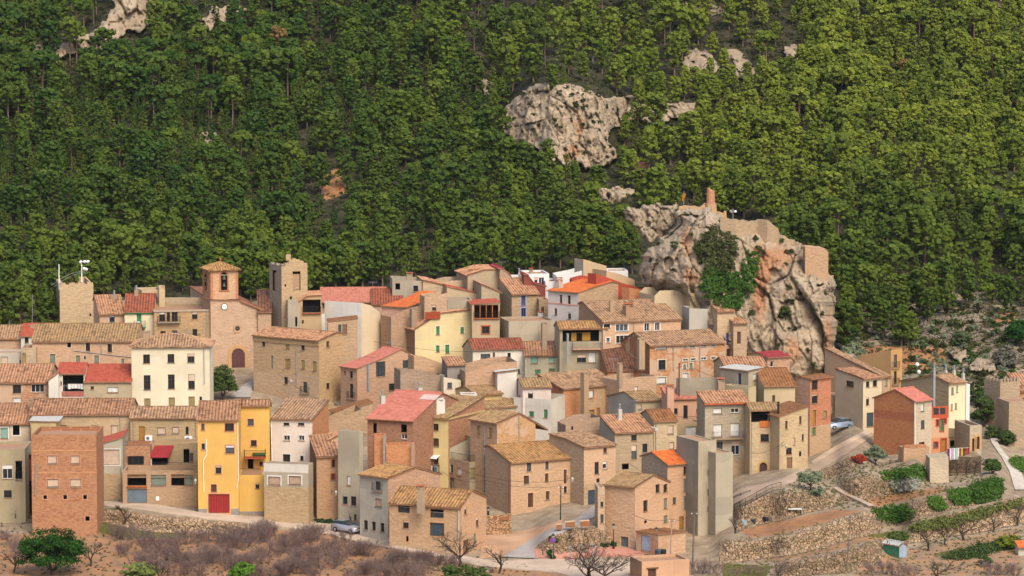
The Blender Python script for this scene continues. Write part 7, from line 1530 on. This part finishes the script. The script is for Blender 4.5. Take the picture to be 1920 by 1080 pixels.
for k, (x, y, h, l) in enumerate(((110, 985, 52, 'gnarled bare tree in front of the red brick tower house'), (236, 985, 42, 'small dark dead tree below the blue grey garage'), (1100, 1100, 84, 'large spreading bare tree at the bottom edge in front of the square'), (1068, 1022, 36, 'pale bare tree growing against the curved rubble wall'), (1134, 1094, 60, 'bare tree right beside the large spreading one at the bottom edge'), (860, 1065, 74, 'tall wispy bare tree before the front stone house'), (935, 1075, 56, 'thin bare tree by the road right of the front stone house'), (700, 1008, 32, 'small bare tree at the corner of the white grey house'),
    (1740, 1033, 42, 'leftmost of the bare almond trees above the green shed'), (1772, 1022, 36, 'second bare almond tree from the left above the green shed'), (1808, 1013, 46, 'third and widest bare almond tree'), (1864, 998, 42, 'fourth bare almond tree from the left'), (1908, 985, 44, 'rightmost bare almond tree at the picture edge'), (170, 1062, 46, 'twisted bare tree right of the dark evergreen'), (25, 1075, 50, 'bare tree at the bottom left corner'), (28, 980, 26, 'bare vine tree against the olive grey house'), (1378, 1000, 34, 'bare fig branches at the foot of the tall grey concrete house'), (300, 1096, 50, 'dark bare tree at the bottom edge right of the pale green bush'), (1760, 1090, 50, 'wide bare thicket tree at the bottom right'), (1460, 1088, 34, 'bare thicket at the bottom edge under the utility pole'), (1668, 896, 14, 'tiny bare tree under the olive by the brick gable house'))):
    bare('bare_tree', l, 'tree', x, y, h, [BIGT] if k in (2, 4, 5) else ALM, k, None, 1.35 if k in (2, 4, 10, 18) else 1.0)
for k, (a, b) in enumerate(((1290, 1360), (1640, 1730), (1860, 1915), (1380, 1500))):
    for j in range(5): bare('bare_shrub', 'leafless shrub along the bottom right edge of the gardens', 'shrub', a+(b-a)*j/5, 1078+random.uniform(-4, 8), random.uniform(20, 32), TWM, i, 'bare shrubs along the bottom right edge', 1.3); i += 1
for k in range(4): bare('vine', ['thin vine trunk climbing the wall under the washing, leftmost', 'second vine trunk from the left under the washing', 'third vine trunk from the left under the washing', 'rightmost vine trunk, beside the arcade terrace'][k], 'vine', 1780+k*16, 892-k*1, 32, ALM, k+1)
# ---------------------------------------------------------------- castle on the rock
def at(px, py, D): return P(px, py, D)
cst = plaster('c39870', .6, .9); D0 = rsurf(1345, 400)[0]
root = empty('castle_ruin', at(1370, 400, D0+4), 'ruined castle with a broken brick tower stump and walls on top of the rock', 'castle')
mb = MB(); c = at(*fr('N', 620, 240), D0+4); s = (D0+4)/FPX
prof = []
for x0, x1, y in ((580, 655, 260), (585, 653, 200), (588, 650, 150), (597, 645, 148), (598, 643, 110), (600, 640, 82)):
    prof.append(((x1-x0)/2/2.918*s*1.0, at(*fr('N', 620, y), D0+4).z-c.z))
n = 12; V = []
for i, (r, z) in enumerate(prof):
    for k in range(n): a = 2*pi*k/n; rr = r*(1+.06*mn.noise(Vector((k*1.3, i*1.7, 4)))); V.append(c+Vector((cos(a)*rr, sin(a)*rr, z+(.5*max(0, -cos(a))+.25*mn.noise(Vector((k*2.2, 5, 1)))) if i == len(prof)-1 else z)))
F = [(i*n+k, i*n+(k+1) % n, (i+1)*n+(k+1) % n, (i+1)*n+k) for i in range(len(prof)-1) for k in range(n)]+[tuple(range((len(prof)-1)*n, len(prof)*n))]
mb.quadm(V, F[:24], cst, [((j % n)*.6, v.z) for j, v in enumerate(V)]); mb.quadm(V, F[24:], brick('b87050', 'cc8c68', .5), [((j % n)*.6, v.z) for j, v in enumerate(V)]); mb.build('tower_stump', root)
def crest(lst, name, D_, th=1.0, m=cst, drop=3.0):
    mb = MB(); q = [at(*fr('N', x, y), D_(x) if callable(D_) else D_) for x, y in lst]; V = []; UV = []; s_ = 0
    fine = []
    for a, b in zip(q[:-1], q[1:]):
        k = max(1, int((b-a).length/.7))
        for j in range(k): fine.append(a.lerp(b, j/k))
    fine.append(q[-1]); u = 0
    for i, p in enumerate(fine):
        if i: u += (fine[i]-fine[i-1]).length
        z = p.z+.35*mn.noise(Vector((u*.8, 3, D0)))
        for (dy, zz) in ((0, p.z-drop), (0, z), (th, z), (th, p.z-drop)): V.append(Vector((p.x, p.y+dy, zz))); UV.append((u+dy, zz))
    mb.quadm(V, [(i*4+j, (i+1)*4+j, (i+1)*4+j+1, i*4+j+1) for i in range(len(fine)-1) for j in range(3)], m, UV)
    mb.face([V[j] for j in range(4)], m); mb.face([V[-4+j] for j in range(4)][::-1], m); return mb.build(name, root)
crest([(446, 172), (480, 164), (560, 168), (590, 150)], 'curtain_wall', D0+3, 1.0, cst, 2.6)
crest([(652, 195), (690, 205), (694, 192), (706, 192), (708, 232)], 'curtain_wall', D0+4, .8, cst, 2.4)
crest([(672, 232), (760, 240), (860, 250), (876, 236), (930, 246), (990, 285), (1002, 325), (1075, 352), (1140, 388)], 'curtain_wall', lambda x: rsurf(*fr('N', x, 420))[0]+3.0, 1.2, plaster('b99c7c', .6, .9), 4.5)
crest([(1138, 392), (1200, 393), (1256, 402), (1264, 420)], 'curtain_wall', rsurf(*fr('N', 1200, 560))[0]+1.0, 4.0, plaster('d3a57c', .5, .4), 11.5)
# flag on the castle
p = at(*fr('N', 473, 165), D0+3.5); root = empty('flagpole', p, 'flag with red and yellow stripes on a pole at the left end of the castle', 'flag')
mb = MB(); s = (D0)/FPX/2.918; mb.tube(p-Vector((0, 0, 1)), p+Vector((0, 0, 84*s)), .06, .04, GREYM, 5); mb.build('pole', root)
mb = MB(); y_ = plain('flag_yellow', 'e0a424', .8); r_ = plain('flag_red', 'b03428', .8); W_ = 10*s; top = p+Vector((0, 0, 82*s)); H_ = 56*s
for i in range(7): 
    x0 = -W_+i*W_*1.6/7
    q = [top+Vector((x0, .1*sin(i), -H_+.1*i)), top+Vector((x0+W_*1.6/7, .1*sin(i+1), -H_+.1*i)), top+Vector((x0+W_*1.6/7+.15, .1*sin(i+1), -.3)), top+Vector((x0+.15, .1*sin(i), -.3))]; mb.face(q, r_ if i % 2 else y_)
mb.build('flag_cloth', root)
p = at(*fr('N', 742, 232), D0+5); mb = MB(); mb.tube(p-Vector((0, 0, .5)), p+Vector((0, 0, 1.5)), .07, .05, GREYM, 5); mb.tube(p+Vector((-.4, -.2, 1.1)), p+Vector((-.2, -.4, 1.1)), .24, .2, GREYM, 10); mb.tube(p+Vector((.4, -.2, 1.1)), p+Vector((.2, -.4, 1.1)), .2, .16, WHITE, 10); tag(mb.build('antenna'), 'pair of white antenna drums on the castle wall', 'antenna')
# ---------------------------------------------------------------- walls and railings
def freewall(name, label, x0, yt0, x1, yt1, yb, m, th=.5, dx=0, cat='stone wall', batter=0.0):
    a = P(x0, yb, float(Dg(x0, yb))); b = P(x1, yb, float(Dg(x1, yb))); za = P(x0, yt0, a.y).z; zb = P(x1, yt1, b.y).z; mb = MB()
    n = 10; V = []; UV = []; L_ = (b-a).length
    for i in range(n+1):
        p = a.lerp(b, i/n); z = za+(zb-za)*i/n+.06*mn.noise(Vector((i*1.3, yb, 1)))
        for dy, zz in ((-batter, min(a.z, b.z)-1.5), (0, z), (th, z), (th, min(a.z, b.z)-1.5)): V.append(Vector((p.x, p.y+dy, zz))); UV.append((L_*i/n+dy, zz))
    mb.quadm(V, [(i*4+j, (i+1)*4+j, (i+1)*4+j+1, i*4+j+1) for i in range(n) for j in range(3)], m, UV); mb.face(V[:4][::-1], m); mb.face(V[-4:], m)
    return tag(mb.build(name), label, cat)
X = lambda f, x, y: fr(f, x, y)
x0, y0 = X('K', 1045, 530); x1, y1 = X('K', 1275, 508); freewall('stone_wall', 'stone terrace wall with terracotta inset planters left of the big stone house', x0, y0, x1, y1, X('K', 0, 700)[1], rubble('cda47e'))
mb = MB(); 
for a_, b_ in ((1050, 1135), (1170, 1250)):
    p = P(*X('K', a_, 575), float(Dg(*X('K', 1150, 700)))-.1); q = P(*X('K', b_, 562), float(Dg(*X('K', 1150, 700)))-.1); mb.box(p, q-p, (0, .6, 0), (0, 0, .5), plain('old_terracotta', '9c6a48', .9))
tag(mb.build('planter'), 'pair of terracotta wall planters on the terrace wall', 'planter')
for k, (a_, b_, y_, y2, l) in enumerate(((275, 345, 258, 282, 'short terracotta planter trough at the left of the curved wall'), (385, 500, 215, 250, 'middle terracotta planter trough on the curved wall'), (565, 675, 205, 240, 'right terracotta planter trough on the curved wall'))):
    D = float(Dg(*X('S', (a_+b_)/2, 300)))-.4; p = P(*X('S', a_, y2), D); q = P(*X('S', b_, y2-8), D); mb = MB(); mb.box(p, q-p, (0, .5, 0), (0, 0, .62), plain('old_terracotta', '9c6a48', .9)); mb.box(p+Vector((-.06, -.05, .6)), (q-p)*1.04, (0, .6, 0), (0, 0, .1), plain('planter_rim', 'd8b08c', .9)); tag(mb.build('planter'), l, 'planter')
# battered wall beside the cream house
x0, y0 = X('J', 146, 446); x1, y1 = X('J', 297, 446); yb = X('J', 0, 655)[1]; D = float(Dg(x0, yb))+1.0
a = P(x0, yb, D); b0 = P(x1, yb, D-1.0); b1 = P(X('J', 348, 0)[0], yb, D-2.2); zt = P(x0, y0, D).z; m = plaster('a39684', .7, 1); mb = MB()
V = [Vector((a.x, a.y, a.z-1)), Vector((b1.x, b1.y, a.z-1)), Vector((b0.x, D, zt)), Vector((a.x, D+.5, zt))]; mb.face(V, m, [(0, 0), (9, 0), (7, 8), (0, 8)]); bk = [v+Vector((0, 5, 0)) for v in V]; mb.face([V[3], V[2], bk[2], bk[3]], plain('roof_deck', 'b08a6c', .9)); mb.face([V[1], bk[1], bk[2], V[2]], m, [(0, 0), (5, 0), (5, 8), (0, 8)])
tag(mb.build('stone_wall'), 'grey battered stone wall beside the parked car at the bend', 'stone wall')
x0, y0 = X('J', 802, 862); x1, y1 = X('J', 928, 848); freewall('buttress_wall', 'pale smooth retaining wall under the orange terrace house', x0, y0, x1, y1, X('J', 0, 1020)[1], plaster('cdb89a', .7, .2), 4, cat='wall', batter=.8)
x0, y0 = X('J', 928, 850); x1, y1 = X('J', 1150, 850); freewall('stone_wall', 'stained stone terrace wall under the cream house with climbing vines', x0, y0, x1, y1, X('J', 0, 960)[1], rubble('c8ac88'), 5)
p_ = X('J', 930, 800); 
# washing by the cream house
D = float(Dg(*X('J', 1000, 960)))-.2; a = P(*X('J', 925, 795), D); b = P(*X('J', 1068, 790), D); root = empty('clothesline', (a+b)/2, 'row of bright washing on a line above the vine wall', 'laundry'); mb = MB(); mb.tube(a, b, .02, .02, WHITE, 4); mb.tube(a-Vector((0, 0, 2)), a, .04, .04, IRON, 4); mb.tube(b-Vector((0, 0, 2)), b, .04, .04, IRON, 4); mb.build('line', root)
cols = ['5a3a5c', 'e8d8dc', 'c9a8c0', 'dfe4ea', 'a8c8b8', 'e6dcc8', '8a4a3a', 'c8b040', '3a2a2c', 'a8342c', 'b03830']
for i, c in enumerate(cols):
    q = a.lerp(b, (i+.1)/len(cols)); w = (b-a)/len(cols)*.78; g = MB(); h_ = 1.5 if i < 6 else 1.1; g.box(q-Vector((0, 0, h_)), w, (0, .04, 0), (0, 0, h_), plain('cloth_'+c, c, .9)); g.build('hanging_garment', root)
# railings along the lane
def rail(label, f, lst, h=1.0, D=None, step=1.4):
    q = [ground(*fr(f, lst[i], lst[i+1])) for i in range(0, len(lst), 2)]; root = empty('railing', q[0], label, 'railing'); mb = MB(); pb = MB()
    for a, b in zip(q[:-1], q[1:]):
        n = max(1, int((b-a).length/step))
        for i in range(n+1): p = a.lerp(b, i/n); pb.tube(p, p+Vector((0, 0, h)), .04, .04, IRON, 4)
        for z in (h, h*.5, .12): mb.tube(a+Vector((0, 0, z)), b+Vector((0, 0, z)), .03, .03, IRON, 4)
        m = int((b-a).length/.2)
        for i in range(m): p = a.lerp(b, i/m); mb.tube(p, p+Vector((0, 0, h)), .01, .01, IRON, 3, False)
    mb.build('railing_bars', root); pb.build('railing_posts', root)
rail('black iron railing descending along the bend of the lane', 'M', [57, 412, 130, 375, 200, 335, 262, 300, 300, 282, 358, 270])
rail('short dark railing stub beside the tall grey concrete house', 'M', [50, 328, 100, 308, 160, 288], .35)
# ---------------------------------------------------------------- cars
def car(label, px, py, rz, body, Ln=4.0):
    p = ground(px, py, .12 if px < 1000 else .55); root = empty('parked_car', p, label, 'car'); root.rotation_euler = (0, 0, rz); root['_o'] = [0, 0, 0]
    bm = plain('car_paint_'+body, body, .25, .8, .5, .03); gm = glass(); tm = plain('tyre_rubber', '1c1c1e', .9); W_ = 1.7
    # side profile (x forward, z), hull with rounded nose and tail
    prof = [(-2.0, .35), (-1.98, .75), (-1.9, 1.0), (-1.0, 1.04), (.75, .98), (1.55, .86), (1.93, .68), (2.0, .35)]
    mb = MB(); V = []; ys = [(-.85, .90), (-.78, 1.0), (0, 1.03), (.78, 1.0), (.85, .90)]
    for y, k in ys:
        for x, z in prof: V.append(Vector((x*(1 if abs(y) < .8 else .985), y, .32+(z-.32)*k if z > .35 else .28)))
    n = len(prof); mb.quadm(V, [(i*n+j, (i+1)*n+j, (i+1)*n+j+1, i*n+j+1) for i in range(4) for j in range(n-1)]+[tuple(range(n)), tuple(range(5*n-1, 4*n-1, -1))], bm, [(0, 0)]*len(V)); mb.build('body', root, (0, 0, 0), True).location = (0, 0, 0)
    roof = [(-1.85, 1.0), (-1.45, 1.42), (-.9, 1.5), (.0, 1.48), (.95, .97)]
    mb = MB(); V = []
    for y, k in ((-.76, 0), (-.62, 1), (.62, 1), (.76, 0)):
        for x, z in roof: V.append(Vector((x, y if z < 1.1 else (y if k else y*.86), z if k else min(z, 1.0+(z-1)*.92))))
    n = 5; mb.quadm(V, [(i*n+j, (i+1)*n+j, (i+1)*n+j+1, i*n+j+1) for i in range(3) for j in range(1, 3)], bm, [(0, 0)]*len(V)); mb.build('car_roof', root, (0, 0, 0)).location = (0, 0, 0)
    g = MB(); g.quadm(V, [(i*n, (i+1)*n, (i+1)*n+1, i*n+1) for i in range(3)]+[(i*n+3, (i+1)*n+3, (i+1)*n+4, i*n+4) for i in range(3)]+[(0, 1, 2, 3, 4), (19, 18, 17, 16, 15)], gm, [(0, 0)]*len(V)); g.build('windows', root, (0, 0, 0)).location = (0, 0, 0)
    for x in (-1.25, 1.25):
        for y in (-.8, .8):
            w = MB(); w.tube((x, y-.1, .31), (x, y+.1, .31), .31, .31, tm, 14); wo = w.build('wheel', root, (0, 0, 0)); wo.location = (0, 0, 0); r = MB(); r.tube((x, y-.115, .31), (x, y+.115, .31), .19, .19, GREYM, 8); r.build('rim', wo, (0, 0, 0)).location = (0, 0, 0)
    for y in (-.6, .6):
        l = MB(); l.bx(1.93, y, .6, .1, .3, .14, plain('headlight', 'e8e8e4', .2, .9)); l.build('headlight', root, (0, 0, 0)).location = (0, 0, 0); l = MB(); l.bx(-1.96, y*1.1, .68, .08, .22, .2, plain('tail_light', '8c1c1c', .3)); l.build('tail_light', root, (0, 0, 0)).location = (0, 0, 0)
    l = MB(); l.bx(2.0, 0, .42, .04, .5, .11, WHITE); l.bx(1.99, 0, .55, .03, .8, .1, tm); l.build('bumper_plate', root, (0, 0, 0)).location = (0, 0, 0)
car('silver hatchback parked below the grey concrete house', 651, 999, R(-38), 'b4b2b6')
car('silver blue car parked by the battered stone wall at the bend', 1572, 811, R(208), 'a4b4c4')
# ---------------------------------------------------------------- lamps, poles, signs
def lamp(label, f, x, yt, yb, D=None, big=False):
    fx, fy = fr(f, x, yb); D = float(Dg(fx, fy)) if D is None else D; p = P(fx, fy, D); t = P(fx, fr(f, x, yt)[1], D); h = t.z-p.z; root = empty('street_lamp', p, label, 'street lamp')
    mb = MB(); mb.lathe(p, [(.14, 0), (.14, .5), (.07, .6), (.05, h-.75), (.09, h-.7)], IRON, 8); mb.build('post', root)
    mb = MB(); mb.lathe(p, [(.07, h-.7), (.2, h-.25), (.2, h-.22), (.12, h-.1), (.03, h)], glass('lamp_glass', 'c9c4b8', .2), 6); mb.lathe(p, [(.24, h-.24), (.12, h-.08), (.03, h+.03)], IRON, 6); mb.build('lantern', root)
lamp('black street lamp right of the curved rubble wall', 'S', 962, 200, 525); lamp('black street lamp in front of the pale blue garage door', 'S', 1474, 245, 550); lamp('pale topped street lamp beside the round purple sign', 'S', 238, 322, 640)
lamp('low street lamp beside the dark bins on the square', 'S', 1537, 450, 545); lamp('street lamp post on the lane beside the dark garage', 'L', 427, 345, 565)
lamp('street lamp at the edge of the terrace left of the big stone house', 'K', 1057, 440, 520, float(Dg(*X('K', 1057, 640))))
lamp('street lamp beside the dark leafy tree below the cream block', 'F', 140, 110, 150)
for label, x, yt, yb in (('tall white globe lamp behind the cream row house', 719, 218, 320), ('lower white globe lamp beside the taller one', 730, 268, 330)):
    fx, fy = X('J', x, yb); D = float(Dg(fx, 720)); p = P(fx, fy, D); c = P(*X('J', x, yt+10), D); root = empty('globe_lamp', p, label, 'street lamp'); mb = MB(); mb.tube(p-Vector((0, 0, 2)), c, .05, .04, plain('teal_post', '5f8a86', .6), 6); mb.build('post', root); mb = MB(); mb.lathe(c, [(.02, -.3), (.2, -.24), (.3, 0), (.24, .2), (.02, .3)], WHITE, 10); mb.build('globe', root)
def wlamp(label, x, y, D):
    p = P(x, y, D); root = empty('wall_lantern', p, label, 'lantern'); mb = MB(); mb.tube(p+Vector((-.6, .3, -.1)), p+Vector((0, 0, -.1)), .03, .03, IRON, 5); mb.tube(p+Vector((-.6, .3, .3)), p+Vector((-.6, .3, -.4)), .03, .03, IRON, 4); mb.build('bracket', root); mb = MB(); mb.lathe(p, [(.06, -.55), (.2, -.12), (.1, 0), (.03, .1)], glass('lamp_glass', 'c9c4b8', .2), 6); mb.build('lantern_glass', root)
wlamp('bracket lantern at the corner of the grey concrete house', *X('F', 796, 628), float(Dg(*X('F', 796, 785)))-1); wlamp('bracket lantern on the right corner of the big stone house', *X('H', 335, 958), float(Dg(*X('K', 1750, 580)))-.5)
wlamp('bracket lantern on the beige row house', *X('I', 845, 845), float(Dg(1470, 880))-1.2); wlamp('bracket lantern at the yellow house left edge', *X('F', 46, 565), float(Dg(366, 962))-1); wlamp('bracket lantern on the church square stone house', *X('F', 556, 36), float(Dg(640, 762))-3); wlamp('bracket lantern on the cream house above the dark door', *X('J', 405, 520), float(Dg(1630, 806))-.5)
def pole(label, f, x0, y0, x1, y1, r=.1, m=None, name='utility_pole', arms=True, Dm=None):
    bx, by = fr(f, x1, y1); D = float(Dg(bx, by)) if Dm is None else Dm; p = P(bx, by, D); tx, ty = fr(f, x0, y0); t = P(tx, ty, D); root = empty(name, p, label, 'pole'); m = m or plain('pole_wood', '7a6a5c', .9); mb = MB(); mb.tube(p-Vector((0, 0, .5)), t, r, r*.75, m, 7); mb.build('post', root)
    if arms: mb = MB(); mb.tube(t+Vector((-.35, 0, -.3)), t+Vector((.35, 0, -.3)), .03, .03, IRON, 4); mb.lathe(t+Vector((-.3, 0, -.28)), [(.05, 0), (.05, .14)], WHITE, 6); mb.lathe(t+Vector((.3, 0, -.28)), [(.05, 0), (.05, .14)], WHITE, 6); mb.build('crossarm', root)
    return t
t1 = pole('tall dark utility pole beside the grey concrete house and roofless building', 'L', 1218, 560, 1200, 1080, .13)
t2 = pole('thin concrete pole in front of the low brown roofed garage', 'L', 1037, 618, 1020, 945, .1, plain('pole_concrete', 'a59a8c', .9))
t3 = pole('slender pole beside the ochre door of the big stone house', 'K', 1726, 250, 1722, 570, .08, IRON)
t4 = pole('wooden pole standing in the terraced gardens left of the green shed', 'M', 805, 430, 776, 790, .09); 
t5 = pole('grey pole at the foot of the castle rock', 'N', 928, 800, 930, 955, .07, GREYM, Dm=float(Dg(1440, 700)))
t6 = pole('thin rooftop aerial pole behind the low left roofs', 'A', 253, 380, 250, 610, .05, GREYM, 'aerial_pole', False, float(Dg(60, 640))); t7 = pole('thin bent aerial among the trees at the far left', 'A', 75, 500, 70, 600, .05, GREYM, 'aerial_pole', False, float(Dg(20, 640)))
def cable(label, a, b, sag):
    mb = MB(); n = 14; pr = None
    for i in range(n+1):
        t = i/n; p = a.lerp(b, t)-Vector((0, 0, sag*4*t*(1-t)))
        if pr is not None: mb.tube(pr, p, .022, .022, IRON, 3, False)
        pr = p
    tag(mb.build('cable'), label, 'cable')
Dk = float(Dg(*X('K', 1266, 510)))
cable('dark cable crossing the front of the big stone house to the slender pole', P(*X('K', 1030, 200), Dk-.3), t3, .5); cable('cable from the pale yellow house down to the big stone house', P(*X('K', 620, 110), Dk), P(*X('K', 1030, 200), Dk-.3), .7); cable('cable between the two poles by the garage', t2, t1, .5)
cable('long cable from the tall pole across the pink rendered house', P(*X('L', 680, 560), float(Dg(1180, 1020))-1), t2, .6); cable('cable along the beige row houses', P(*X('I', 610, 900), float(Dg(1410, 890))-.6), P(*X('I', 830, 820), float(Dg(1465, 885))-.6), .5)
# round sign
D = float(Dg(*X('S', 232, 640)))-.2; p = P(*X('S', 232, 640), D); c = P(*X('S', 232, 405), D); root = empty('road_sign', p, 'round faded purple no parking sign on its pole below the curved wall', 'sign'); mb = MB(); mb.tube(p, c+Vector((0, 0, .5)), .03, .03, GREYM, 5); mb.build('post', root)
mb = MB(); mb.tube(c+Vector((0, -.04, 0)), c+Vector((0, -.06, 0)), .36, .36, plain('sign_red', 'a8405c', .5), 18); mb.tube(c+Vector((0, -.06, 0)), c+Vector((0, -.07, 0)), .28, .28, plain('sign_blue', '5a5cae', .5), 18); mb.tube(c+Vector((-.2, -.08, .2)), c+Vector((.2, -.08, -.2)), .035, .035, plain('sign_red', 'a8405c', .5), 4); mb.build('sign_disc', root)
# yellow sign on the garage
D = float(Dg(*X('S', 1262, 520)))-.3; c = P(*X('S', 1262, 352), D); mb = MB(); mb.box(c-Vector((.2, 0, .3)), (.4, 0, 0), (0, .03, 0), (0, 0, .6), plain('sign_yellow', 'd8b02c', .6)); mb.tube(c+Vector((0, -.02, .05)), c+Vector((0, -.03, .05)), .12, .12, plain('sign_red', 'a8405c', .5), 10); tag(mb.build('garage_sign'), 'small yellow no parking plate beside the pale blue garage door', 'sign')
# bins on the square
for k, (x, l) in enumerate(((1505, 'left grey waste bin on the square'), (1550, 'right black waste bin on the square'))):
    D = float(Dg(*X('S', x, 632)))-.2; p = P(*X('S', x, 632), D); mb = MB(); m = plain('bin_%d' % k, ['4a555c', '24262a'][k], .6); root = empty('waste_bin', p, l, 'bin'); mb.lathe(p, [(.38, .1), (.46, 1.0), (.46, 1.05)], m, 8); mb.build('bin_body', root); mb = MB(); mb.lathe(p, [(.5, 1.05), (.42, 1.2), (.02, 1.28)], m, 8); mb.build('bin_lid', root)
# kerbed planter ring
c0 = X('S', 1290, 655); mb = MB(); ctr = ground(*c0, .1); n = 18; km = plain('kerb_stone', 'c4bdb0', .9)
for i in range(n):
    a0, a1 = 2*pi*i/n, 2*pi*(i+1)/n; q = [ctr+Vector((1.9*cos(t), 1.1*sin(t), 0)) for t in (a0, a1)]; mb.box(q[0]-Vector((0, 0, .3)), q[1]-q[0], (0, .18, 0), (0, 0, .5), km)
mb.face([ctr+Vector((1.9*cos(2*pi*i/n), 1.1*sin(2*pi*i/n), .12)) for i in range(n)], plain('planter_soil', '8a6a50', .95)); tag(mb.build('planter_kerb'), 'oval kerbed planting bed on the square', 'planter')
# pavilion posts of the picnic shelters behind the bare tree
for k, (x, y) in enumerate(((448, 484), (578, 470), (704, 456), (758, 486))):
    D = float(Dg(*X('S', x, 640))); t = P(*X('S', x, y), D); p = P(*X('S', x, 620), D); root = empty('bollard_light', p, ['leftmost grey capped post behind the spreading bare tree', 'second grey capped post behind the spreading bare tree', 'tallest grey capped post behind the spreading bare tree', 'rightmost grey capped post behind the spreading bare tree'][k], 'post'); mb = MB(); mb.tube(p, t, .08, .08, GREYM, 6); mb.build('post', root); mb = MB(); mb.bx(t.x, t.y, t.z, .42, .4, .1, GREYM); mb.build('cap', root)
# clutter on the terrace bed
for k, (x, y, c, l) in enumerate(((447, 424, 'dcdcd8', 'small white garden table on the brown bed'), (120, 495, '9fb4bc', 'pale blue tub by the fig branches'), (178, 487, '3a4450', 'dark tub right of the pale blue tub'), (258, 476, '2c3440', 'black crate at the end of the bed wall'), (300, 470, 'a8947c', 'beige crate at the end of the bed wall'))):
    p = ground(*X('M', x, y), 0); mb = MB(); m = plain('tub_'+c, c, .7)
    if k == 0:
        mb.bx(p.x, p.y, p.z+.6, 1.7, .9, .08, m)
        for a in (-.7, .7):
            for b in (-.35, .35): mb.bx(p.x+a, p.y+b, p.z, .07, .07, .6, IRON)
        tag(mb.build('garden_table'), l, 'table')
    else: mb.lathe(p, [(.3, 0), (.38, .6), (.34, .6), (.3, .5)], m, 8 if k < 3 else 4); tag(mb.build('tub'), l, 'tub')
p = ground(*X('J', 318, 895), 0); bush('red_plant', 'red leaved shrub beside the olive under the brick gable house', 'shrub', p, 2.2, 1.4, leafmat('red_leaves', 'a03820', 'b85030', '8a4a30'), n=50)

# ---------------------------------------------------------------- rooftop aerials
def aerial(label, x, yt, yb, D, dish=False):
    t = P(x, yt, D); p = P(x, yb, D); root = empty('rooftop_aerial', p, label, 'aerial'); mb = MB(); mb.tube(p-Vector((0, 0, .4)), t, .035, .025, GREYM, 4); mb.build('mast', root); mb = MB()
    mb.tube(t+Vector((-.7, 0, -.1)), t+Vector((.7, 0, -.1)), .02, .02, GREYM, 4)
    for i in range(6): mb.tube(t+Vector((-.6+.24*i, -.3, -.1)), t+Vector((-.6+.24*i, .3, -.1)), .015, .015, GREYM, 3); mb.tube(t+Vector((-.6+.24*i, 0, -.35)), t+Vector((-.6+.24*i, 0, .12)), .015, .015, GREYM, 3)
    mb.build('aerial_rods', root)
    if dish: mb = MB(); c = p.lerp(t, .35); mb.lathe(c, [(.02, 0), (.25, .06), (.38, .16)], WHITE, 12); o = mb.build('satellite_dish', root)
for l, x, yt, yb, d, dish in (('aerial above the tall gabled skyline house', 941, 490, 512, 8, 0), ('aerial on the faded pinkish red roof', 699, 528, 552, 4, 1), ('aerial over the concrete skyline house with two windows', 769, 510, 530, 0, 0), ('aerial on the cream house with green cornice', 262, 540, 562, 6, 0),
    ('aerial on the cream yellow house', 842, 560, 590, 4, 1), ('aerial on the orange roofed lilac house', 1085, 512, 540, 6, 0), ('aerial on the broad mossy roof with dormer', 1135, 552, 590, 5, 0), ('aerial on the long brick house roof', 1245, 600, 640, 3, 1), ('aerial on the grey beige house with white shutters', 1372, 712, 745, 3, 0),
    ('aerial on the mossy brick house', 1150, 672, 715, 3, 0), ('aerial on the long beige left house roof', 120, 722, 760, 3, 0), ('aerial on the cream block roof', 352, 622, 655, 3, 1), ('aerial on the pinkish white house roof', 560, 735, 770, 2, 0), ('aerial on the coral red roof', 780, 715, 745, 4, 0), ('aerial on the salmon workshop roof', 735, 640, 672, 2, 0), ('aerial on the rough stone house roof', 1190, 750, 795, 2, 0), ('aerial on the front stone house roof', 815, 895, 935, 2, 0), ('aerial on the tall centre stone house', 985, 760, 800, 3, 1), ('aerial on the cream house by the battered wall', 1600, 668, 695, 3, 0), ('aerial on the large cream gable house', 1760, 688, 712, 3, 0)):
    aerial(l, x, yt, yb+6, float(Dg(x, yb+75))+d, dish)
ca = [((700, 640), (960, 655), 760), ((1180, 870), (1300, 905), 985), ((520, 700), (660, 770), 800), ((1300, 690), (1500, 740), 850), ((230, 690), (380, 640), 770), ((860, 880), (1060, 900), 975), ((1560, 640), (1760, 745), 800)]
for i, (a, b, y_) in enumerate(ca):
    cable(['cable sagging across the middle of the upper village', 'cable between the salmon house and the grey concrete house', 'cable from the large beige stone house to the grey concrete house', 'cable over the roofs of the right row houses', 'cable between the cream block and the long stone house', 'cable along the front of the centre houses', 'cable over the ochre yellow house roofs'][i], P(*a, float(Dg(a[0], y_))-2), P(*b, float(Dg(b[0], y_))-2), .8)
# ---------------------------------------------------------------- thin air over the valley
hz = MB(); t = NT('haze_air'); t.t.nodes.remove(t.b); pv = t.n('ShaderNodeVolumePrincipled'); pv.inputs['Color'].default_value = (.86, .92, 1, 1); pv.inputs['Density'].default_value = .000025; pv.inputs['Anisotropy'].default_value = .2
t.l(pv.outputs[0], t.out.inputs['Volume'])
xs_ = [v[0] for v in V_terr]; ys_ = [v[1] for v in V_terr]; zs_ = [v[2] for v in V_terr]
hz.box((min(xs_)-5, min(-20, min(ys_)-5), min(zs_)-1), (max(xs_)-min(xs_)+10, 0, 0), (0, max(ys_)-min(-20, min(ys_))+30, 0), (0, 0, max(max(zs_), 70)-min(zs_)+12), t.m)
o = hz.build('haze'); o['kind'] = 'stuff'
for o in bpy.data.objects:
    if '_o' in o: del o['_o']
